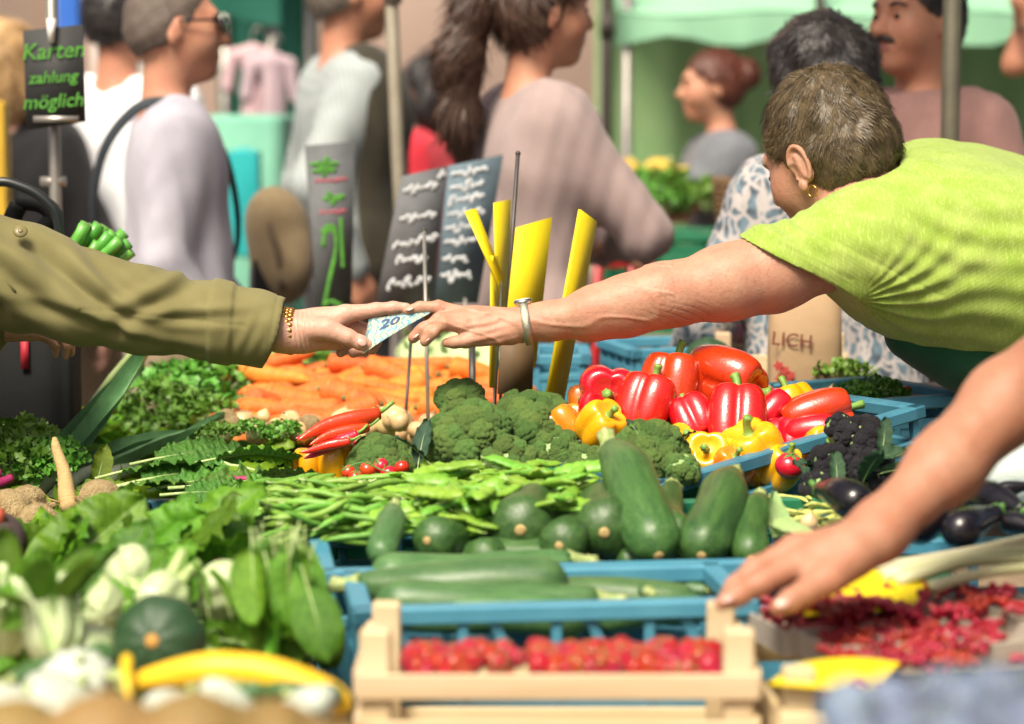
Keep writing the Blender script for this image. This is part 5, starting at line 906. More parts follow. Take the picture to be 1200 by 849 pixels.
# round, yellow and other squash at the front left
def blob(name, fn, m, kids=(), nu=36, nv=24):
    v, q, t = sph(nu, nv); return Spec(name, mk(name, fn(v), [q, t]), m, kids)
def roundz(v): ph = np.arctan2(v[:, 1], v[:, 0]); return v * (1 + .02 * np.cos(8 * ph))[:, None] * V3(1, 1, .82)
g = G(); g.tube([(0, 0, .74), (0, 0, .86), (.04, 0, 1.02)], [.2, .12, .13], 10); sc = G(); sc.tube([(0, 0, -.81), (0, 0, -.835)], [.15, .13], 14)
RZ = blob('round_courgette', roundz, ZUCR, [Spec('stem', g.mesh('stem'), STEMG), Spec('blossom_scar', sc.mesh('blossom_scar'), mat('orange_scar', (.55, .28, .06), .8))])
spawn(RZ, TRS(P(187, 752, 2.42), (math.radians(-104), math.radians(-12), 0), .0485), 'round dark green courgette with a small orange scar', 'courgette')
gl = thing('yellow_courgette', 'long yellow courgette lying on the white pattypans at the front', 'courgette'); bpy.data.objects.remove(gl)
Z2(ZY[0], (158, 800, 2.2), (412, 832, 2.17), 'long curved yellow courgette lying across the front', roll=0); Z2(ZY[1], (150, 820, 2.16), (148, 768, 2.2), 'short yellow courgette with upturned crooked neck', roll=0)
Z2(ZS[0], (300, 812, 2.17), (402, 815, 2.15), 'small dark courgette under the yellow courgette', roll=1); Z2(ZP[1], (12, 800, 2.25), (66, 785, 2.3), 'pale courgette end beside the fennel at the front edge', roll=1, s=.14)
Z2(ZP[0], (230, 805, 2.14), (310, 808, 2.12), 'small pale courgette in front of the yellow courgette', roll=2)
def patty(v): ph = np.arctan2(v[:, 1], v[:, 0]); rho = np.sqrt(v[:, 0] ** 2 + v[:, 1] ** 2); return v * (1 + .1 * np.cos(10 * ph) * rho ** 2)[:, None] * V3(1, 1, .55)
g = G(); g.tube([(0, 0, .5), (0, 0, .62), (.05, 0, .75)], [.16, .1, .11], 10)
PT = blob('pattypan_squash', patty, mat('white_pattypan', (.5, .53, .46), .4, (.42, .48, .38), 8, var=.06), [Spec('stem', g.mesh('stem'), STEMG)])
for k, (px, py, Y, r, lb) in enumerate(((80, 830, 2.12, .045, 'large white pattypan squash at the front edge'), (20, 838, 2.1, .04, 'white pattypan squash beside the large pattypan'), (215, 838, 2.08, .036, 'white pattypan squash in front of the yellow courgette'), (268, 822, 2.12, .028, 'small white pattypan squash under the yellow courgette'), (352, 836, 2.1, .034, 'white pattypan squash beneath the small dark courgette'))): spawn(PT, TRS(P(px, py, Y), (U(-.6, .6), U(-.6, .6), U(0, 6)), r), lb, 'squash')
spawn(PT, TRS(P(92, 792, 2.22), (.5, .2, 0), .032), 'bluish pattypan squash behind the white ones', 'squash')
SQM = mat('ochre_squash_skin', (.27, .17, .05), .6, (.2, .14, .05), 5, .4, .2, 30, var=.15)
def butter(v): z = v[:, 2]; k = 1 - .32 * np.exp(-((z - .35) / .35) ** 2); return v * np.stack([k, k, np.full(len(v), 1.5)], 1)
g = G(); g.tube([(0, 0, 1.45), (0, 0, 1.6), (.05, 0, 1.75)], [.22, .13, .15], 10)
BS = blob('butternut_squash', butter, SQM, [Spec('stem', g.mesh('stem'), STEMG)])
for px, py, Y, ang in ((40, 892, 1.7, 1.2), (150, 884, 1.66, 1.5), (255, 880, 1.68, 1.8), (345, 892, 1.7, 1.35)): spawn(BS, TRS(P(px, py, Y), (math.pi / 2, 0, ang), .046), 'ochre squash in the row along the front edge', 'squash', 'ochre squash lined along the front edge')
pcrate('plastic crate full of ochre squash at the front edge', Matrix.Translation((-.28, 1.7, .73)), .36, .26, .22, GREENP)
# carrots
gc = 'carrots in the big heap'
for k in range(112):
    f = k / 112; row = int(f * 6) - 1; px = U(268 + 8 * max(row, 0), 580); Y = 4.3 + .1 * row + U(-.04, .04); py = 490 - row * (12.5 + 2.5 * math.sin(px * .045)) + U(-7, 6)
    if px < 330: py += (330 - px) * .16
    yaw = random.gauss(0, .4) + (math.pi if U(0, 1) < .5 else 0); L = U(.14, .2); c = P(px, py, Y); d = Vector((math.cos(yaw), math.sin(yaw), U(-.3, .3))) * L / 2; lay(CARS[k % 4], c - d, c + d, 'orange carrot in the big heap', 'carrot', gc, U(0, 6))
for a, b, lb in (((135, 478, 4.3), (82, 486, 4.25), 'orange carrot lying behind the leek leaves'), ((120, 492, 4.2), (80, 500, 4.2), 'carrot peeping out behind the black bag'), ((-10, 540, 3.9), (24, 519, 3.85), 'carrot tip poking through the parsley near the black bag')): Z2(CARS[0], a, b, lb, 'carrot')
# chillies, yellow pepper beside them
for k, (a, b, lb) in enumerate((((442, 484, 3.64), (348, 520, 3.58), 'long red chilli lying on top of the chilli pile'), ((418, 508, 3.6), (354, 535, 3.56), 'wrinkled red chilli below the longest chilli'), ((420, 522, 3.66), (345, 540, 3.64), 'pinkish red chilli half covered by the kale'), ((395, 498, 3.7), (345, 512, 3.66), 'red chilli at the back of the chilli pile'), ((430, 500, 3.62), (362, 524, 3.58), 'slim red chilli between the two longest chillies'), ((410, 516, 3.57), (350, 528, 3.55), 'dark red chilli under the wrinkled one'))): Z2(CH[k % 2], a, b, lb, 'chilli', roll=U(-.5, .5))
lay(PY[1], P(392, 543, 3.62), P(412, 541, 3.6), 'yellow pepper lying under the red chillies', 'pepper', s=.038)
lay(PY[0], P(368, 548, 3.62), P(388, 552, 3.6), 'yellow pepper peeping out beside the kale', 'pepper', s=.034)
# yellow onions between carrots and chillies
def onionf(v): z = v[:, 2]; p = v * V3(1, 1, .85); p[:, 2] += .35 * np.exp(-((1 - z) / .08)); return p
g = G(); g.tube([(0, 0, 1.05), (.02, 0, 1.3), (.08, 0, 1.5)], [.14, .07, .02], 8)
ON = blob('onion', onionf, mat('onion_skin', (.68, .5, .26), .4, (.55, .36, .16), 7, coat=.2, var=.15, stretch=(1, 1, .2)), [Spec('dry_neck', g.mesh('dry_neck'), mat('dry_skin', (.5, .34, .15), .8))], 24, 16)
for k in range(42): spawn(ON, TRS(P(U(395, 545), U(488, 528), U(3.9, 4.15)), (U(-1, 1), U(-1, 1), U(0, 6)), U(.016, .023)), 'small pale yellow onion between the carrots and the chillies', 'onion', 'small yellow onions')
# bell peppers
def pep(sp, px, py, Y, rpx, ax, label): spawn(sp, Matrix.Translation(P(px, py, Y)) @ Vector(ax).to_track_quat('Z', 'Y').to_matrix().to_4x4() @ Matrix.Rotation(U(0, 6), 4, 'Z') @ Matrix.Scale(rpx * Y / FPX * 1.24, 4), label, 'pepper')
for a in ((PR[0], 713, 465, 3.66, 33, (.0, -1, .15), 'red bell pepper showing its green stem, beside the green bag'), (PR[1], 757, 477, 3.6, 30, (.3, .35, .9), 'glossy red bell pepper standing in front of the tall ribbed one'), (PR[2], 789, 458, 3.66, 33, (.15, .3, 1), 'tall ribbed red bell pepper in the middle of the heap'),
          (PR[0], 812, 492, 3.58, 25, (-.3, .5, .6), 'red bell pepper wedged below the middle of the heap'), (PR[1], 848, 446, 3.68, 36, (.8, -.55, -.25), 'red bell pepper on top of the heap with stem pointing down'), (PR[2], 862, 496, 3.56, 34, (.1, .5, .9), 'bright orange-red bell pepper standing at the front of the heap'),
          (PR[0], 903, 487, 3.64, 26, (.5, .3, .5), 'dark red bell pepper partly behind the front one'), (PR[2], 957, 490, 3.62, 32, (1, .15, .28), 'long red bell pepper lying along the blue crate rim'), (PR[1], 950, 516, 3.58, 26, (.9, -.2, .1), 'red bell pepper below the long one at the crate rim'),
          (PY[0], 704, 500, 3.56, 25, (.45, -.5, .7), 'small yellow bell pepper with upright stem beside the broccoli'), (PO[0], 660, 500, 3.6, 22, (-.5, .2, .7), 'orange bell pepper behind the broccoli crown'), (PY[1], 828, 534, 3.5, 25, (-.1, -.8, .4), 'yellow bell pepper with stem facing out, above the green crate'),
          (PY[0], 884, 530, 3.5, 33, (-.3, -.35, .9), 'largest yellow bell pepper behind the blue crate bar'), (PY[1], 931, 481, 3.68, 26, (-.3, .2, .8), 'yellow bell pepper tucked behind the long red one'), (PY[0], 962, 530, 3.54, 24, (.2, -.6, .4), 'yellow bell pepper at the corner behind the purple broccoli'), (PO[0], 682, 492, 3.66, 18, (0, .3, 1), 'small pinkish orange pepper between broccoli and yellow pepper'),
          (PR[1], 780, 500, 3.66, 28, (0, .5, .8), 'red bell pepper buried behind the purple-green broccoli'), (PY[1], 770, 525, 3.6, 26, (0, .5, .8), 'yellow bell pepper buried behind the small broccoli'), (PR[0], 920, 520, 3.6, 26, (0, .5, .8), 'red bell pepper buried under the yellow ones'), (PY[0], 795, 528, 3.52, 24, (.3, -.6, .7), 'yellow bell pepper beside the leaning broccoli'), (PO[0], 858, 548, 3.46, 22, (.2, -.5, .8), 'orange bell pepper resting on the green crate'), (PY[1], 915, 548, 3.47, 22, (.4, -.4, .8), 'yellow bell pepper low at the blue crate bar'), (PO[0], 690, 472, 3.72, 22, (-.2, .3, 1), 'orange-red pepper under the green plastic bag')): pep(*a)
spawn(TM, TRS(P(925, 546, 3.42), (.3, .2, 0), .021), 'round red tomato on the green crate rim', 'tomato'); spawn(TM, TRS(P(668, 569, 3.35), (.3, -.5, 0), .011), 'single cherry tomato among the pea pods', 'tomato')
for k, (px, py) in enumerate(((417, 563), (431, 553), (446, 549), (471, 551), (437, 566), (424, 570), (455, 558), (408, 556))): spawn(TM, TRS(P(px, py - 3, 3.43 + .012 * (k % 3)), (U(-.8, .8), U(-.8, .8), U(0, 6)), U(.0105, .0125)), 'small cherry tomato in the cluster under the broccoli', 'tomato', 'cherry tomatoes on the vine')
g = G(); g.tube(spline([P(400, 552, 3.41), P(425, 542, 3.41), P(450, 552, 3.41), P(482, 558, 3.4)], 14), .0012, 6); obj('tomato_vine', g.mesh('tomato_vine'), CALYX, None, 'thin green vine across the cherry tomatoes', 'vine')
# broccoli
for k, (px, py, Y, rp, lb, tl) in enumerate(((548, 512, 3.56, 52, 'large broccoli crown beside the chilli pile', (.5, -.15)), (624, 500, 3.62, 54, 'large broccoli crown under the yellow price board', (.45, .2)), (540, 472, 3.7, 36, 'light green broccoli crown behind the large ones', (.2, 0)), (598, 545, 3.46, 40, 'broccoli crown at the front of the broccoli pile', (.7, 0)), (447, 545, 3.6, 44, 'flat bluish broccoli crown behind the cherry tomatoes', (.4, 0)),
                                            (762, 532, 3.42, 48, 'broccoli crown leaning on the tallest courgette', (.5, .2)), (690, 545, 3.5, 30, 'small broccoli crown beside the yellow pepper', (.5, 0)), (798, 552, 3.36, 26, 'pale broccoli floret at the green crate', (.5, .3)), (652, 530, 3.56, 34, 'broccoli crown between orange pepper and large crowns', (.4, .3)))): broccoli(lb, P(px, py, Y), rp * Y / FPX, 100 + k, n=34 if rp > 40 else 22, group=None, tilt=tl)
for k, (px, py, Y, rp, lb) in enumerate(((1010, 515, 3.42, 34, 'purple broccoli crown at the top of the dark bunch'), (975, 545, 3.36, 30, 'purple broccoli crown towards the green crate'), (1022, 555, 3.32, 32, 'purple broccoli crown beside the forearm'), (960, 575, 3.28, 26, 'lowest purple broccoli crown of the dark bunch'), (1000, 585, 3.3, 26, 'purple broccoli crown above the aubergine'), (985, 505, 3.45, 22, 'small purple broccoli crown against the blue rim'))): broccoli(lb, P(px, py, Y), rp * Y / FPX, 130 + k, BROCD, None, 'purple_broccoli', 20, .9, (.5, .1))
DKL = leafmat('dark_broccoli_leaf', (.02, .06, .03), (.035, .085, .04), (.1, .16, .09), .55, .1, .02, 7); DKS = leafspec('broccoli_leaf', DKL, PALEST, .25, .016, L=1, W=.2, bend=.5, cup=.3, ruf=.03, nu=24, nv=10, rf=4, seed=60)
for k in range(12): a = (U(960, 1040), U(530, 590), U(3.26, 3.4)); ang = U(0, 6.28); leaf_at(DKS, P(*a), P(a[0] + 45 * math.cos(ang), a[1] - 10 - 40 * abs(math.sin(ang)), a[2] + U(-.06, .04)), 'dark blue-green leaf of the purple broccoli', 'leaf', 'leaves of the purple broccoli', U(-1, 1))
for (a, b, lb) in (((490, 545, 3.5), (498, 488, 3.52), 'upright dark blue-green broccoli leaf beside the large crown'), ((500, 540, 3.5), (470, 505, 3.5), 'dark broccoli leaf curling over the onions'), ((740, 560, 3.4), (700, 575, 3.3), 'dark broccoli leaf flat behind the courgette'), ((790, 520, 3.4), (812, 500, 3.42), 'small dark leaf on the leaning broccoli'), ((745, 505, 3.4), (735, 488, 3.42), 'small dark broccoli leaf in front of the red pepper')): leaf_at(DKS, P(*a), P(*b), lb, 'leaf', None, U(-.6, .6))
# kale, lettuce, chard, leeks
gk = 'curly kale leaves'
for k, (a, b) in enumerate((((150, 575, 3.58), (262, 520, 3.62)), ((175, 585, 3.55), (310, 528, 3.62)), ((215, 590, 3.54), (345, 540, 3.58)), ((240, 592, 3.5), (372, 560, 3.52)), ((190, 560, 3.66), (300, 512, 3.7)), ((160, 590, 3.52), (262, 548, 3.56)), ((260, 560, 3.6), (350, 518, 3.66)), ((225, 600, 3.46), (335, 568, 3.5)), ((300, 585, 3.5), (378, 545, 3.52)))): leaf_at(KLS[k % 3], P(a[0] - 8, a[1] - 22, a[2] - .03), P(b[0], b[1] - 4, b[2] - .03), 'crinkled dark green kale leaf in the kale bunch', 'leaf', gk, U(-.7, .5))
for a, b, lb in (((270, 545, 3.56), (372, 556, 3.5), 'bright green frilled leaf lying over the kale'), ((275, 530, 3.6), (345, 515, 3.62), 'bright frilled leaf at the top of the kale bunch')): leaf_at(LTS[0], P(*a), P(*b), lb, 'leaf', None, .3)
gch = 'large chard leaves'
for k, (a, b, ro) in enumerate((((70, 668, 2.98), (225, 575, 3.14), .5), ((95, 690, 2.9), (335, 590, 3.15), .35), ((150, 665, 2.98), (320, 610, 3.08), .4), ((60, 645, 3.08), (165, 570, 3.3), .5), ((120, 700, 2.85), (285, 640, 2.95), .6), ((200, 660, 3.0), (318, 600, 3.12), -.2), ((40, 690, 2.88), (150, 610, 3.05), .8), ((150, 640, 3.08), (262, 590, 3.22), .2), ((20, 720, 2.75), (120, 650, 2.9), .5), ((230, 640, 3.05), (330, 620, 3.02), .3), ((130, 665, 2.95), (240, 612, 3.05), .1))): leaf_at(CHS[k % 4], P(*a), P(*b), 'large glossy chard leaf sprawling over the left of the display', 'leaf', gch, ro)
g = G(); g.tube(spline([P(-20, 705, 2.86), P(20, 676, 2.9), P(62, 660, 2.94), P(95, 645, 2.98)], 12), np.linspace(.015, .008, 12), 10); obj('chard_stalk', g.mesh('chard_stalk'), RUSTST, None, 'thick rusty red chard stalk below the beetroot', 'stalk')
def stalks(lst, m, label, cat, group):
    for a, b, r in lst:
        g = G(); A, B = P(*a), P(*b); mid = (A + B) / 2 + Vector((0, 0, U(-.004, .01))); g.tube(spline([A, mid, B], 10), np.linspace(r, r * .75, 10), 8); obj(cat.replace(' ', '_'), g.mesh('stalk'), m, None, label, cat, group)
stalks([((272, 561, 3.5), (352, 578, 3.46), .0045), ((276, 566, 3.48), (358, 584, 3.44), .004), ((290, 562, 3.5), (375, 578, 3.46), .0035), ((330, 580, 3.42), (300, 588, 3.42), .0025), ((0, 556, 3.62), (-40, 562, 3.6), .008), ((-10, 568, 3.6), (14, 560, 3.62), .009)], REDST, 'magenta chard stalk lying under the kale', 'chard stalk', 'magenta chard stalks')
stalks([((392, 582, 3.44), (470, 572, 3.42), .006), ((398, 572, 3.46), (462, 582, 3.4), .005), ((380, 590, 3.42), (450, 588, 3.4), .006)], ORST, 'orange chard stalk under the cherry tomatoes', 'chard stalk', 'orange chard stalks')
lk = 'broad leek leaves'
for k, (a, b, ro) in enumerate((((55, 560, 3.82), (172, 415, 4.05), .5), ((70, 565, 3.8), (178, 432, 4.05), .2), ((90, 560, 3.85), (215, 478, 4.0), .3), ((120, 560, 3.82), (235, 495, 3.95), -.2), ((60, 552, 3.88), (130, 470, 4.1), .4), ((150, 548, 3.9), (240, 480, 4.0), .1), ((200, 530, 3.9), (262, 480, 4.0), .2))): leaf_at(LKL[k % 3], P(*a), P(*b), 'broad blue-green leek leaf beside the black bag', 'leek leaf', lk, ro)
stalks([((30, 585, 3.75), (75, 548, 3.82), .016), ((60, 590, 3.74), (110, 552, 3.85), .015), ((110, 575, 3.78), (160, 545, 3.88), .016)], mat('leek_shank', (.5, .6, .36), .4, (.62, .68, .5), 12, stretch=(.3, 1, 1)), 'pale green leek shank under the leek leaves', 'leek', 'leek shanks')
stalks([((104, 480, 4.15), (160, 408, 4.3), .007)], PALEST, 'pale green stalk arching up behind the leek leaves', 'stalk', None)
leaf_at(YLS, P(112, 570, 3.6), P(128, 520, 3.62), 'yellowing ragged leaf behind the parsnip', 'leaf', None, 1.2); leaf_at(YLS, P(90, 575, 3.6), P(142, 560, 3.56), 'yellow-green leaf lying behind the parsnip', 'leaf', None, .3)
leaf_at(YLS, P(585, 575, 3.34), P(540, 540, 3.38), 'yellow-tinged leaf in front of the large broccoli', 'leaf', None, .6); leaf_at(YLS, P(660, 590, 3.28), P(625, 545, 3.36), 'yellow-tinged leaf hanging by the pea pods', 'leaf', None, -.4)

# more leaves that make the mound at the left
for k in range(30):
    px = U(60, 260); py = U(622, 705); Y = onZ(px, py, .89).y; a = U(-1.2, .1); L = U(80, 150); leaf_at(CHS[k % 4], P(px - L * .5, py + 18, Y - .03), P(px + L * .5 * math.cos(a), py - 22 + L * .35 * math.sin(a), Y + U(.02, .1)), 'chard leaf in the dense mound of greens', 'leaf', 'chard leaves in the mound', U(-1.5, 1.5))
# roots at the left
PARS = mat('parsnip_skin', (.58, .43, .2), .7, (.45, .31, .13), 26, .3, .5, 40, .004, stretch=(2.5, .5, .5), var=.08)
n = 24; t = np.linspace(0, 1, n); g = G(); g.tube(np.stack([t, .015 * np.sin(t * 9), .02 * t], 1), .125 * (1 - .62 * t) * np.clip((1 - t) * 14, .3, 1) ** .5 * np.clip(t * 10 + .5, 0, 1), 16); s = G(); s.tube([(.12, .1, 0), (.16, .2, .02), (.2, .3, .05)], [.02, .012, .003], 6)
PSN = Spec('parsnip', g.mesh('parsnip'), PARS, [Spec('rootlet', s.mesh('rootlet'), PARS)]); lay(PSN, P(84, 600, 3.5), P(64, 514, 3.56), 'parsnip standing upright with its tip in the air', 'parsnip'); lay(PSN, P(40, 606, 3.45), P(92, 618, 3.42), 'parsnip lying under the upright parsnip', 'parsnip')
def celer(seed):
    r = np.random.default_rng(seed); L = [ell((0, 0, 0), (1, 1, .85), .1)]
    for k in range(14): a = r.uniform(0, 6.28); b = r.uniform(.3, .9); p = V3(math.cos(a) * .9, math.sin(a) * .9, -b * .6); L += chain([p * .8, p * 1.15 + V3(0, 0, -.1), p * 1.5 + V3(0, 0, -.1)], [.16, .1, .03], .12)
    V, Q = solid(L, .06, lambda p: .05 * wob(p, 7, seed) + .02 * wob(p, 19, seed + 1)); return Spec('celeriac', mk('celeriac', V, Q), mat('celeriac_skin', (.6, .46, .24), .8, (.42, .3, .14), 3.5, .3, .7, 12, .05))
CE = [celer(1), celer(2)]
for k, (px, py, Y, r) in enumerate(((10, 600, 3.4, .036), (45, 612, 3.36, .03), (118, 585, 3.46, .032), (-20, 620, 3.34, .034), (30, 590, 3.48, .03), (70, 625, 3.32, .022))): spawn(CE[k % 2], TRS(P(px, py, Y), (U(-.5, .5), U(-.5, .5), U(0, 6)), r), ('knobbly celeriac root in the green crate' if k != 2 else 'smooth pale celeriac top behind the parsnip'), 'celeriac', 'celeriac roots' if k != 2 else None)
def beet(v): z = v[:, 2]; p = v.copy(); p[:, 2] = np.where(z < 0, z * 1.0 - .6 * np.exp(-((1 + z) / .05)), z * .85); return p
g = G(); g.tube([(0, 0, .75), (0, 0, .9), (.05, 0, 1.1)], [.3, .2, .16], 10); BT = blob('beetroot', beet, mat('beetroot_skin', (.1, .07, .065), .75, (.065, .045, .045), 5, .3, .4, 40, .01), [Spec('stem', g.mesh('stem'), RUSTST)]); spawn(BT, TRS(P(-8, 634, 2.95), (.4, .3, 0), .042), 'large dull brown beetroot at the edge of the celeriac crate', 'beetroot')
# herbs: parsley and celery bunches
PARSL = mat('parsley_leaf', (.08, .22, .02), .5, (.14, .32, .035), 30, var=.2, hue=.02)
def herb(seed, n=260, spread=1.0):
    r = np.random.default_rng(seed); g = G(); sg = G()
    for k in range(n):
        th = r.uniform(0, 6.28); rr = math.sqrt(r.uniform(0, 1)) * spread; c = V3(rr * math.cos(th), rr * math.sin(th), r.uniform(-.12, .3) + .4 * (1 - rr)); d = r.normal(size=3); d[2] = abs(d[2]) * .6; d /= np.linalg.norm(d); e = np.cross(d, r.normal(size=3)); e /= np.linalg.norm(e); nn = np.cross(d, e); s = r.uniform(.09, .17)
        out = []
        for m in range(10): a = -2.2 + 4.4 * m / 9; q = (1.0 if m % 2 else .62) * s; out.append(c + d * q * math.cos(a) + e * q * math.sin(a) + nn * .25 * s * math.sin(a * 2))
        g.add([c - d * s * .3] + out, None, [[0, m + 1, m + 2] for m in range(9)])
    for k in range(26): th = r.uniform(0, 6.28); rr = r.uniform(.2, .9) * spread; sg.tube(spline([(0, 0, -.35), (.5 * rr * math.cos(th), .5 * rr * math.sin(th), -.05), (rr * math.cos(th), rr * math.sin(th), .2)], 6), [.03, .026, .022, .02, .016, .01], 5)
    lm = g.mesh('leaves', False); return lm, sg.mesh('stems')
HB = [herb(i) for i in range(3)]
for lm, sm in HB: lm.materials.append(PARSL); sm.materials.append(PALEST)
def herbs(px, py, Y, r, label, cat='herbs', group=None):
    k = random.randrange(3); o = obj('herb_bunch', None, None, None, label, cat, group, M=TRS(P(px, py, Y), (U(-.3, .5), U(-.3, .3), U(0, 6)), r)); obj('leaves', HB[k][0], None, o, kind='stuff'); obj('stems', HB[k][1], None, o, kind='stuff')
gh = 'bunches of parsley behind the leeks'
for px, py, Y, r in ((185, 482, 4.4, .08), (215, 464, 4.55, .1), (260, 452, 4.65, .1), (300, 440, 4.85, .1), (345, 430, 5.0, .09), (235, 488, 4.3, .07)): herbs(px, py, Y, r, 'bunch of bright green parsley behind the leeks and carrots', group=gh)
for px, py, Y, r in ((255, 512, 3.92, .04), (300, 508, 3.95, .035), (330, 508, 3.95, .035), (280, 502, 4.05, .04)): herbs(px, py, Y, r, 'loose yellow-green herbs between the carrots and the kale', group='loose herbs before the carrots')
for px, py, Y, r in ((30, 520, 3.9, .07), (10, 545, 3.75, .08), (60, 545, 3.74, .06), (-30, 530, 3.85, .09)): herbs(px, py, Y, r, 'tuft of parsley at the foot of the black bag', group='parsley tufts by the black bag')
for px, py, Y, r in ((1000, 470, 3.9, .05), (1035, 462, 3.95, .045), (990, 445, 4.3, .06)): herbs(px, py, Y, r, 'sprig of parsley hanging in the empty blue crate', group='parsley sprigs by the blue crate')
for px, py, Y, r in ((300, 585, 3.4, .05), (350, 592, 3.36, .05), (390, 595, 3.34, .04)): herbs(px, py, Y, r, 'small green herb tuft below the magenta stalks', group='herb tufts under the chard stalks')
# beans and pea pods
BEAN = mat('green_bean_skin', (.12, .28, .028), .45, (.18, .35, .05), 16, .45, var=.2, hue=.02); POD = mat('pea_pod_skin', (.13, .31, .022), .42, (.21, .4, .045), 14, .45, var=.18, hue=.02); WAX = mat('wax_bean_skin', (.55, .55, .12), .45, (.5, .56, .16), 16, .45, var=.12)
def bean(bend, w, fl, name, m):
    n = 14; t = np.linspace(0, 1, n); r = w * np.clip(np.sin(np.pi * np.clip(t, .02, .985)) * 2.2, .12, 1) ** .7; r = r * (1 + .09 * np.cos(t * 40)); g = G(); g.tube(np.stack([t, bend * np.sin(t * np.pi), .02 * np.sin(t * 8)], 1), np.stack([r, r * fl], 1), 10); s = G(); s.tube([(-.06, 0, .01), (-.02, 0, 0), (.02, 0, 0)], [.012, .014, .025], 6); return Spec(name, g.mesh(name), m, [Spec('stem_tip', s.mesh('stem_tip'), PALEST)])
BN = [bean(b, .042, .8, 'green_bean', BEAN) for b in (.06, -.1, .16)]; PD = [bean(b, .13, .42, 'pea_pod', POD) for b in (.05, -.09, .12)]; WX = [bean(b, .045, .8, 'wax_bean', WAX) for b in (.08, -.12)]
def heap(sps, n, xr, yr, Yf, Lr, label, cat, group, yaw0=0, ysp=.8, lift=(0, .02), tilt=.25):
    for k in range(n):
        px = U(*xr); py = U(*yr); Y = Yf(px, py) + U(-.02, .02); yaw = random.gauss(yaw0, ysp) + (math.pi if U(0, 1) < .5 else 0); L = U(*Lr); c = P(px, py, Y) + Vector((0, 0, U(*lift))); d = Vector((math.cos(yaw), math.sin(yaw), U(-tilt, tilt))) * L / 2; lay(random.choice(sps), c - d, c + d, label, cat, group, U(-.9, .9))
onY = lambda z: (lambda px, py: onZ(px, py, z).y)
heap(BN, 120, (318, 480), (578, 636), onY(.9), (.1, .14), 'green bean in the heaped blue crate of beans', 'bean', 'green beans', .25, .7)
heap(BN, 40, (330, 440), (585, 612), onY(.925), (.1, .13), 'green bean in the heaped blue crate of beans', 'bean', 'green beans', .25, .5)
heap(PD, 100, (455, 600), (566, 628), onY(.915), (.06, .085), 'flat pea pod in the heap in front of the broccoli', 'pea pod', 'pea pods', .2, 1.0)
heap(PD, 80, (500, 690), (556, 600), onY(.945), (.06, .085), 'flat pea pod in the heap in front of the broccoli', 'pea pod', 'pea pods', .2, 1.0)
for a, b in (((425, 592, 3.3), (610, 552, 3.42)), ((440, 585, 3.3), (585, 545, 3.45)), ((380, 600, 3.3), (460, 565, 3.4)), ((480, 575, 3.32), (640, 560, 3.38))): Z2(BN[0], a, b, 'long pale green bean lying across the pea pods', 'bean', 'long beans across the pea pods')
heap(WX, 34, (915, 975), (590, 632), onY(.9), (.06, .09), 'small yellow wax bean between green crate and aubergine', 'bean', 'yellow wax beans', .3, 1.0)
spawn(ON, TRS(P(948, 612, 3.05), (.4, .2, 0), .012), 'tiny pale onion among the wax beans', 'onion')
PAL = leafspec('pale_leaf', leafmat('pale_bean_leaf', (.25, .4, .14), (.32, .46, .2), (.4, .52, .26), .5, .25), None, L=1, W=.17, bend=.4, cup=.4, ruf=.01, nu=18, nv=8, rf=2, seed=77, shape=(.3, .6))
leaf_at(PAL, P(905, 630, 3.0), P(918, 568, 3.1), 'pale green pointed leaf standing beside the wax beans', 'leaf', None, .8); leaf_at(PAL, P(905, 615, 3.02), P(965, 628, 2.95), 'pale leaf lying in front of the wax beans', 'leaf', None, .3)
# fennel, pak choi and spinach at the left front
FEN = mat('fennel_bulb', (.52, .58, .36), .4, (.36, .48, .2), 9, .45, .3, 30, .003, stretch=(1, 1, .25), coat=.15)
def fennel(seed):
    L = [ell((0, 0, 0), (1, .72, 1.05), .2), ell((.3, .1, -.1), (.8, .7, .95), .1), ell((-.35, -.05, 0), (.7, .7, .95), .1)]; V, Q = solid(L, .055, lambda p: .035 * np.sin(np.arctan2(p[:, 1], p[:, 0]) * 6 + seed) + .02 * wob(p, 6, seed)); st = []
    for k, (x, y) in enumerate(((.35, .1), (-.35, .05), (0, -.15), (.1, .3))): s = G(); s.tube(spline([(x * .8, y, .6), (x * 1.2, y, 1.2), (x * 1.9, y * 1.6, 2.1)], 9), np.linspace(.34, .2, 9), 12); st.append(Spec('stalk', s.mesh('stalk'), PALEST))
    return Spec('fennel', mk('fennel', V, Q), FEN, st)
FN = [fennel(1), fennel(2)]
for px, py, Y, r, rot, lb in ((150, 668, 2.76, .026, (2.6, -.5, 0), 'white fennel bulb tip above the round courgette'), (190, 704, 2.6, .029, (-.5, .9, .3), 'white fennel bulb with cut stalks beside the round courgette'), (122, 712, 2.56, .026, (.3, 1.5, 2), 'small curved white fennel bulb beside the pak choi'), (115, 765, 2.44, .03, (2.4, .6, 1), 'pale fennel bulb behind the pattypans'), (262, 692, 2.66, .03, (.2, 1.3, .5), 'yellow-green fennel bulb beside the spinach')): spawn(FN[random.randrange(2)], TRS(P(px, py, Y), rot, r), lb, 'fennel')
PAKW = mat('pak_choi_rib', (.62, .7, .45), .4, (.46, .62, .26), 6, .45, coat=.15, stretch=(1, 1, .3))
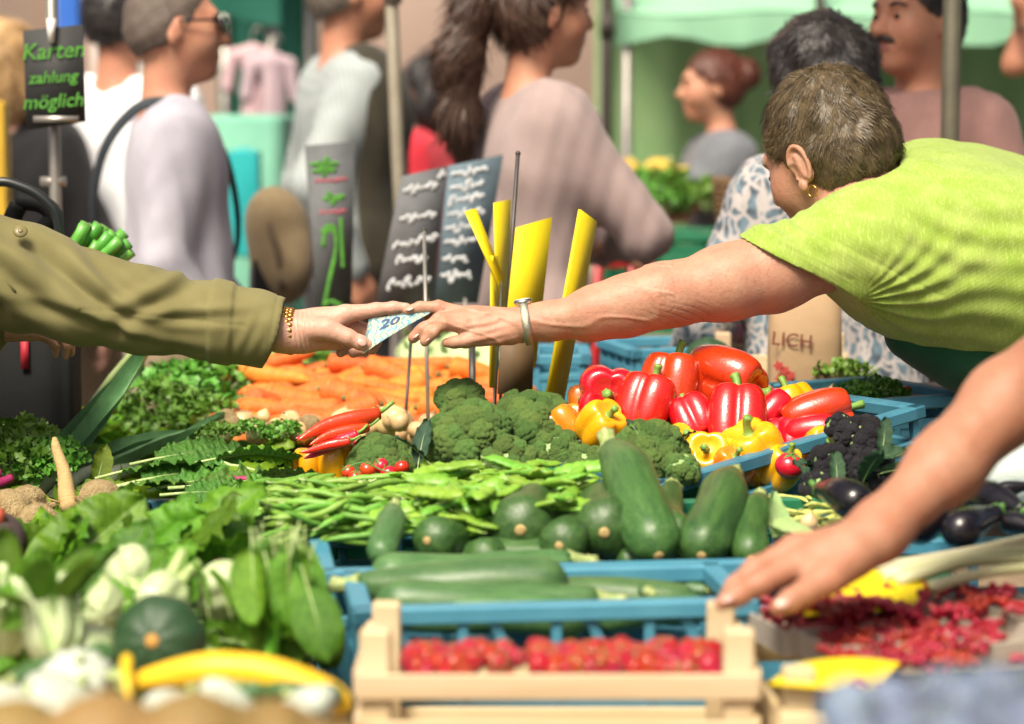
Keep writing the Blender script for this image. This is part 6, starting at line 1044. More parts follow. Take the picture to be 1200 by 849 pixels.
def pakchoi(c, r, rot, label, seed):
    root = obj('pak_choi', None, None, None, label, 'pak choi', None, M=TRS(c, rot, r)); rr = np.random.default_rng(seed)
    for k in range(9):
        a = k * 2.4; f = .35 + .5 * k / 9; d = V3(math.cos(a), math.sin(a), 0); s = G(); pts = spline([d * .15, d * f * .7 + V3(0, 0, .45), d * f * .75 + V3(0, 0, 1.1), d * f * 1.05 + V3(0, 0, 1.7)], 10); s.tube(pts, np.stack([np.linspace(.34, .1, 10), np.linspace(.14, .05, 10)], 1), 10, up=tuple(d)); rib = obj('rib', s.mesh('rib'), PAKW, root)
        A = Vector(pts[6]); B = A + Vector(d * rr.uniform(.5, 1.0)) + Vector((0, 0, rr.uniform(.9, 1.3))); obj('leaf', SPS[k % 3].me, None, rib, M=lookM(A, B, rr.uniform(-.4, .4), 1.35))
pakchoi(P(62, 772, 2.4), .05, (-.15, -.12, 0), 'pale-ribbed pak choi with cut base towards the front', 3); pakchoi(P(10, 755, 2.5), .05, (-.3, -.5, 2), 'pak choi partly cut off behind the pale courgette', 4)
gs = 'spinach leaves beside the blue crate'
for k in range(48):
    px = U(290, 368); py = U(630, 715); Y = U(2.56, 2.76); L = U(52, 92); leaf_at(SPS[k % 3], P(px, py, Y), P(px + U(-30, 30), py + L, Y - U(-.02, .08)), 'smooth oval spinach leaf hanging beside the blue crate', 'leaf', gs, U(-1.1, 1.1))
for k in range(22):
    px = U(225, 330); py = U(700, 765); Y = onZ(px, py, .86).y; a = U(-.6, .6); leaf_at(SPS[k % 3], P(px, py, Y), P(px + 75 * math.cos(a), py + 30 * math.sin(a), Y + U(-.05, .05)), 'spinach leaf lying behind the round courgette', 'leaf', 'spinach leaves lying flat', U(-.8, .8))
for px, py, b in ((243, 710, (240, 655)), (268, 712, (258, 665)), (222, 705, (232, 668))): leaf_at(SPS[0], P(px, py, 2.6), P(*b, 2.62), 'dark upright spinach leaf in front of the fennel', 'leaf', 'upright spinach leaves', 1.4)
for k in range(46):
    px = U(-10, 230); py = U(645, 770); Y = onZ(px, py, .87).y; a = U(-2.6, .5); leaf_at(SPS[k % 3] if k % 2 else CHS[1], P(px, py, Y), P(px + 70 * math.cos(a), py + 45 * math.sin(a), Y + U(-.05, .08)), 'green leaf around the pak choi', 'leaf', 'leaves around the pak choi', U(-.9, .9))
# undergrowth of loose leaves between the crates (nobody could count it)
def litter(name, label, regions, n, seed):
    r = np.random.default_rng(seed); g = G(); base_ = [leafgrid(1, .3, .5 + .3 * i, .3, .02, 8, 4, 2, seed + i) for i in range(4)]
    for k in range(n):
        x0, x1, y0, y1, z = regions[r.integers(len(regions))]; c = np.array(onZ(r.uniform(x0, x1), r.uniform(y0, y1), z + r.uniform(-.03, .02))); p, q, uv = base_[r.integers(4)]; yaw = r.uniform(0, 6.28); tl = r.uniform(-.4, .7); R = np.array((Matrix.Rotation(yaw, 3, 'Z') @ Matrix.Rotation(tl, 3, 'Y') @ Matrix.Rotation(r.uniform(-.8, .8), 3, 'X'))); g.add((p * r.uniform(.05, .1)) @ R.T + c, q, None, uv)
    obj(name, g.mesh(name), LETT if seed % 2 else CHARD, None, label, 'leaves', kind='stuff')
litter('loose_leaves', 'loose dark leaves lying between the vegetables at the left', [(-40, 330, 520, 700, .84), (-40, 330, 700, 800, .82), (100, 380, 470, 560, .86)], 620, 200)
litter('loose_leaves', 'loose bright leaves lying between the vegetables', [(-30, 200, 500, 600, .85), (60, 330, 480, 560, .86), (250, 520, 500, 560, .86), (430, 700, 545, 600, .87)], 380, 201)
# strawberries, redcurrants, aubergines, pale stalks, plums
for k in range(130): px = U(478, 840); py = U(760, 788); spawn(SB, TRS(P(px, py, max(2.392, onZ(px, py, .892).y)), (U(-1.6, 1.6), U(-1.6, 1.6), U(0, 6)), U(.0105, .0135)), 'small red strawberry in the pale wooden crate', 'strawberry', 'strawberries')
for k in range(9): px = U(488, 825); leaf_at(SPS[0], P(px, 782, 2.44), P(px + U(-18, 18), 757, 2.48), 'small green leaf among the strawberries', 'leaf', 'leaves among the strawberries', U(-1, 1))
for k, (a, b, lb) in enumerate((((960, 575, 3.1), (1015, 600, 3.0), 'dull purple aubergine beside the wax beans'), ((1120, 590, 2.95), (1058, 625, 2.86), 'dark aubergine with its calyx towards the plastic bag'), ((1170, 600, 2.9), (1120, 628, 2.82), 'aubergine lying beside the pale stalks'), ((1200, 600, 2.95), (1150, 585, 3.05), 'aubergine under the clear plastic bag'), ((1220, 625, 2.85), (1172, 612, 2.9), 'aubergine at the edge with a green calyx'), ((1100, 600, 3.05), (1150, 570, 3.12), 'aubergine at the back of the aubergine pile'), ((1050, 615, 3.0), (1000, 612, 3.0), 'aubergine partly under the forearm'), ((1210, 570, 3.0), (1165, 580, 3.0), 'topmost aubergine touching the plastic bag'))): Z2(AU, a, b, lb, 'aubergine', roll=U(0, 6))
PALE = mat('pale_stalk', (.6, .58, .4), .5, (.52, .5, .28), 14, stretch=(.3, 1, 1), var=.1)
stalks([((1028, 668, 2.72), (1215, 632, 2.8), .0085), ((1035, 676, 2.7), (1215, 645, 2.76), .0085), ((1050, 682, 2.69), (1215, 655, 2.74), .008), ((1070, 668, 2.74), (1220, 628, 2.84), .008), ((1090, 688, 2.67), (1220, 664, 2.7), .0075), ((1060, 676, 2.73), (1220, 640, 2.8), .008)], PALE, 'pale cream stalk lying above the redcurrants', 'stalk', 'pale cream stalks')
pcrate('blue plastic crate under the aubergines and pale stalks', Matrix.Translation((.62, 2.97, .73)) @ Matrix.Rotation(math.radians(4), 4, 'Z'), .5, .34, .155, BLUEP)
CUR = mat('redcurrant_skin', (.34, .008, .014), .28, (.22, .005, .01), 90, .4, coat=.15, var=.2)
def currants(seed):
    r = np.random.default_rng(seed); g = G(); v, q, t = sph(10, 8)
    for k in range(16): g.add(v * r.uniform(.17, .22) + V3(k * .13 - 1, *(r.normal(0, .17, 2))), q, t)
    s = G(); s.tube([(-1.2, 0, .1), (0, 0, .05), (1.1, 0, 0)], .02, 5); return Spec('redcurrant_sprig', s.mesh('redcurrant_sprig'), PALEST, [Spec('berries', g.mesh('berries'), CUR)])
CU = [currants(i) for i in range(3)]
def sprig(px, py, z, label, group): o = spawn(CU[random.randrange(3)], TRS(onZ(px, py, z), (U(-.3, .3), U(-.3, .3), U(-.5, .9)), .0235), label, 'redcurrants', group); o.children[0]['kind'] = 'stuff'
for k in range(100):
    px = U(915, 1215); py = U(690, 775); 
    if (py - 690) > (px - 880) * .9: px = U(1000, 1215)
    sprig(px, py, .885 + .02 * (py < 720), 'sprig of redcurrants lying in the paper-lined crate', 'redcurrant sprigs')
for k in range(5): sprig(U(985, 1035), U(805, 818), .88, 'sprig of redcurrants below the lower yellow card', 'redcurrants at the crate front')
CARD = mat('grey_cardboard', (.42, .37, .31), .85, (.36, .31, .26), 12)
for k, (px, py, rz) in enumerate(((945, 752, .3), (1010, 742, .35), (1080, 735, .3), (1150, 728, .25), (1000, 772, .3), (1080, 772, .3), (1160, 768, .3))):
    c = onZ(px, py, .862); o = thing('punnet', 'grey cardboard punnet of redcurrants in the wooden crate', 'punnet', c, rz, 'cardboard punnets')
    obj('floor', bx((.1, .11, .004), CARD), None, o)
    for s in (-1, 1): obj('side', bx((.1, .003, .028), CARD), None, o, M=TRS((0, s * .055, .014), (s * -.12, 0, 0))); obj('side', bx((.003, .11, .028), CARD), None, o, M=TRS((s * .05, 0, .0145), (0, s * .12, 0)))
v, q, t = sph(20, 14); ds = G(); ds.tube([(0, 0, .95), (.03, 0, 1.3)], [.06, .05], 6); PLM = Spec('plum', mk('plum', v * V3(1, 1, 1.12), [q, t]), mat('plum_bloom', (.05, .07, .12), .6, (.16, .2, .28), 6, .4, var=.45), [Spec('stalk', ds.mesh('stalk'), STEMG)])
for k in range(60): px = U(985, 1230); py = U(0, 1); py = 808 + (1 - (px - 985) / 245) * 24 + py * 70; spawn(PLM, TRS(P(px, py, 2.02 - py * .0006), (U(-1, 1), U(-1, 1), 0), U(.017, .021)), 'bloomy blue plum in the box at the front corner', 'plum', 'blue plums')
wcrate('small wooden box holding the blue plums', Matrix.Translation((.4, 1.98, .73)), .3, .2, .15)

# rooty odds and ends between the carrots and the chillies
for k in range(26): px = U(255, 420); py = U(488, 512); spawn(ON if k % 2 else CE[0], TRS(P(px, py, U(3.98, 4.12)), (U(-1, 1), U(-1, 1), U(0, 6)), U(.012, .02)), 'small earthy root between the carrots and the kale', 'root', 'small earthy roots')

# ================================================================== signs, slates, bags, poles
YCARD = mat('yellow_card', (.78, .62, .01), .55, (.72, .54, .01), 14, .4, .1, 40); BROWNB = mat('brown_board', (.16, .1, .05), .7, (.1, .065, .03), 14, stretch=(1, 1, .2)); SLATE = mat('slate_board', (.06, .065, .07), .75, (.1, .105, .11), 6, .3); SLATE2 = mat('chalk_dusted_slate', (.1, .105, .11), .8, (.16, .17, .18), 7, .3); SLATE3 = mat('blue_grey_slate', (.14, .2, .24), .8, (.1, .14, .17), 7, .3); CHALK = mat('chalk_white', (.7, .74, .76), .9); CHALKG = mat('chalk_green', (.1, .36, .04), .8, (.06, .22, .03), 60); WIRE = mat('dark_wire', (.08, .075, .07), .5, metal=.5); EDGEW = mat('board_edge', (.6, .56, .4), .8)
def slab(corners, th, m, name, parent, edge=None):
    """thin real board from four corner points"""
    c = [np.array(x) for x in corners]; n = np.cross(c[1] - c[0], c[3] - c[0]); n /= np.linalg.norm(n); n = n if n[1] > 0 else -n; g = G(); g.add(c + [x + n * th for x in c], [[0, 1, 2, 3], [7, 6, 5, 4], [0, 4, 5, 1], [1, 5, 6, 2], [2, 6, 7, 3], [3, 7, 4, 0]]); me = g.mesh(name, False)
    o = obj(name, me, m, parent); return o
def board(name, label, cat, px, Ys, m, th=.004, rod=None, group=None):
    t = thing(name, label, cat, (0, 0, 0), 0, group); c = [P(x, y, Y) for (x, y), Y in zip(px, Ys)]; slab(c, th, m, 'board', t)
    if rod:
        g = G(); g.tube([P(*rod[0]), P(*rod[1])], rod[2], 8); obj('stake', g.mesh('stake'), rod[3] if len(rod) > 3 else WIRE, t)
    return t, c
board('price_sign', 'tall yellow price board, broad face turned half away, beside the steel rod', 'sign', ((606, 267), (647, 255), (628, 430), (588, 440)), (3.92, 3.98, 3.95, 3.88), YCARD, .004, ((612, 420, 3.92), (606, 520, 3.9), .003))
board('price_sign', 'brown back of a price board below the tall yellow one', 'sign', ((588, 388), (626, 386), (624, 462), (584, 462)), (3.84, 3.86, 3.85, 3.83), BROWNB, .004, ((604, 455, 3.845), (604, 530, 3.84), .003))
board('price_sign', 'narrow yellow price board with white top edge, slanting beside the wristwatch arm', 'sign', ((681, 246), (700, 260), (660, 478), (641, 470)), (3.8, 3.86, 3.84, 3.78), YCARD, .005, ((652, 470, 3.81), (634, 520, 3.8), .0025))
board('price_sign', 'yellow card strip bent away to the left above the hands', 'sign', ((545, 248), (558, 244), (592, 330), (584, 335)), (3.98, 4.0, 3.97, 3.95), YCARD, .002, ((588, 330, 3.96), (580, 480, 3.94), .002))
board('price_sign', 'yellow card seen edge-on beside the bent strip', 'sign', ((580, 238), (599, 234), (594, 400), (584, 405)), (4.02, 4.1, 4.06, 4.0), YCARD, .003, ((588, 400, 4.03), (586, 490, 4.0), .003))
board('price_sign', 'thin yellow sliver of a card behind the brown board', 'sign', ((577, 300), (584, 300), (583, 455), (575, 455)), (3.97, 4.0, 4.0, 3.96), YCARD, .003, ((579, 455, 3.97), (579, 510, 3.95), .002))
for k, (a, b, r, lb) in enumerate((((607, 180, 4.0), (590, 425, 3.95), .0035, 'thin steel rod standing beside the yellow price boards'), ((482, 395, 4.1), (474, 505, 4.0), .0028, 'dark wire stake standing in the carrots'), ((497, 270, 4.2), (502, 505, 4.05), .0034, 'grey steel stake in front of the slate board'), ((553, 405, 4.15), (554, 470, 4.1), .006, 'short grey sign post stuck in the carrots'), ((655, 470, 3.72), (633, 545, 3.62), .002, 'dark wire stake beside the broccoli'))):
    t = thing('wire_stake', lb, 'stake'); g = G(); g.tube([P(*a), P(*b)], r, 8); obj('rod', g.mesh('rod'), WIRE if k != 2 else METAL, t); g = G(); A = P(*a); v, q, tt = sph(8, 6); obj('tip', mk('tip', v * r * 1.3 + np.array(A), [q, tt]), WIRE, t)
def scribble(c, lines, m, parent, seed, amp=.013, w=.004):
    """chalk handwriting: looping strokes laid on a board given by its corners (tl,tr,br,bl)"""
    r = np.random.default_rng(seed); tl, tr, br, bl = [np.array(x) for x in c]; n = np.cross(tr - tl, bl - tl); n /= np.linalg.norm(n); n = n if n[1] < 0 else -n
    for (u0, u1, v, a) in lines:
        N = 60; t = np.linspace(0, 1, N); ph = r.uniform(0, 6); u = u0 + (u1 - u0) * t + .02 * np.sin(t * 40 + ph); vv = v + a * (np.sin(t * 44 * (u1 - u0) + ph) + .6 * np.sin(t * 27 * (u1 - u0) + 2)) * (.6 + .4 * np.sin(t * 9 + ph)); p = (1 - u)[:, None] * (1 - vv)[:, None] * tl + u[:, None] * (1 - vv)[:, None] * tr + u[:, None] * vv[:, None] * br + (1 - u)[:, None] * vv[:, None] * bl + n * .0015; g = G(); g.tube(p, np.tile([[w, w * .25]], (N, 1)) * r.uniform(.7, 1.2, N)[:, None], 6, up=tuple(n)); obj('chalk_line', g.mesh('chalk_line'), m, parent)
t, c = board('slate_sign', 'grey slate with white chalk lines, left one of the pair behind the hands', 'sign', ((472, 207), (524, 195), (506, 356), (440, 358)), (4.95, 5.0, 4.98, 4.92), SLATE2, .006, ((500, 350, 4.97), (500, 470, 4.95), .004, METAL))
scribble(c, [(.1, .8, .12, .025), (.85, .97, .06, .03), (.15, .85, .34, .022), (.1, .5, .54, .02), (.55, .95, .52, .025), (.2, .8, .66, .018), (.15, .6, .84, .035), (.65, .9, .82, .02)], CHALK, t, 5)
t, c = board('slate_sign', 'blue-grey slate crowded with chalk lines, right one of the pair', 'sign', ((526, 195), (590, 182), (560, 356), (508, 356)), (5.0, 5.06, 5.03, 4.99), SLATE3, .006, ((545, 350, 5.02), (545, 470, 5.0), .004, METAL))
scribble(c, [(.08, .75, .07, .025), (.1, .7, .17, .025), (.08, .75, .26, .025), (.1, .8, .36, .025), (.08, .7, .46, .02), (.1, .75, .56, .025), (.1, .6, .68, .02), (.1, .75, .8, .03)], CHALK, t, 6)
t, c = board('slate_sign', 'dark slate with green chalk marks behind the customer\'s hand', 'sign', ((358, 171), (416, 166), (412, 362), (372, 364)), (5.1, 5.14, 5.12, 5.1), SLATE2, .006, ((392, 360, 5.11), (392, 470, 5.1), .004, METAL))
scribble(c, [(.1, .65, .12, .03), (.12, .6, .16, .025), (.3, .75, .33, .03), (.25, .5, .52, .03)], CHALKG, t, 7, w=.0045); scribble(c, [(.15, .85, .22, .006), (.2, .8, .41, .006)], mat('chalk_pink', (.5, .12, .16), .9), t, 8, w=.003)
def chalkpath(c, uv, m, parent, w): 
    tl, tr, br, bl = [np.array(x) for x in c]; n = np.cross(tr - tl, bl - tl); n /= np.linalg.norm(n); n = n if n[1] < 0 else -n; q = spline([(a, b, 0) for a, b in uv], 40); u, v = q[:, 0:1], q[:, 1:2]; p = (1 - u) * (1 - v) * tl + u * (1 - v) * tr + u * v * br + (1 - u) * v * bl + n * .0015; g = G(); g.tube(p, np.tile([[w, w * .25]], (40, 1)), 6, up=tuple(n)); obj('chalk_line', g.mesh('chalk_line'), m, parent)
chalkpath(c, [(.25, .62), (.35, .5), (.55, .52), (.55, .66), (.35, .85), (.2, .98)], CHALKG, t, .005); chalkpath(c, [(.2, .97), (.4, .95), (.7, .98)], CHALKG, t, .0045); chalkpath(c, [(.7, .45), (.72, .6), (.75, .75)], CHALKG, t, .0045)
# card payment chalkboard on its pole
pole = thing('sign_pole', 'slim steel pole carrying the green-lettered chalkboard', 'pole', (pxX(66, 4.65), 4.65, 0)); g = G(); g.tube([(0, 0, 0), (0, 0, 2.4)], .0115, 14); obj('tube', g.mesh('tube'), METAL, pole)
g = G(); g.tube([(0, 0, 0), (0, 0, .03)], [.16, .15], 24); obj('foot', g.mesh('foot'), METAL, pole); g = G(); zc = P(66, 213, 4.65).z; g.tube([(-.028, 0, zc), (.02, 0, zc)], .01, 10); obj('clamp', g.mesh('clamp'), METAL, pole)
t, c = board('chalkboard', 'black chalkboard with green handwriting hung on the slim steel pole', 'sign', ((27, 36), (97, 29), (100, 143), (31, 153)), (4.6, 4.6, 4.6, 4.6), mat('blackboard', (.02, .022, .022), .7, (.035, .036, .036), 8), .006)
for k, (w, fy, sz) in enumerate((('Karten', .24, .043), ('zahlung', .5, .031), ('möglich', .74, .037))):
    tm = text_mesh('lettering', w, sz, .25, .0004); ce = P(62, 32 + (150 - 32) * fy, 4.6) + Vector((0, -.003, 0)); obj('lettering', tm, CHALKG, t, M=Matrix.Translation(ce) @ Matrix.Rotation(math.pi / 2, 4, 'X') @ Matrix.Rotation(.06, 4, 'Z'))
g = G(); g.box(P(66, 140, 4.59), (.085, .012, .012)); obj('ledge', g.mesh('ledge', False), METAL, t); g = G(); g.tube([P(60, 22, 4.59), P(60, 50, 4.59)], [.009, .006], 10); obj('clip', g.mesh('clip'), WHITE, t)
def ppole(px, Y, r, label, m, x2=None):
    x = pxX(px, Y); t = thing('stall_pole', label, 'pole', (x, Y, 0)); g = G(); dx = 0 if x2 is None else pxX(x2, Y) - x; g.tube([(dx * 3.2, 0, 0), (0, 0, 1.35), (-dx * 2.4, 0, 2.75)], r, 14); obj('tube', g.mesh('tube'), m, t); g = G(); g.box((dx * 3.2, 0, .012), (.2, .2, .024)); obj('foot_plate', g.mesh('foot_plate', False), m, t)
    g = G(); g.tube([(-dx * .4, 0, 1.68), (-dx * .45, 0, 1.76)], r * 1.35, 14); obj('collar', g.mesh('collar'), m, t)
POLEM = mat('weathered_pole', (.4, .36, .28), .55, (.3, .27, .2), 8, metal=.3); POLED = mat('olive_steel', (.17, .16, .11), .5, (.12, .11, .08), 8, metal=.4)
ppole(466, 5.7, .016, 'slanting pale pole between the vested man and the ponytail woman', POLEM, 476); ppole(1111, 4.9, .019, 'olive steel pole in front of the moustached man', POLED); ppole(710, 8.8, .02, 'dark stall pole beside the ponytail woman', mat('dark_pole', (.04, .03, .025), .6)); ppole(957, 8.9, .018, 'dark stall pole behind the curly-haired woman', mat('dark_pole', (.04, .03, .025), .6))
# black shopper with handle, spring onions in it
bag = thing('shopper_bag', 'tall black shopper bag with arched handle hanging at the table edge', 'bag', (0, 0, 0)); x0, x1 = P(-60, 450, 4.0).x, P(84, 450, 4.0).x; zt, zb = P(40, 382, 4.0).z, .62; BAGM = mat('black_nylon', (.008, .009, .009), .7, (.014, .015, .015), 9, .12, .3, 300)
n = 40; th = np.linspace(0, 2 * np.pi, n, endpoint=False); cx, hw = (x0 + x1) / 2, (x1 - x0) / 2; rows = []
for z, k in ((zb, .0), (zb, .86), (zb + .04, .93), ((zb + zt) / 2, 1), (zt, 1), (zt + .001, .95), (zt - .1, .9), (zt - .1, 0)): rows.append(np.stack([cx + np.sign(np.cos(th)) * np.abs(np.cos(th)) ** .45 * hw * k, 4.06 + np.sign(np.sin(th)) * np.abs(np.sin(th)) ** .45 * .07 * k + .004 * np.sin(th * 7 + z * 30), np.full(n, z)], 1))
i, j = np.meshgrid(np.arange(len(rows) - 1), np.arange(n), indexing='ij'); j2 = (j + 1) % n; g = G(); g.add(np.concatenate(rows), np.stack([i * n + j, i * n + j2, (i + 1) * n + j2, (i + 1) * n + j], -1).reshape(-1, 4)); obj('bag_body', g.mesh('bag_body'), BAGM, bag)
g = G(); g.tube(spline([P(-70, 384, 4.05), P(-55, 260, 4.05), P(-10, 216, 4.05), P(28, 220, 4.05), P(56, 238, 4.05), P(68, 262, 4.05), P(72, 330, 4.05), P(72, 384, 4.05)], 40), .0085, 10); obj('handle', g.mesh('handle'), mat('black_tube', (.015, .02, .02), .4), bag)
g = G(); g.tube(spline([P(20, 235, 4.1), P(50, 240, 4.1), P(62, 256, 4.1), P(40, 275, 4.1), P(15, 262, 4.1), P(22, 240, 4.1)], 24), .016, 10); obj('padded_coil', g.mesh('padded_coil'), BAGM, bag)
g = G(); g.box(P(29, 415, 3.985), (.013, .003, .05)); obj('red_tab', g.mesh('red_tab', False), mat('red_tab', (.5, .02, .04), .6), bag)
ob = thing('spring_onions', 'bunch of spring onion greens sticking out of the black shopper', 'spring onions', P(70, 384, 4.05)); o0 = P(70, 384, 4.05)
OG = mat('spring_onion_green', (.08, .3, .03), .4, (.13, .4, .06), 10, coat=.2, stretch=(1, 1, .2), var=.15)
for k in range(17):
    e = P(U(98, 158), U(264, 300), 4.05 + U(-.04, .04)); 
    if k > 10: e = P(U(100, 140), U(262, 276), 4.05 + U(-.04, .04))
    s0 = o0 + Vector((U(-.02, .02), U(-.02, .02), -.05)); mid = (s0 + e) / 2 + Vector((-.02, 0, .02)); g = G(); pts = spline([s0, mid, e], 10); g.tube(pts - np.array(o0), np.linspace(.007, .0105, 10), 9); obj('onion_green', g.mesh('onion_green'), OG, ob)
# yellow cards over the redcurrants
for lb, px, Ys in (('yellow price card lying over the rim of the redcurrant crate', ((930, 778), (1056, 776), (1020, 812), (900, 802)), (2.42, 2.44, 2.3, 2.3)), ('yellow price card standing among the redcurrants under the hand', ((930, 684), (1084, 668), (1080, 712), (940, 722)), (2.7, 2.74, 2.62, 2.6))):
    t = thing('price_card', lb, 'card'); c = [np.array(P(x, y, Y)) for (x, y), Y in zip(px, Ys)]; u, v = np.meshgrid(np.linspace(0, 1, 12), np.linspace(0, 1, 7), indexing='ij'); u = u[..., None]; v = v[..., None]; p = (1 - v) * ((1 - u) * c[0] + u * c[1]) + v * ((1 - u) * c[3] + u * c[2]) + V3(0, 0, 1) * .006 * np.sin(u * np.pi) * (1 - v); i, j = np.meshgrid(np.arange(11), np.arange(6), indexing='ij'); q = np.stack([i * 7 + j, (i + 1) * 7 + j, (i + 1) * 7 + j + 1, i * 7 + j + 1], -1).reshape(-1, 4); g = G(); g.add(p.reshape(-1, 3), q[:, ::-1]); g.add(p.reshape(-1, 3) - V3(0, 0, .0012), q); obj('card', g.mesh('card'), YCARD, t)
    scribble([c[0], c[1], c[2], c[3]], [(.25, .75, .45, .05)], mat('marker_ink', (.3, .25, .02), .6), t, 9, w=.0012)
# kraft paper bag with print
kb = thing('paper_bag', 'upright kraft paper bag with red lettering and red flower print', 'bag', P(942, 480, 4.35)); kz = P(942, 480, 4.35); H = P(942, 338, 4.35).z - kz.z; hw = (985 - 900) / 2 * 4.35 / FPX; KR = mat('kraft_paper', (.42, .29, .17), .8, (.36, .24, .135), 5, .3, .3, 25, .006)
g = G(); n = 44; th = np.linspace(0, 2 * np.pi, n, endpoint=False); rows = []
for z, k in ((0, 0), (0, .95), (.1 * H, 1), (.5 * H, 1.02), (H, .96), (H + .001, .93), (H * .7, .9)): rows.append(np.stack([np.sign(np.cos(th)) * np.abs(np.cos(th)) ** .6 * hw * k, np.sign(np.sin(th)) * np.abs(np.sin(th)) ** .6 * .05 * k + .004 * np.sin(th * 5 + z * 20), np.full(n, z)], 1))
i, j = np.meshgrid(np.arange(len(rows) - 1), np.arange(n), indexing='ij'); j2 = (j + 1) % n; g.add(np.concatenate(rows), np.stack([i * n + j, i * n + j2, (i + 1) * n + j2, (i + 1) * n + j], -1).reshape(-1, 4)); obj('bag_body', g.mesh('bag_body'), KR, kb)
INK = mat('dark_red_ink', (.2, .06, .04), .7); tm = text_mesh('lettering', 'LICH', .034, 0, .0004); obj('lettering', tm, INK, kb, M=Matrix.Translation(P(924, 396, 4.35) - kz + Vector((0, -.056, 0))) @ Matrix.Rotation(math.pi / 2, 4, 'X') @ Matrix.Rotation(-.1, 4, 'Z'))
RINK = mat('red_flower_ink', (.5, .06, .05), .7); rr = random.Random(3)
for (px, py) in ((915, 430), (922, 436), (910, 440), (926, 462), (934, 458), (920, 470), (918, 445), (908, 425)):
    g = G(); g.add([(0, 0, 0)] + [(.011 * (1 if k % 2 else .55) * math.cos(k * .628), 0, .011 * (1 if k % 2 else .55) * math.sin(k * .628)) for k in range(10)], None, [[0, 1 + (k + 1) % 10, 1 + k] for k in range(10)]); obj('flower_print', g.mesh('flower_print', False), RINK, kb, M=Matrix.Translation(P(px, py, 4.35) - kz + Vector((0, -.0565, 0))))
for a, b in (((915, 440), (922, 478)), ((926, 462), (924, 480))):
    g = G(); g.tube([P(*a, 4.35) - kz + Vector((0, -.0562, 0)), P(*b, 4.35) - kz + Vector((0, -.0562, 0))], .0015, 5); obj('stem_print', g.mesh('stem_print'), mat('green_ink', (.15, .2, .06), .8), kb)
# green plastic bag, clear bag, garlic, melon, scale
def sack(name, label, cat, prims, h, m, amp, seed): V, Q = solid(prims, h, lambda p: amp * (wob(p, 35, seed) + .6 * np.abs(wob(p, 80, seed + 1)))); obj(name, mk(name, V, Q), m, None, label, cat)
gp_ = pc(720, 458, 4.25); sack('plastic_bag', 'bright green plastic bag behind the red peppers', 'bag', [ell(gp_ + V3(0, 0, -.02), (.058, .06, .045), .03), ell(gp_ + V3(-.03, 0, -.04), (.045, .05, .04), .03), cone(gp_ + V3(.03, 0, .01), gp_ + V3(.05, 0, .0), .02, .012, .03)], .004, mat('green_polythene', (.03, .42, .12), .4, (.02, .35, .1), 20, .5, .3, 60), .004, 5)
cb_ = pc(1195, 552, 3.1)
def clearbag():
    m, nt, b = base('clear_polythene'); b.inputs['Base Color'].default_value = (.75, .86, .82, 1); b.inputs['Roughness'].default_value = .25; b.inputs['Transmission Weight'].default_value = .35; bump(nt, b, noise(nt, 60, 3), .6, .004); return m
sack('plastic_bag', 'crumpled pale translucent plastic bag on the aubergines', 'bag', [ell(cb_ + V3(.0, 0, 0), (.062, .06, .045), .03), ell(cb_ + V3(-.03, .02, -.03), (.04, .05, .03), .03)], .003, clearbag(), .006, 7)
spawn(ON, TRS(P(897, 466, 3.95), (.3, 0, 0), .022), 'white onion behind the red peppers', 'onion'); spawn(ON, TRS(P(975, 462, 4.05), (.3, 0, 0), .014), 'small white garlic beside the paper bag', 'garlic')
spawn(RZ, TRS(P(830, 425, 4.55), (1.3, 0, 0), .048), 'pale green melon in front of the wooden crate', 'melon').active_material
def cabbage(px, py, Y, r, label, m): v, q, t = sph(36, 24); p = v * (1 + .04 * wob(v, 6, 3) + .03 * np.sin(np.arctan2(v[:, 1], v[:, 0]) * 5 + v[:, 2] * 4))[:, None]; lv = [Spec('outer_leaf', SPS[2].me, None)]; o = spawn(Spec('cabbage', mk('cabbage', p, [q, t]), m), TRS(P(px, py, Y), (.3, .2, 0), r), label, 'cabbage'); [obj('outer_leaf', PAL.me, None, o, M=TRS((.55 * math.cos(k * 1.3), .55 * math.sin(k * 1.3), -.95), (0, -1.5, k * 1.3), 1.9)) for k in range(5)]
CAB = mat('pale_cabbage', (.45, .58, .26), .5, (.55, .66, .36), 5, .4, .4, 14, .02); cabbage(540, 425, 4.95, .065, 'pale green cabbage behind the carrots', CAB); cabbage(570, 432, 4.92, .05, 'smaller pale cabbage behind the carrots, beside the brown board', CAB); cabbage(492, 418, 5.0, .05, 'pale cabbage under the slate boards', CAB)
sc_ = thing('kitchen_scale', 'dark counter scale with tray below the green apron', 'scale', P(1090, 500, 4.05) + Vector((0, 0, -.05)))
obj('housing', bx((.16, .14, .07), mat('dark_grey_plastic', (.03, .035, .04), .4)), None, sc_, M=TRS((0, 0, .05), (.15, 0, .3))); obj('tray', bx((.2, .18, .008), METAL), None, sc_, M=TRS((0, 0, .11), (0, 0, .3))); obj('display', bx((.07, .004, .03), mat('lcd_grey', (.25, .28, .24), .3)), None, sc_, M=TRS((-.02, -.075, .055), (.15, 0, .3)))
for k, (px, py) in enumerate(((1062, 458), (1066, 468), (1060, 476))): spawn(TM, TRS(P(px, py, 3.98), (U(-1, 1), 0, 0), .009), 'tiny red tomato on the counter scale tray', 'tomato', 'tomatoes on the scale')
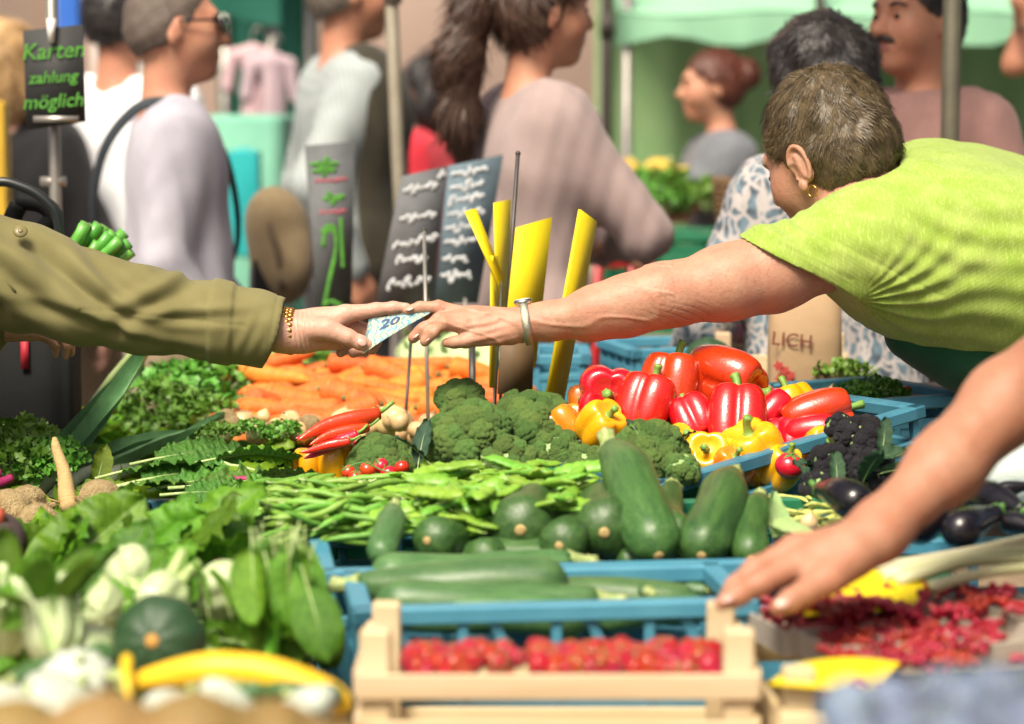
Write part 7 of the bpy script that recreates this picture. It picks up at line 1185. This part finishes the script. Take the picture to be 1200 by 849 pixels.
# produce on the stalls further back
gcr = 'green crates of the stall behind'
for px, py, Y, w in ((765, 310, 6.7, .3), (838, 308, 6.75, .26), (775, 335, 6.4, .3)): pcrate('green plastic crate of greens at the stall behind the ponytail woman', Matrix.Translation(P(px, py, Y) + Vector((0, 0, -.15))), w, .3, .24, GREENP, .04, .1, gcr)
for px, py, Y, r in ((745, 230, 7.45, .12), (790, 225, 7.5, .13), (830, 235, 7.4, .11), (770, 245, 7.35, .1)): herbs(px, py, Y, r, 'heap of green herbs in the green crates behind', group='herbs at the stall behind')
sq = mat('yellow_gourd', (.6, .42, .06), .5, (.5, .34, .05), 6, var=.2); GD = blob('gourd', roundz, sq, [Spec('stem', RZ.kids[0].me, None)])
for px, py, Y, r in ((735, 205, 7.6, .06), (775, 208, 7.6, .07), (805, 212, 7.7, .055)): spawn(GD, TRS(P(px, py, Y), (.4, .3, U(0, 3)), r), 'yellow gourd above the green crates behind', 'gourd', 'yellow gourds at the stall behind')
wk = thing('wicker_basket', 'brown wicker basket beside the green crates at the stall behind', 'basket', P(872, 275, 7.2)); WIC = mat('wicker', (.2, .11, .05), .8, (.12, .07, .03), 30, bs=.8, bscale=40, stretch=(1, 1, 4))
g = G(); th = np.linspace(0, 2 * np.pi, 49)
for k in range(9): R_ = .07 + .0025 * k; g = G(); g.tube(np.stack([R_ * np.cos(th), R_ * np.sin(th), .005 + .019 * k + .006 * np.sin(th * 12 + k * math.pi)], 1), .0105, 6); obj('withe', g.mesh('withe'), WIC, wk)
g = G(); g.tube([(0, 0, 0), (0, 0, .012)], .07, 24); obj('base', g.mesh('base'), WIC, wk)
pb = mat('purple_cabbage', (.06, .02, .05), .5, (.1, .04, .08), 6); cabbage(870, 372, 6.0, .07, 'purple cabbage at the stall behind the kraft bag', pb); cabbage(840, 385, 5.8, .055, 'smaller purple cabbage beside the wooden crate behind', pb)
for px, py, Y in ((865, 345, 6.1), (890, 350, 6.1), (845, 358, 6.0)): spawn(GD, TRS(P(px, py, Y), (.4, .2, 0), .035), 'small yellow gourd above the purple cabbages', 'gourd', 'small gourds behind the kraft bag')
t2 = thing('side_table', 'low grey table under the purple cabbages behind', 'table', P(860, 425, 6.0) - Vector((0, 0, 0))); zt2 = P(860, 410, 6.0).z; t2.location.z = 0
obj('table_top', bx((.7, .6, .03), WOOD2), None, t2, M=Matrix.Translation((.05, 0, zt2))); [obj('leg', bx((.04, .04, zt2 - .02), WOOD2), None, t2, M=Matrix.Translation((.05 + sx * .3, sy * .25, (zt2 - .02) / 2))) for sx in (-1, 1) for sy in (-1, 1)]
rc = thing('folding_chair', 'red folding chair standing behind the yellow price boards', 'chair', (pxX(712, 6.2), 6.2, 0), .5); RM = mat('red_lacquer', (.4, .015, .02), .35, (.34, .012, .018), 8); ztop = P(712, 238, 6.2).z
for s in (-1, 1):
    g = G(); g.tube([(s * .05, .14, 0), (s * .05, 0, .5), (s * .05, -.05, ztop)], .013, 10); obj('back_post', g.mesh('back_post'), RM, rc); g = G(); g.tube([(s * .04, -.2, 0), (s * .04, .05, .52)], .012, 10); obj('leg', g.mesh('leg'), RM, rc)
for z in (ztop - .05, ztop - .14, ztop - .23): obj('back_slat', bx((.11, .014, .05), RM), None, rc, M=Matrix.Translation((0, -.04, z)))
obj('seat', bx((.12, .3, .025), RM), None, rc, M=Matrix.Translation((0, -.08, .5)))
# canvas roof above the frame, added and sized to shade people at right
aw = thing('shade_awning', 'unseen dark green canvas roof added to shade the people behind', 'shade_awning', (0, 0, 0)); g = G(); xs = np.linspace(.25, 4.2, 20); g.add([(x, y, z + .02 * math.sin(x * 7)) for (y, z) in ((4.45, 2.5), (5.3, 2.75), (6.1, 2.5)) for x in xs], [[i + k * 20, i + 1 + k * 20, i + 21 + k * 20, i + 20 + k * 20] for k in (0, 1) for i in range(19)]); obj('canvas', g.mesh('canvas'), DKGREEN, aw)
for x, y in ((4.1, 4.55), (4.1, 6.0)): g = G(); g.tube([(x, y, 0), (x, y, 2.52)], .02, 10); obj('post', g.mesh('post'), POLED, aw)
